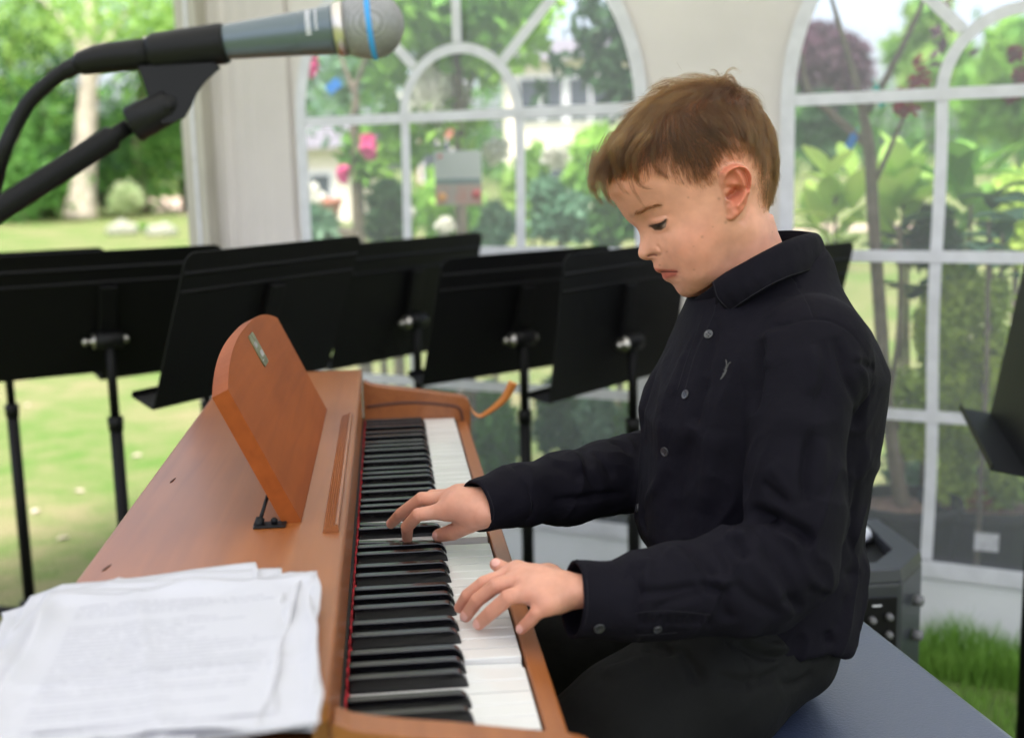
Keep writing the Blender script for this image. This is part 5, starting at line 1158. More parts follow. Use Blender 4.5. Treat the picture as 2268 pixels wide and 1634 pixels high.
moles = sum(gm(f, [(x, y), (x+1, y)], wl, s) for f, x, y, wl, s in [(H2, 268, 507, 66, 1.3), (H2, 343, 783, 60, 1.4), (H2, 63, 952, 57, 1.3), (H2, 192, 836, 60, .7), (H1, 950, 1145, 14, .9), (H1, 1390, 1203, 48, .9), (H1, 1318, 275, 60, .8), (H1, 1040, 970, 30, .8), (H2, 908, 900, 30, .7), (H1, 1385, 905, 56, .6)])*(hw_ > 0)
browm = gm(H1, [(610, 520), (680, 480), (760, 420), (850, 385), (940, 368)], 33, 3.2)
lash = gm(H1, [(850, 652), (910, 636), (980, 612), (1022, 560)], 36, 1.5)
eyp = np.array(W3(H1, [(848, 655), (895, 627), (955, 602), (1012, 563), (1032, 592), (1022, 655), (975, 700), (905, 705)], 36)); eyd = d2(np.vstack([eyp, eyp[:1]]), hu_, hv_); eyin = inside(eyp, hu_, hv_); eyeo = np.clip(np.where(eyin, .5+eyd/.0009, .5-eyd/.0009), 0, 1); scl = eyeo*gm(H1, [(1012, 590), (1010, 640)], 38, 2.0)*.9
nost = gm(H1, [(812, 1036), (840, 1022), (875, 1012), (905, 1015)], 12, 1.1)
colh = colour(SK, hv, [(np.clip(.25+.6*en, 0, 1)*.35, (.54, .22, .13)), (cheek*.38, (.56, .20, .125)), (earm*.75, (.60, .16, .09)), (lip*.85, (.46, .10, .075)), (np.clip(inmouth*1.1, 0, 1), (.10, .015, .012)), (np.clip(browm*.35, 0, 1), (.17, .085, .045)), (eyeo, (.085, .042, .026)), (eyeo*gm(H1, [(925, 655), (965, 645)], 36, 3.0), (.025, .014, .010)), (scl, (.34, .24, .21)), (np.clip(lash*.9, 0, 1), (.03, .016, .012)), (np.clip(nost, 0, .9), (.16, .04, .025)), (np.clip(moles*.5, 0, .36), (.12, .045, .025))])
def skin_mat():
    m = bpy.data.materials.new('skin'); m.use_nodes = True; t = m.node_tree; N = t.nodes; L = t.links; b = N['Principled BSDF']
    at_ = N.new('ShaderNodeAttribute'); at_.attribute_name = 'tone'; tc = N.new('ShaderNodeTexCoord')
    no = N.new('ShaderNodeTexNoise'); no.inputs['Scale'].default_value = 60; no.inputs['Detail'].default_value = 5; L.new(tc.outputs['Object'], no.inputs['Vector'])
    rp = N.new('ShaderNodeMapRange'); rp.inputs[1].default_value = .3; rp.inputs[2].default_value = .7; rp.inputs[3].default_value = .90; rp.inputs[4].default_value = 1.08; L.new(no.outputs[0], rp.inputs[0])
    mx = N.new('ShaderNodeVectorMath'); mx.operation = 'SCALE'; L.new(at_.outputs['Color'], mx.inputs[0]); L.new(rp.outputs[0], mx.inputs['Scale']); L.new(mx.outputs[0], b.inputs['Base Color'])
    b.inputs['Roughness'].default_value = .48; b.inputs['Specular IOR Level'].default_value = .4
    b.inputs['Subsurface Weight'].default_value = .22; b.inputs['Subsurface Radius'].default_value = (1, .35, .18); b.inputs['Subsurface Scale'].default_value = .006
    n2 = N.new('ShaderNodeTexNoise'); n2.inputs['Scale'].default_value = 900; n2.inputs['Detail'].default_value = 3; L.new(tc.outputs['Object'], n2.inputs['Vector'])
    vo = N.new('ShaderNodeTexVoronoi'); vo.inputs['Scale'].default_value = 1300; L.new(tc.outputs['Object'], vo.inputs['Vector'])
    ad = N.new('ShaderNodeMath'); L.new(n2.outputs[0], ad.inputs[0]); L.new(vo.outputs[0], ad.inputs[1])
    bu = N.new('ShaderNodeBump'); bu.inputs['Strength'].default_value = .22; bu.inputs['Distance'].default_value = .0004; L.new(ad.outputs[0], bu.inputs['Height']); L.new(bu.outputs[0], b.inputs['Normal'])
    return m
M['skin'] = skin_mat()
# ---- hands (skeleton chains, same body mesh)
def CA(x, y): return (771.1+x*.33304, 997.9+y*.33304)
GH = .0009
handparts = []
def hand(Jp, wrist, palm, lo, hi, nails, creases):
    g = Grid(lo, hi, GH)
    pts = {k: [at(*CA(x, y), Y) for x, y, Y in v[0]] for k, v in Jp.items()}
    for k, v in Jp.items():
        g.chain(pts[k], [r*.00104 for r in v[1]], .0008)
    # back of the hand: webs between neighbouring rays
    wr = [at(*CA(x, y), Y) for x, y, Y in wrist[0]]
    for k, v in Jp.items():
        if k == 'thumb': continue
        g.cone(wr[-1]*.55+wr[-2]*.45 if False else wr[-1]*.5+pts[k][0]*.5, pts[k][0], .0115, v[1][0]*.00118, .010)
        g.cone(wr[-1], wr[-1]*.5+pts[k][0]*.5, .0125, .0115, .012)
    g.chain(wr, [r*.001 for r in wrist[1]], .010, flat=wrist[2])
    for (x, y, Y), r in palm: g.ell(at(*CA(x, y), Y), [q*.001 for q in r], .010)
    names = [k for k in Jp if k != 'thumb']
    for a, b in zip(names[:-1], names[1:]):
        for t in (.25, .5, .75):
            m = pts[a][0]*(1-t)+pts[b][0]*t; g.cone(m, m*.35+wr[-1]*.65, .0082, .011, .008)
            m2 = m*.86+(pts[a][1]*(1-t)+pts[b][1]*t)*.14; g.cone(m, m2, .0075, .0060, .006)
    # knuckles and joints
    if 'thumb' in pts:
        th = pts['thumb']; g.cone(th[0], pts['index'][0]*.45+wr[-1]*.55, .012, .0105, .010)
    return g, pts, wr
LJ = {'index': ([(1120, 812, .264), (905, 880, .264), (795, 962, .270), (742, 1042, .279)], [8.2, 6.9, 6.2, 5.2]),
      'middle': ([(1165, 862, .246), (985, 895, .245), (862, 990, .253), (782, 1098, .266)], [8.6, 7.2, 6.5, 5.6]),
      'ring': ([(1235, 925, .228), (1065, 975, .225), (955, 1070, .234), (868, 1150, .248)], [8.4, 7.2, 6.5, 5.6]),
      'pinky': ([(1340, 1010, .211), (1255, 1075, .208), (1205, 1135, .212), (1150, 1182, .219)], [7.6, 6.3, 5.7, 5.0]),
      'thumb': ([(1330, 850, .262), (1150, 828, .285), (1060, 800, .300), (985, 755, .312)], [10.5, 8.2, 7.4, 6.2])}
LW = ([(1620, 930, .226), (1540, 935, .226), (1430, 930, .231)], [20, 18.5, 15], (np.array([.1, .35, 1]), 1.45))
g1, lp, lw = hand(LJ, LW, [((1330, 925, .236), (24, 27, 12)), ((1290, 880, .255), (20, 14, 11))], (-.075, .155, .71), (.125, .345, .84), None, None)
RJ = {'index': ([(660, 395, .462), (465, 425, .468), (392, 505, .485), (393, 585, .505)], [8.4, 7.1, 6.6, 5.5]),
      'middle': ([(690, 325, .485), (490, 318, .500), (350, 420, .524), (285, 485, .546)], [8.6, 7.3, 6.6, 5.5]),
      'ring': ([(720, 300, .506), (560, 300, .528), (440, 370, .550), (370, 440, .572)], [8.3, 7, 6.3, 5.4]),
      'pinky': ([(760, 290, .527), (640, 300, .55), (560, 350, .566), (500, 410, .58)], [7.6, 6.3, 5.7, 5.0]),
      'thumb': ([(900, 425, .440), (805, 485, .452), (695, 540, .475), (602, 564, .497)], [12.5, 9.8, 8.8, 7.2])}
RW = ([(1000, 322, .467), (900, 340, .455), (800, 355, .457)], [16.5, 17, 15.5], (np.array([.25, -.1, 1]), 1.35))
g2_, rp_, rw = hand(RJ, RW, [((790, 350, .472), (25, 29, 14)), ((840, 420, .455), (15, 12, 12))], (-.155, .37, .70), (.07, .62, .89), None, None)
def nail(g, tip, dip, up, side=(0, 0, 0)):
    ax = (tip-dip)/np.linalg.norm(tip-dip); up = np.array(up, float); up -= ax*(up@ax); up /= np.linalg.norm(up); sd = np.cross(ax, up)
    return ax, up, sd
parts_v = []
def finish(g, pts, nails, knuck, wr):
    V, Q = g.nets(); V = lap(V, Q, 3, .5); N = vnormals(V, Q)
    # creases over the joints
    for k, i, a in knuck:
        J = pts[k]; ax = J[i]-J[i-1]; ax = ax/np.linalg.norm(ax); d = V-J[i]; t = d@ax; rr_ = np.linalg.norm(d-t[:, None]*ax, axis=1)
        m = (rr_ < .013)
        for o in (-.0022, 0, .0022): V = V-N*(np.exp(-((t-o)/.0005)**2)*a*.001*m)[:, None]
    # tendons
    for k in pts:
        if k == 'thumb': continue
        a, b = wr[-1]+np.array([0, 0, .004]), pts[k][0]; d = polydist(V, [a*.6+b*.4+np.array([0, 0, .012]), b+np.array([0, 0, .010])]); V = V+N*(.0008*np.exp(-(d/.0045)**2))[:, None]
    c = np.tile(np.array(SK)*.86, (len(V), 1))
    n1 = np.clip(.3+vnoise(V, 90, 5)*.6+vnoise(V, 300, 6)*.4, 0, 1)[:, None]*.35; c = c*(1-n1)+np.array((.52, .22, .13))*n1
    for k in pts:
        for i in (1, 2): dd = np.exp(-(np.linalg.norm(V-pts[k][i], axis=1)/.010)**2)[:, None]*.30; c = c*(1-dd)+np.array((.55, .19, .11))*dd
        dd = np.exp(-(np.linalg.norm(V-pts[k][-1], axis=1)/.009)**2)[:, None]*.5; c = c*(1-dd)+np.array((.60, .20, .14))*dd
    for tip, dip, up, wn, ln in nails:
        ax, u_, s_ = nail(g, tip, dip, up); cc = tip-ax*.0022
        d = V-cc; a = d@ax; s = d@s_; h = d@u_; rad = np.sqrt((a/ln)**2+(s/wn)**2); top = h > .0005
        m = np.clip((1-rad)/.12, 0, 1)*top; rim = np.exp(-((rad-1.03)/.09)**2)*top
        V = V-N*(rim*.00055)[:, None]+N*(m*.00015)[:, None]
        c = c*(1-m[:, None]*.8)+np.array((.74, .42, .36))*m[:, None]*.8
        mm = m*np.exp(-((a/ln-.95)/.12)**2); c = c*(1-mm[:, None]*.6)+np.array((.85, .74, .66))*mm[:, None]*.6
    return V, Q, c
def tipn(pts, k, up, w, l): return (pts[k][-1], pts[k][-2], up, w, l)
V1, Q1, c1 = finish(g1, lp, [tipn(lp, 'middle', (-.15, -.85, .5), .0048, .006), tipn(lp, 'ring', (-.15, -.85, .5), .0048, .006), tipn(lp, 'pinky', (-.1, -.85, .5), .0042, .0052), tipn(lp, 'thumb', (-.3, -.6, .6), .005, .006)],
                    [('index', 1, .3), ('middle', 1, .3), ('ring', 1, .3), ('pinky', 1, .25), ('middle', 2, .25), ('ring', 2, .25), ('pinky', 2, .2)], lw)
V2, Q2, c2 = finish(g2_, rp_, [tipn(rp_, 'thumb', (-.3, -1.0, .35), .0056, .0066), tipn(rp_, 'middle', (-.8, -.1, .35), .0045, .0055), tipn(rp_, 'index', (-.8, -.2, .3), .0045, .0055)],
                    [('index', 1, .3), ('middle', 1, .3), ('thumb', 2, .3), ('index', 2, .25)], rw)
# trunk, hips and limbs under the clothes, joined with head and hands into one body
tg_ = Grid((-.08, .12, .34), (.50, .70, 1.12), .008)
tg_.chain([(.315, .455, 1.02), (.310, .455, .96), (.30, .45, .80), (.32, .45, .70)], [.036, .050, .062, .060], .03, flat=((1, 0, 0), 1.1))
tg_.chain([at(x, y, Y) for x, y, Y in [(1800, 790, .35), (1768, 940, .31), (1760, 1150, .285), (1748, 1245, .27), (1610, 1290, .25), (1405, 1322, .239)]]+[lw[0]], [.028, .026, .024, .024, .022, .018, .0165], .006)
tg_.chain([at(x, y, Y) for x, y, Y in [(1590, 790, .55), (1545, 880, .58), (1500, 1005, .60), (1350, 1060, .552), (1150, 1096, .480)]]+[rw[0]], [.028, .026, .024, .022, .018, .0165], .006)
for S__ in ([(.285, .375, .655), (.21, .345, .63), (.12, .315, .590), (.0, .30, .53), (-.01, .30, .40)], [(.33, .54, .655), (.25, .56, .630), (.12, .59, .575), (.02, .61, .52), (.01, .61, .40)]):
    tg_.chain([(.30, .45, .69)]+S__, [.05, .048, .05, .045, .038, .034], .01)
V3, Q3 = tg_.nets(); c3 = np.tile(np.array(SK), (len(V3), 1))
VV_ = [headV, V1, V2, V3]; QQ_ = []; o_ = 0
for v, q in zip(VV_, [hq, Q1, Q2, Q3]): QQ_.append(q+o_); o_ += len(v)
me = npmesh('body', np.concatenate(VV_), np.concatenate(QQ_))
ca = me.color_attributes.new('tone', 'FLOAT_COLOR', 'POINT'); RESTC = [c1, c2, c3]; cc = np.concatenate([colh]+RESTC); ca.data.foreach_set('color', np.concatenate([cc, np.ones((len(cc), 1))], 1).astype(np.float32).ravel())
boy = obj('person', me, M['skin']); tag(boy, "boy in a black shirt sitting at the piano, looking down at his hands", 'person')
def bp(me, name, m=None, par=None):
    o = obj(name, me, m); o.parent = par or boy; return o
# ---- clothes
def cloth_mat(name, col, sheen=.0, weave=1400, rough=.85, bump=.35, var=.06):
    m = mat(name, col, rough, sheen=sheen, spec=.14); t = m.node_tree; N = t.nodes; L = t.links; b = N['Principled BSDF']
    b.inputs['Sheen Roughness'].default_value = .45; b.inputs['Sheen Tint'].default_value = (.8, .78, .9, 1)
    tc = N.new('ShaderNodeTexCoord'); no = N.new('ShaderNodeTexNoise'); no.inputs['Scale'].default_value = 25; no.inputs['Detail'].default_value = 6; L.new(tc.outputs['Object'], no.inputs['Vector'])
    n2 = N.new('ShaderNodeTexNoise'); n2.inputs['Scale'].default_value = weave; n2.inputs['Detail'].default_value = 1; L.new(tc.outputs['Object'], n2.inputs['Vector'])
    mx = N.new('ShaderNodeMix'); mx.data_type = 'RGBA'; mx.inputs[6].default_value = (*[c*(1+var*3) for c in col], 1); mx.inputs[7].default_value = (*[c*(1-var*3) for c in col], 1); L.new(no.outputs[0], mx.inputs[0]); L.new(mx.outputs[2], b.inputs['Base Color'])
    n3 = N.new('ShaderNodeTexNoise'); n3.inputs['Scale'].default_value = 45; n3.inputs['Detail'].default_value = 3; L.new(tc.outputs['Object'], n3.inputs['Vector'])
    b1 = N.new('ShaderNodeBump'); b1.inputs['Strength'].default_value = .5; b1.inputs['Distance'].default_value = .004; L.new(n3.outputs[0], b1.inputs['Height'])
    b2 = N.new('ShaderNodeBump'); b2.inputs['Strength'].default_value = bump; b2.inputs['Distance'].default_value = .0006; L.new(n2.outputs[0], b2.inputs['Height']); L.new(b1.outputs[0], b2.inputs['Normal']); L.new(b2.outputs[0], b.inputs['Normal'])
    return m
M['shirt'] = cloth_mat('black cotton', (.0040, .0033, .0068))
M['seam'] = cloth_mat('worn seam', (.022, .021, .026))
M['trous'] = cloth_mat('charcoal twill', (.0062, .0064, .0062), sheen=.0, rough=.8)
def C5(x, y): return (1360.8+x*.28, 499+y*.28)
def C6(x, y): return (1224.7+x*.3609, 952.6+y*.3609)
def DD(x, y): return (x, y)
SH = .0024
sg = Grid((-.055, .14, .585), (.505, .68, 1.075), SH)
back = [at(x, y, .43) for x, y in [(1760, 560), (1806, 604), (1868, 658), (1918, 722), (1956, 815), (1948, 880), (1933, 960), (1913, 1080), (1895, 1180), (1906, 1230), (1903, 1290), (1872, 1370), (1862, 1450)]]
front = [at(x, y, .50) for x, y in [(1562, 560), (1535, 600), (1515, 635), (1492, 700), (1465, 780), (1436, 840), (1412, 905), (1416, 960), (1408, 1060), (1398, 1140), (1412, 1178), (1430, 1200), (1440, 1300), (1450, 1400)]]
bz = np.array([p[2] for p in back])[::-1]; bxx = np.array([p[0] for p in back])[::-1]; fz = np.array([p[2] for p in front])[::-1]; fxx = np.array([p[0] for p in front])[::-1]
zz = sg.lo[2]+np.arange(sg.n[2])*SH
xb = np.interp(zz, bz, bxx); xf = np.interp(zz, fz, fxx)
hy = np.interp(zz, [.58, .66, .72, .80, .88, .93, .96, .985, 1.005, 1.03, 1.06], [.150, .150, .140, .138, .140, .140, .134, .115, .088, .066, .055])
top = zz > .985
sl, X_, Y_, Z_ = sg.sub(sg.lo, sg.lo+1)
a_ = ((xb-xf)/2)[None, None]; c_ = ((xb+xf)/2)[None, None]; h_ = hy[None, None]
e_ = 2.35
q = (np.abs((X_-c_)/a_)**e_+np.abs((Y_-.455)/h_)**e_)**(1/e_)
sg.F[sl] = ((q-1)*np.minimum(a_, h_)*.9).astype(np.float32)
LS = [(1800, 775, .345, 48), (1783, 850, .322, 49), (1768, 940, .303, 46), (1763, 1040, .290, 45.5), (1760, 1150, .278, 45), (1750, 1245, .266, 44), (1690, 1278, .256, 44), (1610, 1290, .248, 43), (1500, 1305, .243, 40), (1405, 1322, .238, 37), (1385, 1325, .237, 33)]
RS = [(1590, 760, .56, 45), (1545, 880, .59, 45), (1500, 1005, .605, 44), (1430, 1045, .582, 43), (1350, 1060, .552, 42), (1240, 1083, .512, 35), (1150, 1096, .480, 32), (1125, 1101, .474, 28)]
for S in (LS, RS):
    P_ = [at(x, y, Y) for x, y, Y, r in S]; sg.chain(P_, [r*.001 for _, _, _, r in S], .012)
    sg.smin
sg.chain([(.308, .455, .97), (.303, .455, 1.005), (.306, .455, 1.034)], [.058, .057, .053], .02, flat=((1, 0, 0), .80))
# soften where the shoulder meets the trunk
sg.cone((.330, .41, .985), at(1800, 775, .345), .030, .045, .04); sg.cone((.330, .50, .985), (.33, .57, .955), .030, .045, .04)
# hem
sl, X_, Y_, Z_ = sg.sub(sg.lo, sg.lo+1)
hemz = .662-.05*np.clip((X_-.33)/.09, 0, 1)
sg.smax(sl, hemz-Z_, .002)
sg.smax(sl, Z_-(1.027+.036*(X_-.26)/.10), .002)
sg.F = blur(np.clip(sg.F, -.03, .03), 1)
sV, sQ = sg.nets(); sV = lap(sV, sQ, 3, .5)
def hit(tree, px, py):
    d = Vector(ray(px, py)).normalized(); r = tree.ray_cast(Vector(CAM), d); return r[0], r[1]
def strokes(V, Q, L, tree=None):
    """L: (fn, pts, height mm, sigma mm); folds laid over the cloth"""
    tree = BVHTree.FromPolygons(V.tolist(), Q.tolist()); N = vnormals(V, Q); D_ = np.zeros(len(V)); out = []
    for fn, pts, a, s in L:
        pp_ = [hit(tree, *fn(*p))[0] for p in pts]; pp_ = [np.array(p) for p in pp_ if p is not None]
        if len(pp_) < 2: continue
        c = np.array(cr(pp_, 4)) if len(pp_) > 2 else np.array(pp_)
        lo_, hi_ = c.min(0)-s*.004, c.max(0)+s*.004; m = ((V > lo_) & (V < hi_)).all(1)
        # taper along the stroke
        if m.sum():
            d = np.full(m.sum(), 1e9); Vm = V[m]; wgt = np.ones(m.sum())
            n = len(c)
            for i in range(n-1):
                ab = c[i+1]-c[i]; t = np.clip(((Vm-c[i])@ab)/(ab@ab+1e-12), 0, 1); dd = np.linalg.norm(Vm-c[i]-t[:, None]*ab, axis=1); u = (i+t)/(n-1); b = dd < d; d[b] = dd[b]; wgt[b] = (np.clip(np.minimum(u, 1-u)*5, 0, 1)**.7)[b] if s > 1.6 else 1
            D_[m] += a*.001*np.exp(-(d/(s*.001))**2)*wgt
        out.append(c)
    return V+N*D_[:, None], out
# broad cloth wrinkles
N = vnormals(sV, sQ)
nz = vnoise(sV*np.array([1, 1, .55]), 17, 1)*.0032+vnoise(sV*np.array([1, 1, .6]), 38, 2)*.0018
rid = 1-np.abs(vnoise(sV*np.array([1, 1, .5]), 13, 8)); nz += .0035*rid**5
for c_e, r_e, k_e in ((at(1748, 1245, .266), .10, .0045), (at(1640, 1290, .25), .09, .003), (at(1800, 900, .33), .08, .0025), ((.30, .36, .70), .10, .003), (at(1420, 1050, .58), .10, .004), (at(1200, 1090, .49), .08, .002), ((.40, .42, .72), .12, .003)):
    dd_ = np.linalg.norm(sV-np.array(c_e), axis=1); r2_ = 1-np.abs(vnoise(sV@np.array([[.8, .3, -.5], [-.2, .95, .2], [.45, -.1, .6]]).T*np.array([1, 1, .45]), 34, 12)); nz += k_e*np.exp(-(dd_/r_e)**2)*(r2_**6-.15)
sV = sV+N*(nz*np.clip((1.0-sV[:, 2])/.05, .25, 1))[:, None]
FO = [
 # creases under the arm and round the shoulder
 (C5, [(1180, 900), (1130, 1100), (1110, 1300), (1090, 1500)], -7, 11), (C5, [(1240, 820), (1200, 960), (1190, 1150)], 3, 10),
 (C5, [(1640, 900), (1680, 1100), (1640, 1300), (1580, 1560)], -2.5, 6), (C5, [(1740, 880), (1800, 1050), (1860, 1250), (1870, 1600)], -4, 7), (C5, [(1560, 950), (1590, 1150), (1560, 1350)], 2.2, 9),
 (C5, [(1900, 1000), (1960, 1150), (1980, 1400)], 2.5, 7), (C5, [(1880, 1090), (1990, 1105), (2060, 1150)], -2.5, 4), (C5, [(2060, 1250), (1960, 1420), (1890, 1600)], -3.5, 6),
 (C6, [(1590, 0), (1560, 150), (1545, 300), (1550, 460)], -5, 5.5), (C6, [(1660, 50), (1650, 250), (1620, 400)], 2.5, 8), (C6, [(1280, 310), (1350, 380), (1440, 450)], -3, 4.5), (C6, [(1330, 200), (1420, 330), (1500, 440)], 2, 7),
 (C6, [(1230, 520), (1330, 545), (1450, 600), (1540, 650), (1600, 700)], -9, 8), (C6, [(1200, 490), (1290, 520), (1400, 570)], -7, 7), (C6, [(1240, 610), (1340, 600), (1440, 660), (1550, 760)], 5, 10), (C6, [(1100, 650), (1150, 730), (1200, 800)], -5, 7), (C6, [(1010, 680), (1080, 800), (1100, 920)], -4, 7), (C6, [(1060, 650), (1130, 640), (1200, 660)], 3.5, 8),
 (C6, [(1430, 620), (1510, 780), (1590, 920), (1700, 1010)], 3.0, 7), (C6, [(1300, 700), (1400, 850), (1470, 1000), (1510, 1120)], -4.5, 8), (C6, [(1200, 760), (1300, 900), (1400, 1030), (1490, 1140)], 3, 8), (C6, [(1110, 900), (1160, 980), (1260, 1060), (1400, 1130)], -3, 6),
 (C6, [(1380, 1040), (1480, 1050), (1520, 1110)], -3, 5), (C6, [(1560, 960), (1660, 1010), (1740, 1000)], -3, 6),
 (C6, [(800, 700), (880, 780), (950, 860), (1000, 900)], -3.5, 6), (C6, [(680, 740), (780, 760), (880, 860)], 2.5, 9), (C6, [(560, 800), (530, 880), (520, 960), (545, 1040)], -4, 5.5), (C6, [(590, 780), (570, 900), (600, 980)], 2.5, 7),
 (C6, [(560, 990), (700, 985), (820, 965), (900, 955)], -3, 4.5), (C6, [(900, 955), (960, 950), (1020, 985), (1100, 1000)], -5, 6), (C6, [(600, 1110), (700, 1060), (820, 1020), (940, 1000)], -2.5, 5), (C6, [(1040, 1000), (1050, 1100), (1100, 1180)], -4, 7), (C6, [(960, 940), (1010, 930), (1060, 950)], 3, 6),
 (C6, [(480, 1130), (500, 1060), (470, 960), (480, 830)], -2.5, 5),
 # puckers along the sleeve placket
] + [(C6, [(660+50*k, 1130), (650+50*k, 1200)], -2.2, 2.6) for k in range(-3, 7)] + [
 # far sleeve
 (C6, [(180, 110), (210, 200), (230, 290), (300, 380)], -4, 7), (C6, [(0, 200), (100, 250), (180, 300)], -2.5, 7), (C6, [(0, 430), (150, 425), (300, 400), (450, 395)], -5, 5), (C6, [(240, 130), (320, 200), (370, 300)], -3, 6), (C6, [(100, 130), (150, 180), (170, 260)], 3, 8), (C6, [(350, 60), (430, 90), (480, 160)], -4, 7),
 (DD, [(1150, 1060), (1165, 1100), (1170, 1150)], -3, 5),
 # chest
 (C5, [(720, 1200), (650, 1400), (620, 1600)], -5, 10), (C5, [(800, 720), (790, 900), (740, 1060), (700, 1250)], -3, 8), (C5, [(330, 1150), (260, 1350), (230, 1600)], -2, 8), (C5, [(560, 1000), (520, 1150), (470, 1350)], 2.5, 10), (C5, [(420, 1000), (400, 1200), (350, 1500)], 2, 12),
 (C5, [(1000, 600), (950, 750), (900, 900)], -1.5, 12), (C5, [(1050, 760), (1200, 650), (1380, 560)], 1.2, 9), (C5, [(1230, 780), (1330, 800), (1400, 760)], -1, 5),
 (C6, [(700, 150), (640, 330), (560, 450)], 2.5, 8), (C6, [(860, 0), (800, 200), (760, 420), (720, 640)], -3, 12), (C6, [(1010, 0), (960, 250), (920, 500)], 3, 14), (C6, [(560, 480), (540, 560), (580, 640)], -3, 7),
 # back and tail
 (C6, [(1870, 200), (1850, 450), (1830, 650), (1870, 780)], -3.5, 7), (C6, [(1760, 880), (1830, 880), (1890, 870)], -2.5, 6), (C6, [(1950, 50), (1880, 300), (1840, 500)], 2, 8), (C6, [(1800, 1000), (1790, 1130), (1720, 1230)], -2.5, 8), (C6, [(1690, 1230), (1700, 1320)], -4, 6),
]
sV, _ = strokes(sV, sQ, [(a, b, c*1.45, d*.85) for a, b, c, d in FO])
SEAM = [
 (C5, [(1260, 800), (1330, 790), (1420, 770), (1500, 752), (1590, 745), (1690, 755), (1780, 790), (1860, 840), (1930, 920), (1990, 1010), (2040, 1110), (2062, 1230)], -1.5, 1.4),
 (C5, [(1400, 408), (1440, 450), (1452, 490), (1500, 550), (1545, 640), (1575, 725)], -1.7, 1.5), (C5, [(1420, 400), (1465, 480), (1520, 560), (1560, 650)], .9, 2.0),
 (C5, [(790, 600), (770, 690), (720, 690+120), (665, 920), (620, 1040), (590, 1150), (550, 1300)], -.8, 1.2), (C6, [(730, 0), (700, 120), (640, 300), (560, 430)], -1.0, 1.2),
 (C6, [(480, 820), (470, 960), (480, 1100), (480, 1250)], -1.8, 1.6), (C6, [(500, 1130), (700, 1110), (960, 1130)], -.9, 1.2),
]
sV, sm_ = strokes(sV, sQ, SEAM)
sV = lap(sV, sQ, 1, .4)
shirt = bp(npmesh('shirt', sV, sQ), 'shirt', M['shirt']); shirt['label'] = 'black long-sleeved shirt with a small embroidered emblem'
ST = BVHTree.FromPolygons(sV.tolist(), sQ.tolist())
# cuffs
def cuff(c0, c1, r0, r1, sq, n=64, m=10, open_a=None):
    c0, c1 = np.array(c0), np.array(c1); ax = (c1-c0)/np.linalg.norm(c1-c0); up = np.array([0, 0, 1.])-ax*ax[2]; up /= np.linalg.norm(up); sd = np.cross(ax, up)
    vs = []
    for i in range(m+1):
        t = i/m; c = c0+(c1-c0)*t; r = r0+(r1-r0)*t+.0006*math.sin(t*9)
        for j in range(n):
            a = 2*math.pi*j/n; rr_ = r*(1+.02*math.sin(3*a+t*2)+.012*math.sin(7*a+5*t)); vs.append(c+(up*math.cos(a)*sq+sd*math.sin(a))*rr_)
    fs = [(i*n+j, i*n+(j+1) % n, (i+1)*n+(j+1) % n, (i+1)*n+j) for i in range(m) for j in range(n)]
    return np.array(vs), fs
def cloth_part(vs, fs, name, par, th=.0018, m='shirt'):
    mb = MB().add(vs, fs, True); o = mb.build(name, M[m], fix=True); o.parent = par; md = o.modifiers.new('thick', 'SOLIDIFY'); md.thickness = th; md.offset = 0; return o
cL0, cL1 = at(1408, 1331, .2375), at(1268, 1327, .2285)
vs, fs = cuff(cL0, cL1, .0345, .0315, 1.06); cuffL = cloth_part(vs, fs, 'cuff', shirt, .0024)
cR0, cR1 = at(1135, 1099, .4765), at(1053, 1122, .449)
vs, fs = cuff(cR0, cR1, .0335, .0265, 1.0); cuffR = cloth_part(vs, fs, 'cuff', shirt, .0024)
for c0, c1, r0, r1, s_ in ((cL0, cL1, .0345, .0315, 1.06), (cR0, cR1, .0335, .0265, 1.0)):
    mb = MB()
    for t in (.05, .95):
        vs, fs = cuff(np.array(c0)+(np.array(c1)-np.array(c0))*t, np.array(c0)+(np.array(c1)-np.array(c0))*(t+.001), r0+(r1-r0)*t+.0014, r0+(r1-r0)*t+.0014, s_, m=1)
        mb.tube([vs[j] for j in range(64)]+[vs[0]], .00035, 5)
    o = mb.build('stitching', M['seam'], shirt)
# collar
def ctop(L): return [at(*C5(x, y), Y) for x, y, Y in L]
topn = ctop([(782, 458, .401), (890, 380, .394), (1020, 305, .388), (1150, 235, .386), (1320, 147, .392), (1440, 100, .408), (1530, 72, .430), (1566, 66, .455)])
botn = ctop([(925, 682, .392), (1010, 622, .380), (1130, 545, .372), (1250, 470, .370), (1400, 402, .378), (1520, 360, .398), (1612, 322, .428), (1640, 305, .455)])
def mirr(L): return [np.array([p[0], 2*.455-p[1], p[2]]) for p in L[::-1][1:]]
topc = cr(topn+mirr(topn), 7); botc = cr(botn+mirr(botn), 7); NC = len(topc); NR = 12
vs = []
for i in range(NC):
    a, b = np.array(topc[i]), np.array(botc[i]); cen = np.array([.325, .455, (a[2]+b[2])/2]); mid = (a+b)/2; o_ = mid-cen; o_[2] = 0; o_ /= np.linalg.norm(o_)+1e-9
    for j in range(NR+1):
        t = j/NR; p = a*(1-t)+b*t+o_*(.007*math.sin(math.pi*t)**.8)+np.array([0, 0, .004])*math.sin(math.pi*min(1, t*2.2))*(t < .45)
        p = p+o_*(.0010*math.sin(i*.35+t*3)+.0006*math.sin(i*1.1)*t); vs.append(p)
fs = [(i*(NR+1)+j, (i+1)*(NR+1)+j, (i+1)*(NR+1)+j+1, i*(NR+1)+j+1) for i in range(NC-1) for j in range(NR)]
collar = cloth_part(vs, fs, 'collar', shirt, .0030)
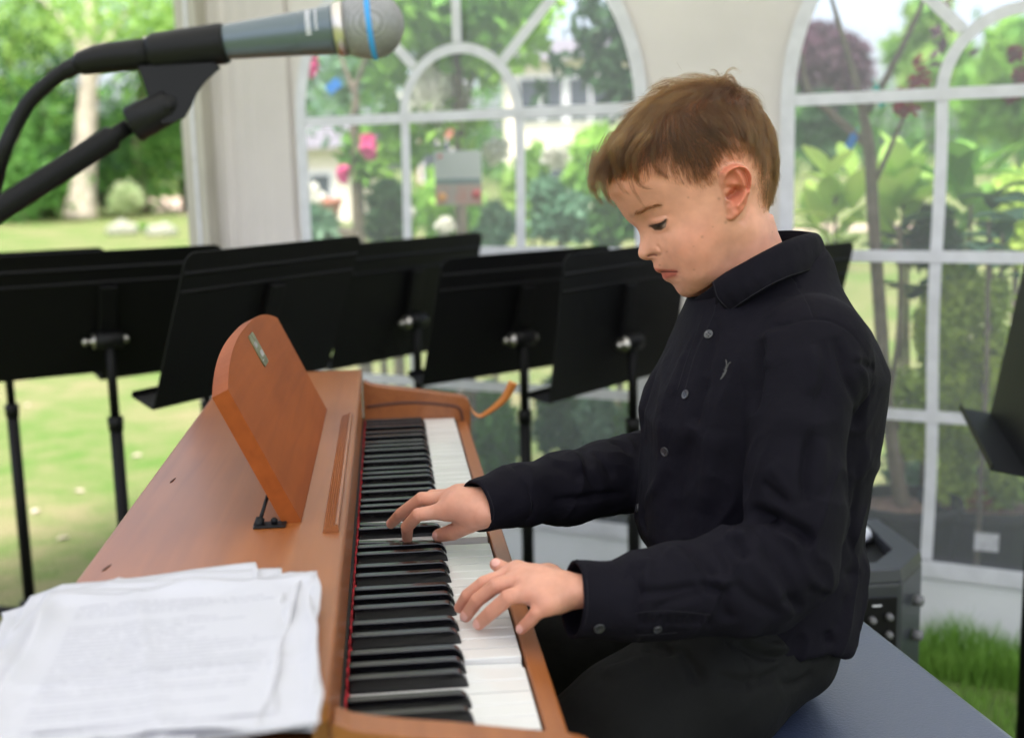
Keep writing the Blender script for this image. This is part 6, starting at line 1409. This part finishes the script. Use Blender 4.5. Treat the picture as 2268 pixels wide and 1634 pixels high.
mb = MB(); ln = [np.array(vs[i*(NR+1)+NR-1])*.45+np.array(vs[i*(NR+1)+NR])*.55 for i in range(NC)]
def outw(p, k=.0022): q = np.array(p)-np.array([.325, .455, p[2]]); q /= np.linalg.norm(q)+1e-9; return p+q*k
mb.tube([outw(p) for p in ln], .0004, 5)
mb.tube([outw(vs[1*(NR+1)+j], .002) for j in range(1, NR+1)], .0004, 5)
o = mb.build('stitching', M['seam'], collar)
# collar stand inside
vs = []
for i in range(NC):
    a = np.array(topc[i]); cen = np.array([.325, .455, a[2]]); o_ = a-cen
    for j in range(6): t = j/5; vs.append(cen+o_*(.985-.03*t)+np.array([.004*t*0, 0, -.045*t]))
fs = [(i*6+j, (i+1)*6+j, (i+1)*6+j+1, i*6+j+1) for i in range(NC-1) for j in range(5)]
cloth_part(vs, fs, 'collar_stand', shirt, .0015)
_t = [(1600, 620, .410), (1580, 632, .414), (1558, 648, .424), (1540, 660, .446), (1534, 664, .470)]; _b = [(1610, 662, .410), (1592, 672, .414), (1572, 682, .424), (1556, 690, .446), (1548, 694, .470)]
tc_, bc_ = cr([at(*q) for q in _t], 5), cr([at(*q) for q in _b], 5); vs = []
for a, b in zip(tc_, bc_):
    for j in range(7): vs.append(a*(1-j/6)+b*(j/6))
cloth_part(vs, [(i*7+j, (i+1)*7+j, (i+1)*7+j+1, i*7+j+1) for i in range(len(tc_)-1) for j in range(6)], 'collar_band', shirt, .002)
# buttons
M['button'] = mat('dark grey button', (.028, .028, .032), .3, coat=.3)
def button(px, py, r, tree, par, fallback=None):
    p, n = hit(tree, px, py)
    if p is None: return
    n = n.normalized(); n = n if n.dot(Vector(CAM)-p) > 0 else -n
    mb = MB().lathe([(-.0008, r*.7), (.0002, r*.98), (.0014, r), (.0019, r*.93), (.0014, r*.74), (.0011, r*.6), (.0012, .0001)], p, n, 24)
    o = mb.build('button', M['button'], par)
    a = n.orthogonal().normalized(); b_ = n.cross(a); mb = MB()
    for s1 in (-1, 1):
        for s2 in (-1, 1): mb.lathe([(.0010, .0007), (.0016, .0006)], p+a*s1*.0012+b_*s2*.0012, n, 6)
    mb.build('button_thread', M['seam'], o)
for x, y in [(1570, 741), (1519, 874), (1473, 1000), (1413, 1125)]: button(x, y, .0050, ST, shirt)
cuT = BVHTree.FromPolygons([list(v) for v in cuff(cL0, cL1, .0357, .0327, 1.06)[0].tolist()], cuff(cL0, cL1, .0357, .0327, 1.06)[1])
button(1327, 1390, .0050, cuT, shirt); button(*C6(640, 1218), .0042, ST, shirt)
# placket edge strips
def lay(tree, fn, pts, r, name, m, par, lift=.0006, n=6):
    L = []
    for p in cr([np.array(fn(*q)) for q in pts], n):
        h, nn = hit(tree, *p)
        if h is not None: nn = nn if nn.dot(Vector(CAM)-h) > 0 else -nn; L.append(h+nn*lift)
    if len(L) > 2: return MB().tube(L, r, 5).build(name, m, par)
for _pts in ([(808, 560), (790, 690), (738, 810), (680, 935), (632, 1050), (598, 1160), (560, 1300)], [(700, 700), (640, 880), (560, 1100), (500, 1300)], [(1392, 418), (1432, 458), (1446, 498), (1492, 558), (1536, 645), (1566, 728)], [(1270, 812), (1335, 800), (1424, 780), (1502, 763), (1592, 756), (1688, 766), (1774, 801), (1852, 851), (1920, 930), (1980, 1020), (2030, 1118)]):
    lay(ST, C5, _pts, .00028, 'stitching', M['seam'], shirt, .0002)
for _pts in ([(492, 1122), (640, 1106), (800, 1112), (965, 1132)], [(500, 1255), (640, 1250), (760, 1240)], [(120, 1240), (300, 1262), (450, 1280)]):
    lay(ST, C6, _pts, .00028, 'stitching', M['seam'], shirt, .0002)
M['emb'] = mat('grey embroidery thread', (.075, .073, .072), .7, bump=.5, bscale=2500, dist=.0003)
em = MB()
for pts in ([(882, 1063), (888, 1085), (886, 1115), (880, 1135)], [(922, 1083), (905, 1095), (895, 1120), (884, 1140)], [(884, 1138), (872, 1165), (858, 1190), (840, 1218)], [(890, 1142), (878, 1170), (862, 1195), (845, 1216)], [(868, 1140), (880, 1150), (890, 1150)], [(860, 1170), (872, 1175), (882, 1172)], [(878, 1125), (890, 1135)]):
    L = []
    for p in cr([np.array(C5(*q)) for q in pts], 5):
        h, nn = hit(ST, *p)
        if h is not None: nn = nn if nn.dot(Vector(CAM)-h) > 0 else -nn; L.append(h+nn*.0003)
    if len(L) > 2: em.tube(L, .00055, 5)
em.build('embroidered_emblem', M['emb'], shirt)
# ---- trousers
BZ = .575
tgd = Grid((-.06, .16, .40), (.46, .70, .72), .0035)
tgd.ell((.308, .455, .655), (.072, .125, .085), .02)
LT = [((.285, .375, .652), .066), ((.21, .340, .630), .075), ((.12, .315, .590), .072), ((.0, .30, .53), .060), ((-.01, .30, .38), .055)]
RT = [((.30, .54, .652), .070), ((.25, .56, .630), .078), ((.12, .59, .575), .070), ((.02, .61, .52), .060), ((.01, .61, .38), .055)]
for T_ in (LT, RT): tgd.chain([p for p, r in T_], [r for p, r in T_], .02)
sl, X_, Y_, Z_ = tgd.sub(tgd.lo, tgd.lo+1)
seat = np.where(X_ > .17, BZ+.001-Z_, -1.); tgd.smax(sl, np.minimum(seat, (X_-.16)), .012)
tgd.F = blur(np.clip(tgd.F, -.03, .03), 1); tV, tQ = tgd.nets(); tV = lap(tV, tQ, 4, .5); N = vnormals(tV, tQ)
tV = tV+N*(vnoise(tV*np.array([.7, 1, 1]), 22, 4)*.0026+vnoise(tV, 48, 5)*.0014)[:, None]
tV, _ = strokes(tV, tQ, [(a, b, c*1.7, d*.75) for a, b, c, d in [(C6, [(1140, 1230), (1250, 1280), (1350, 1330), (1440, 1345)], 5, 9), (C6, [(1110, 1290), (1220, 1350), (1330, 1385), (1480, 1370)], -5, 6), (C6, [(1200, 1250), (1300, 1300), (1380, 1290)], -3, 6), (C6, [(760, 1330), (850, 1440), (900, 1560)], -4, 9), (C6, [(560, 1320), (650, 1330), (740, 1380)], -4, 8), (C6, [(1000, 1500), (1150, 1540), (1300, 1520), (1450, 1440)], -3, 8), (C6, [(1480, 1350), (1600, 1380), (1700, 1370)], -3.5, 6), (C6, [(1380, 1550), (1500, 1560), (1600, 1490)], -3, 7), (C6, [(300, 1500), (450, 1450), (600, 1400)], 3, 12), (C6, [(1070, 1300), (1180, 1400), (1220, 1480), (1200, 1580)], -2.2, 1.8), (C6, [(1475, 1190), (1440, 1300)], -1.4, 1.2), (C6, [(1475, 1340), (1440, 1420), (1320, 1500), (1190, 1600)], -1.5, 1.6)]])
trousers = bp(npmesh('trousers', tV, tQ), 'trousers', M['trous'])
TTb = BVHTree.FromPolygons(tV.tolist(), tQ.tolist())
# ---- hair (strands grown from the scalp of the head above)
def hcurves(name, P, r0, r1, m, par, rad=None):
    """P: (n, k, 3) world points"""
    n, k, _ = P.shape; hc = bpy.data.hair_curves.new(name); hc.add_curves([k]*n)
    hc.position_data.foreach_set('vector', np.ascontiguousarray(P, np.float32).ravel()) if hasattr(hc, 'position_data') else hc.points.foreach_set('position', np.ascontiguousarray(P, np.float32).ravel())
    ra = hc.attributes.get('radius') or hc.attributes.new('radius', 'FLOAT', 'POINT')
    t = np.linspace(0, 1, k); rr_ = (r0+(r1-r0)*t**1.5)[None]*np.ones((n, 1))
    if rad is not None: rr_ = rr_*rad[:, None]
    ra.data.foreach_set('value', rr_.astype(np.float32).ravel())
    hc.materials.append(m); o = bpy.data.objects.new(name, hc); COL.objects.link(o); o.parent = par; return o
def hair_mat(name, mel, red, rc=.35, rough=.35):
    m = bpy.data.materials.new(name); m.use_nodes = True; t = m.node_tree; N = t.nodes; L = t.links; N.remove(N['Principled BSDF'])
    h = N.new('ShaderNodeBsdfHairPrincipled'); h.parametrization = 'MELANIN'
    h.inputs['Melanin'].default_value = mel; h.inputs['Melanin Redness'].default_value = red; h.inputs['Roughness'].default_value = rough; h.inputs['Radial Roughness'].default_value = .5; h.inputs['Random Color'].default_value = rc; h.inputs['Random Roughness'].default_value = .2
    L.new(h.outputs[0], N['Material Output'].inputs[0]); return m
M['hair'] = hair_mat('brown hair', .55, .10); M['brow'] = hair_mat('eyebrow hair', .50, .35); M['lash'] = hair_mat('eyelash', 1., .4, 0)
hl = [uv(*H3(x, y), .055) for x, y in [(190, 1180), (300, 1140), (430, 1135), (590, 1175), (700, 1235), (800, 1280), (900, 1305), (1010, 1325), (1110, 1365), (1215, 1410), (1290, 1375), (1400, 1300), (1450, 1200), (1520, 1110), (1640, 1080), (1750, 1125), (1810, 1220), (1830, 1340), (1865, 1450), (1885, 1560)]]+[uv(*H2(x, y), .03) for x, y in [(745, 600), (785, 668), (835, 640), (880, 655), (960, 665)]]
hl = np.array(hl); HP = np.vstack([hl, hl[-1:]+np.array([[-.06, 0]]), [[-.2, .25]], [[.2, .25]], hl[:1]+np.array([[.06, 0]])])
fV, fQ = hv, hq
cen = fV[fQ].mean(1); e1 = fV[fQ[:, 2]]-fV[fQ[:, 0]]; e2 = fV[fQ[:, 3]]-fV[fQ[:, 1]]; ar = .5*np.linalg.norm(np.cross(e1, e2), axis=1)
ok = inside(HP, cen[:, 0], cen[:, 1]) & ~(inside(EO, cen[:, 0], cen[:, 1]) & (np.abs(cen[:, 2]) > .05)); ok &= (cen[:, 1] > hl[:, 1].min()-.01)
fi = np.nonzero(ok)[0]; print('hair faces', len(fi))
NS = 38000
bd0_ = d2(hl, cen[fi, 0], cen[fi, 1]); fz_ = cen[fi, 0] > uv(*H3(900, 1000), .05)[0]
pf = ar[fi]*np.where(cen[fi, 2] > -.03, 1., .55)*np.where(cen[fi, 0] > uv(*H3(480, 1000), .05)[0], 1, np.clip(bd0_/.015, .25, 1)); ch = rng.choice(fi, NS, p=pf/pf.sum())
w4 = rng.dirichlet([1, 1, 1, 1], NS); root = (fV[fQ[ch]]*w4[:, :, None]).sum(1)
bd = d2(hl, root[:, 0], root[:, 1])*1000; front = root[:, 0] > uv(*H3(860, 1000), .05)[0]
ub = uv(*H3(1500, 1000), .06)
crown = np.array([*uv(*H3(1600, 300), .0), 0.0])
fronty = np.clip((root[:, 0]-uv(*H3(720, 1000), .05)[0])/.022, 0, 1)
Lh = np.clip(3+bd*.50, 3, 36)*(1-fronty)+fronty*np.where(root[:, 1] > -.9, 40., 40.)*np.clip(.55+bd/60., .55, 1)
Lh = Lh*rng.uniform(.72, 1.1, NS)*(1+.30*vnoise(root, 110, 41)+.25*vnoise(root, 55, 42))*.001
isback = root[:, 0] < uv(*H3(1750, 1000), .03)[0]; Lh = np.where(isback, np.minimum(Lh, .022), Lh)
cl = vnoise(root, 70, 21); cl2 = vnoise(root, 150, 22); cl3 = vnoise(root, 40, 23)
def sidedir(P, s):
    xs = [uv(*H3(x, 900), .05)[0] for x in (300, 700, 1000, 1500, 1900)][::-1]; fx = np.interp(P[:, 0], xs, [-.2, -.75, -.5, .05, .6][::1])
    return np.stack([fx, -np.ones(len(P)), .0*s], 1)
K_ = 9
Pp = np.zeros((NS, K_, 3)); p = root.copy(); Pp[:, 0] = p-HG.grad(root)*.0008
sgn = np.sign(root[:, 2]+1e-6)
tuft = np.exp(-((np.linalg.norm(root-np.array([*uv(*H3(1560, 260), .01), .015]), axis=1))/.014)**2)
liftf = np.clip(.22+.50*np.clip(1-np.abs(root[:, 2])/.055, 0, 1)+.25*fronty, 0, 1)*np.clip(bd/25, .25, 1)*(1+.5*cl2)+tuft*.9
jit = rng.normal(0, 1, (NS, 3))*.10; prev = None
for k in range(1, K_):
    n = HG.grad(p, .002); d = HG.sample(p); s = k/(K_-1)
    away = p-crown; away -= n*(away*n).sum(1, keepdims=True); away /= np.linalg.norm(away, axis=1, keepdims=True)+1e-6
    away = away+np.array([.55, 0, 0]); lat = np.clip((np.abs(n[:, 2])-.35)/.4, 0, 1)[:, None]
    sd_ = sidedir(p, sgn); sd_ -= n*(sd_*n).sum(1, keepdims=True)
    fl = away*(1-lat)+sd_*lat*1.2; fl -= n*(fl*n).sum(1, keepdims=True); fl /= np.linalg.norm(fl, axis=1, keepdims=True)+1e-6
    cr_ = np.cross(n, fl); fl = fl+cr_*(.38*cl+.22*cl2+.25*cl3)[:, None]
    t = fl+n*(liftf*(1.15-1.9*s))[:, None]+np.array([0, -.45, 0])*s*(fronty[:, None]*.9+.15)+jit
    if prev is not None: t = t*.6+prev*.6
    t /= np.linalg.norm(t, axis=1, keepdims=True)+1e-9; prev = t
    p = p+t*(Lh/(K_-1))[:, None]
    d = HG.sample(p); n = HG.grad(p, .002); mind = .0008+.0012*s*(Lh/.03); push = np.maximum(mind-d, 0); p = p+n*push[:, None]
    Pp[:, k] = p
# locks: strands lean towards the nearest guide
NG = 1500; gi = rng.choice(NS, NG, replace=False); G_ = root[gi]; near = np.zeros(NS, int)
for i in range(0, NS, 2000): near[i:i+2000] = np.argmin(((root[i:i+2000, None]-G_[None])**2).sum(2), 1)
gp = Pp[gi][near]; s_ = np.linspace(0, 1, K_)[None, :, None]; cw = (.62*np.clip(Lh/.03, 0, 1)*rng.uniform(.3, 1, NS))[:, None, None]
sc_ = (Lh/Lh[gi][near])[:, None, None]; off = (root-G_[near])[:, None]
Pp = Pp*(1-cw*s_**1.3)+(gp+off*.35)*cw*s_**1.3
W_ = HO+Pp[..., 0:1]*HF+Pp[..., 1:2]*HU+Pp[..., 2:3]*HL
hair = hcurves('hair', W_, .000095, .000035, M['hair'], boy, np.clip(Lh/.018, .5, 1))
# stray wisps: traced locks at the fringe and the tuft on the crown
wis = []
def wisp(pts, wl, n, sp=.0022, wd=None):
    P_ = []
    for (x, y), wv in zip(pts, wl): u, v = uv(*H3(x, y), wv*.001); P_.append((u, v, wv*.001))
    c = np.array(cr(P_, 6)); c = c[np.linspace(0, len(c)-1, 12).astype(int)]
    for _ in range(n):
        e = rng.normal(0, 1, 3)*sp; t = np.linspace(0, 1, 12)[:, None]; q = c+e*(1-.65*t)+rng.normal(0, .0006, 3)*t; L_ = rng.uniform(.7, 1.05); q = q[0]+(q-q[0])*1; tt = np.linspace(0, L_*11, 12); q = np.stack([np.interp(tt, np.arange(12), q[:, i]) for i in range(3)], 1); wis.append(q)
wisp([(150, 1050), (95, 1150), (65, 1260), (55, 1360), (80, 1440)], [12, 14, 15, 16, 16], 130, .0032)
wisp([(170, 1050), (115, 1170), (85, 1300), (110, 1430), (185, 1545)], [20, 22, 24, 24, 23], 130, .0032)
wisp([(230, 1100), (190, 1230), (200, 1370), (240, 1480), (320, 1575)], [26, 28, 30, 31, 31], 120, .0032)
wisp([(280, 900), (190, 1030), (130, 1150), (110, 1260)], [20, 22, 24, 24], 220, .005)
wisp([(330, 850), (230, 980), (180, 1120), (180, 1240)], [10, 12, 14, 14], 220, .005)
wisp([(190, 1150), (150, 1250), (140, 1370), (165, 1450)], [-8, -6, -4, -2], 50)
wisp([(140, 1000), (90, 1130), (70, 1230), (60, 1300)], [2, 4, 6, 8], 180, .0045)
wisp([(420, 800), (300, 930), (295, 1060), (350, 1180), (400, 1290)], [50, 50, 48, 46, 45], 90, .003)
wisp([(620, 780), (480, 960), (450, 1130), (490, 1290)], [60, 59, 56, 53], 70, .0025)
wisp([(700, 800), (560, 960), (520, 1100), (560, 1260), (620, 1330)], [62, 62, 60, 58, 56], 60, .0025)
wisp([(540, 1150), (560, 1300), (640, 1360), (740, 1370)], [56, 55, 56, 57], 24, .0018)
wisp([(480, 1200), (500, 1360), (570, 1480), (635, 1590)], [50, 48, 46, 44], 14, .0016)
wisp([(330, 1100), (330, 1240), (400, 1380), (470, 1440)], [42, 42, 42, 41], 30, .002)
wisp([(750, 900), (720, 1050), (780, 1180), (900, 1260)], [63, 63, 63, 62], 60, .003)
wisp([(1490, 190), (1520, 110), (1600, 75), (1680, 130)], [5, 6, 8, 10], 16, .0012)
wisp([(1440, 180), (1410, 110), (1360, 95), (1330, 110)], [3, 4, 5, 6], 12, .0012)
wisp([(1480, 200), (1560, 160), (1610, 220), (1640, 300)], [20, 24, 28, 32], 50, .002)
wisp([(1440, 210), (1500, 180), (1560, 240), (1590, 330)], [28, 32, 36, 40], 50, .002)
wisp([(1400, 230), (1250, 180), (1100, 160), (960, 190)], [10, 12, 14, 14], 60, .003)
wisp([(1100, 260), (900, 220), (760, 260), (680, 300)], [15, 18, 20, 22], 50, .003)
wisp([(980, 15), (1010, 60), (1050, 110)], [5, 6, 8], 1, .0002)
ww = np.array(wis); hcurves('hair_wisps', HO+ww[..., 0:1]*HF+ww[..., 1:2]*HU+ww[..., 2:3]*HL, .00008, .00003, M['hair'], boy)
# brows and lashes
bpts = []
for side in (1, -1):
    bc = [uv(*H1(*q), w_*.001)+(w_*.001,) for q, w_ in [((615, 520), 24), ((700, 475), 29), ((790, 415), 36), ((880, 385), 42), ((960, 368), 46)]]
    c = np.array(cr(bc, 10))
    for i in range(190):
        t = rng.uniform(0, 1); j = t*(len(c)-1.01); a = c[int(j)]; tg = c[min(int(j)+2, len(c)-1)]-c[max(int(j)-1, 0)]; tg /= np.linalg.norm(tg)
        r_ = np.array([a[0], a[1], a[2]])+np.array([rng.normal(0, .0006), rng.normal(0, .0023*(1-.6*t)), 0]); P_ = np.zeros((5, 3)); q = r_.copy()[None]; dd = HG.sample(q)[0]; q = q-HG.grad(q)*dd; P_[0] = q
        dr = tg*1.+np.array([0, .35*(1-t)-.1, 0])+rng.normal(0, .12, 3)
        for k in range(1, 5): q = q+dr*.0013; dd = HG.sample(q)[0]; q = q+HG.grad(q)*(.0004-dd if dd < .0004 else (.0006-dd)*.5); P_[k] = q
        P_[:, 2] *= side; bpts.append(P_)
bpts = np.array(bpts); hcurves('eyebrows', HO+bpts[..., 0:1]*HF+bpts[..., 1:2]*HU+bpts[..., 2:3]*HL, .00007, .00003, M['brow'], boy)
lp_ = []
for side in (1, -1):
    lc = [uv(*H1(*q), w_*.001)+(w_*.001,) for q, w_ in [((850, 645), 29), ((905, 628), 33), ((960, 608), 36), ((1010, 575), 40), ((1035, 548), 43)]]
    c = np.array(cr(lc, 10))
    for i in range(60):
        t = rng.uniform(0, 1); j = t*(len(c)-1.01); a = c[int(j)]+rng.normal(0, .0002, 3)
        q = a[None].copy(); dd = HG.sample(q)[0]; q = (q-HG.grad(q)*(dd-.0002))[0]
        L_ = .0072*rng.uniform(.7, 1.1)*(1-.25*t); d0 = np.array([.55-.5*t, -.75, .45]); d1 = np.array([.9-.6*t, -.35, .35]); P_ = [q]
        for k in range(1, 6): f = k/5; q = q+(d0*(1-f)+d1*f+rng.normal(0, .04, 3))*L_/5; P_.append(q)
        P_ = np.array(P_); P_[:, 2] *= side; lp_.append(P_)
lp_ = np.array(lp_); hcurves('eyelashes', HO+lp_[..., 0:1]*HF+lp_[..., 1:2]*HU+lp_[..., 2:3]*HL, .0001, .00003, M['lash'], boy)
# scalp tone under the hair
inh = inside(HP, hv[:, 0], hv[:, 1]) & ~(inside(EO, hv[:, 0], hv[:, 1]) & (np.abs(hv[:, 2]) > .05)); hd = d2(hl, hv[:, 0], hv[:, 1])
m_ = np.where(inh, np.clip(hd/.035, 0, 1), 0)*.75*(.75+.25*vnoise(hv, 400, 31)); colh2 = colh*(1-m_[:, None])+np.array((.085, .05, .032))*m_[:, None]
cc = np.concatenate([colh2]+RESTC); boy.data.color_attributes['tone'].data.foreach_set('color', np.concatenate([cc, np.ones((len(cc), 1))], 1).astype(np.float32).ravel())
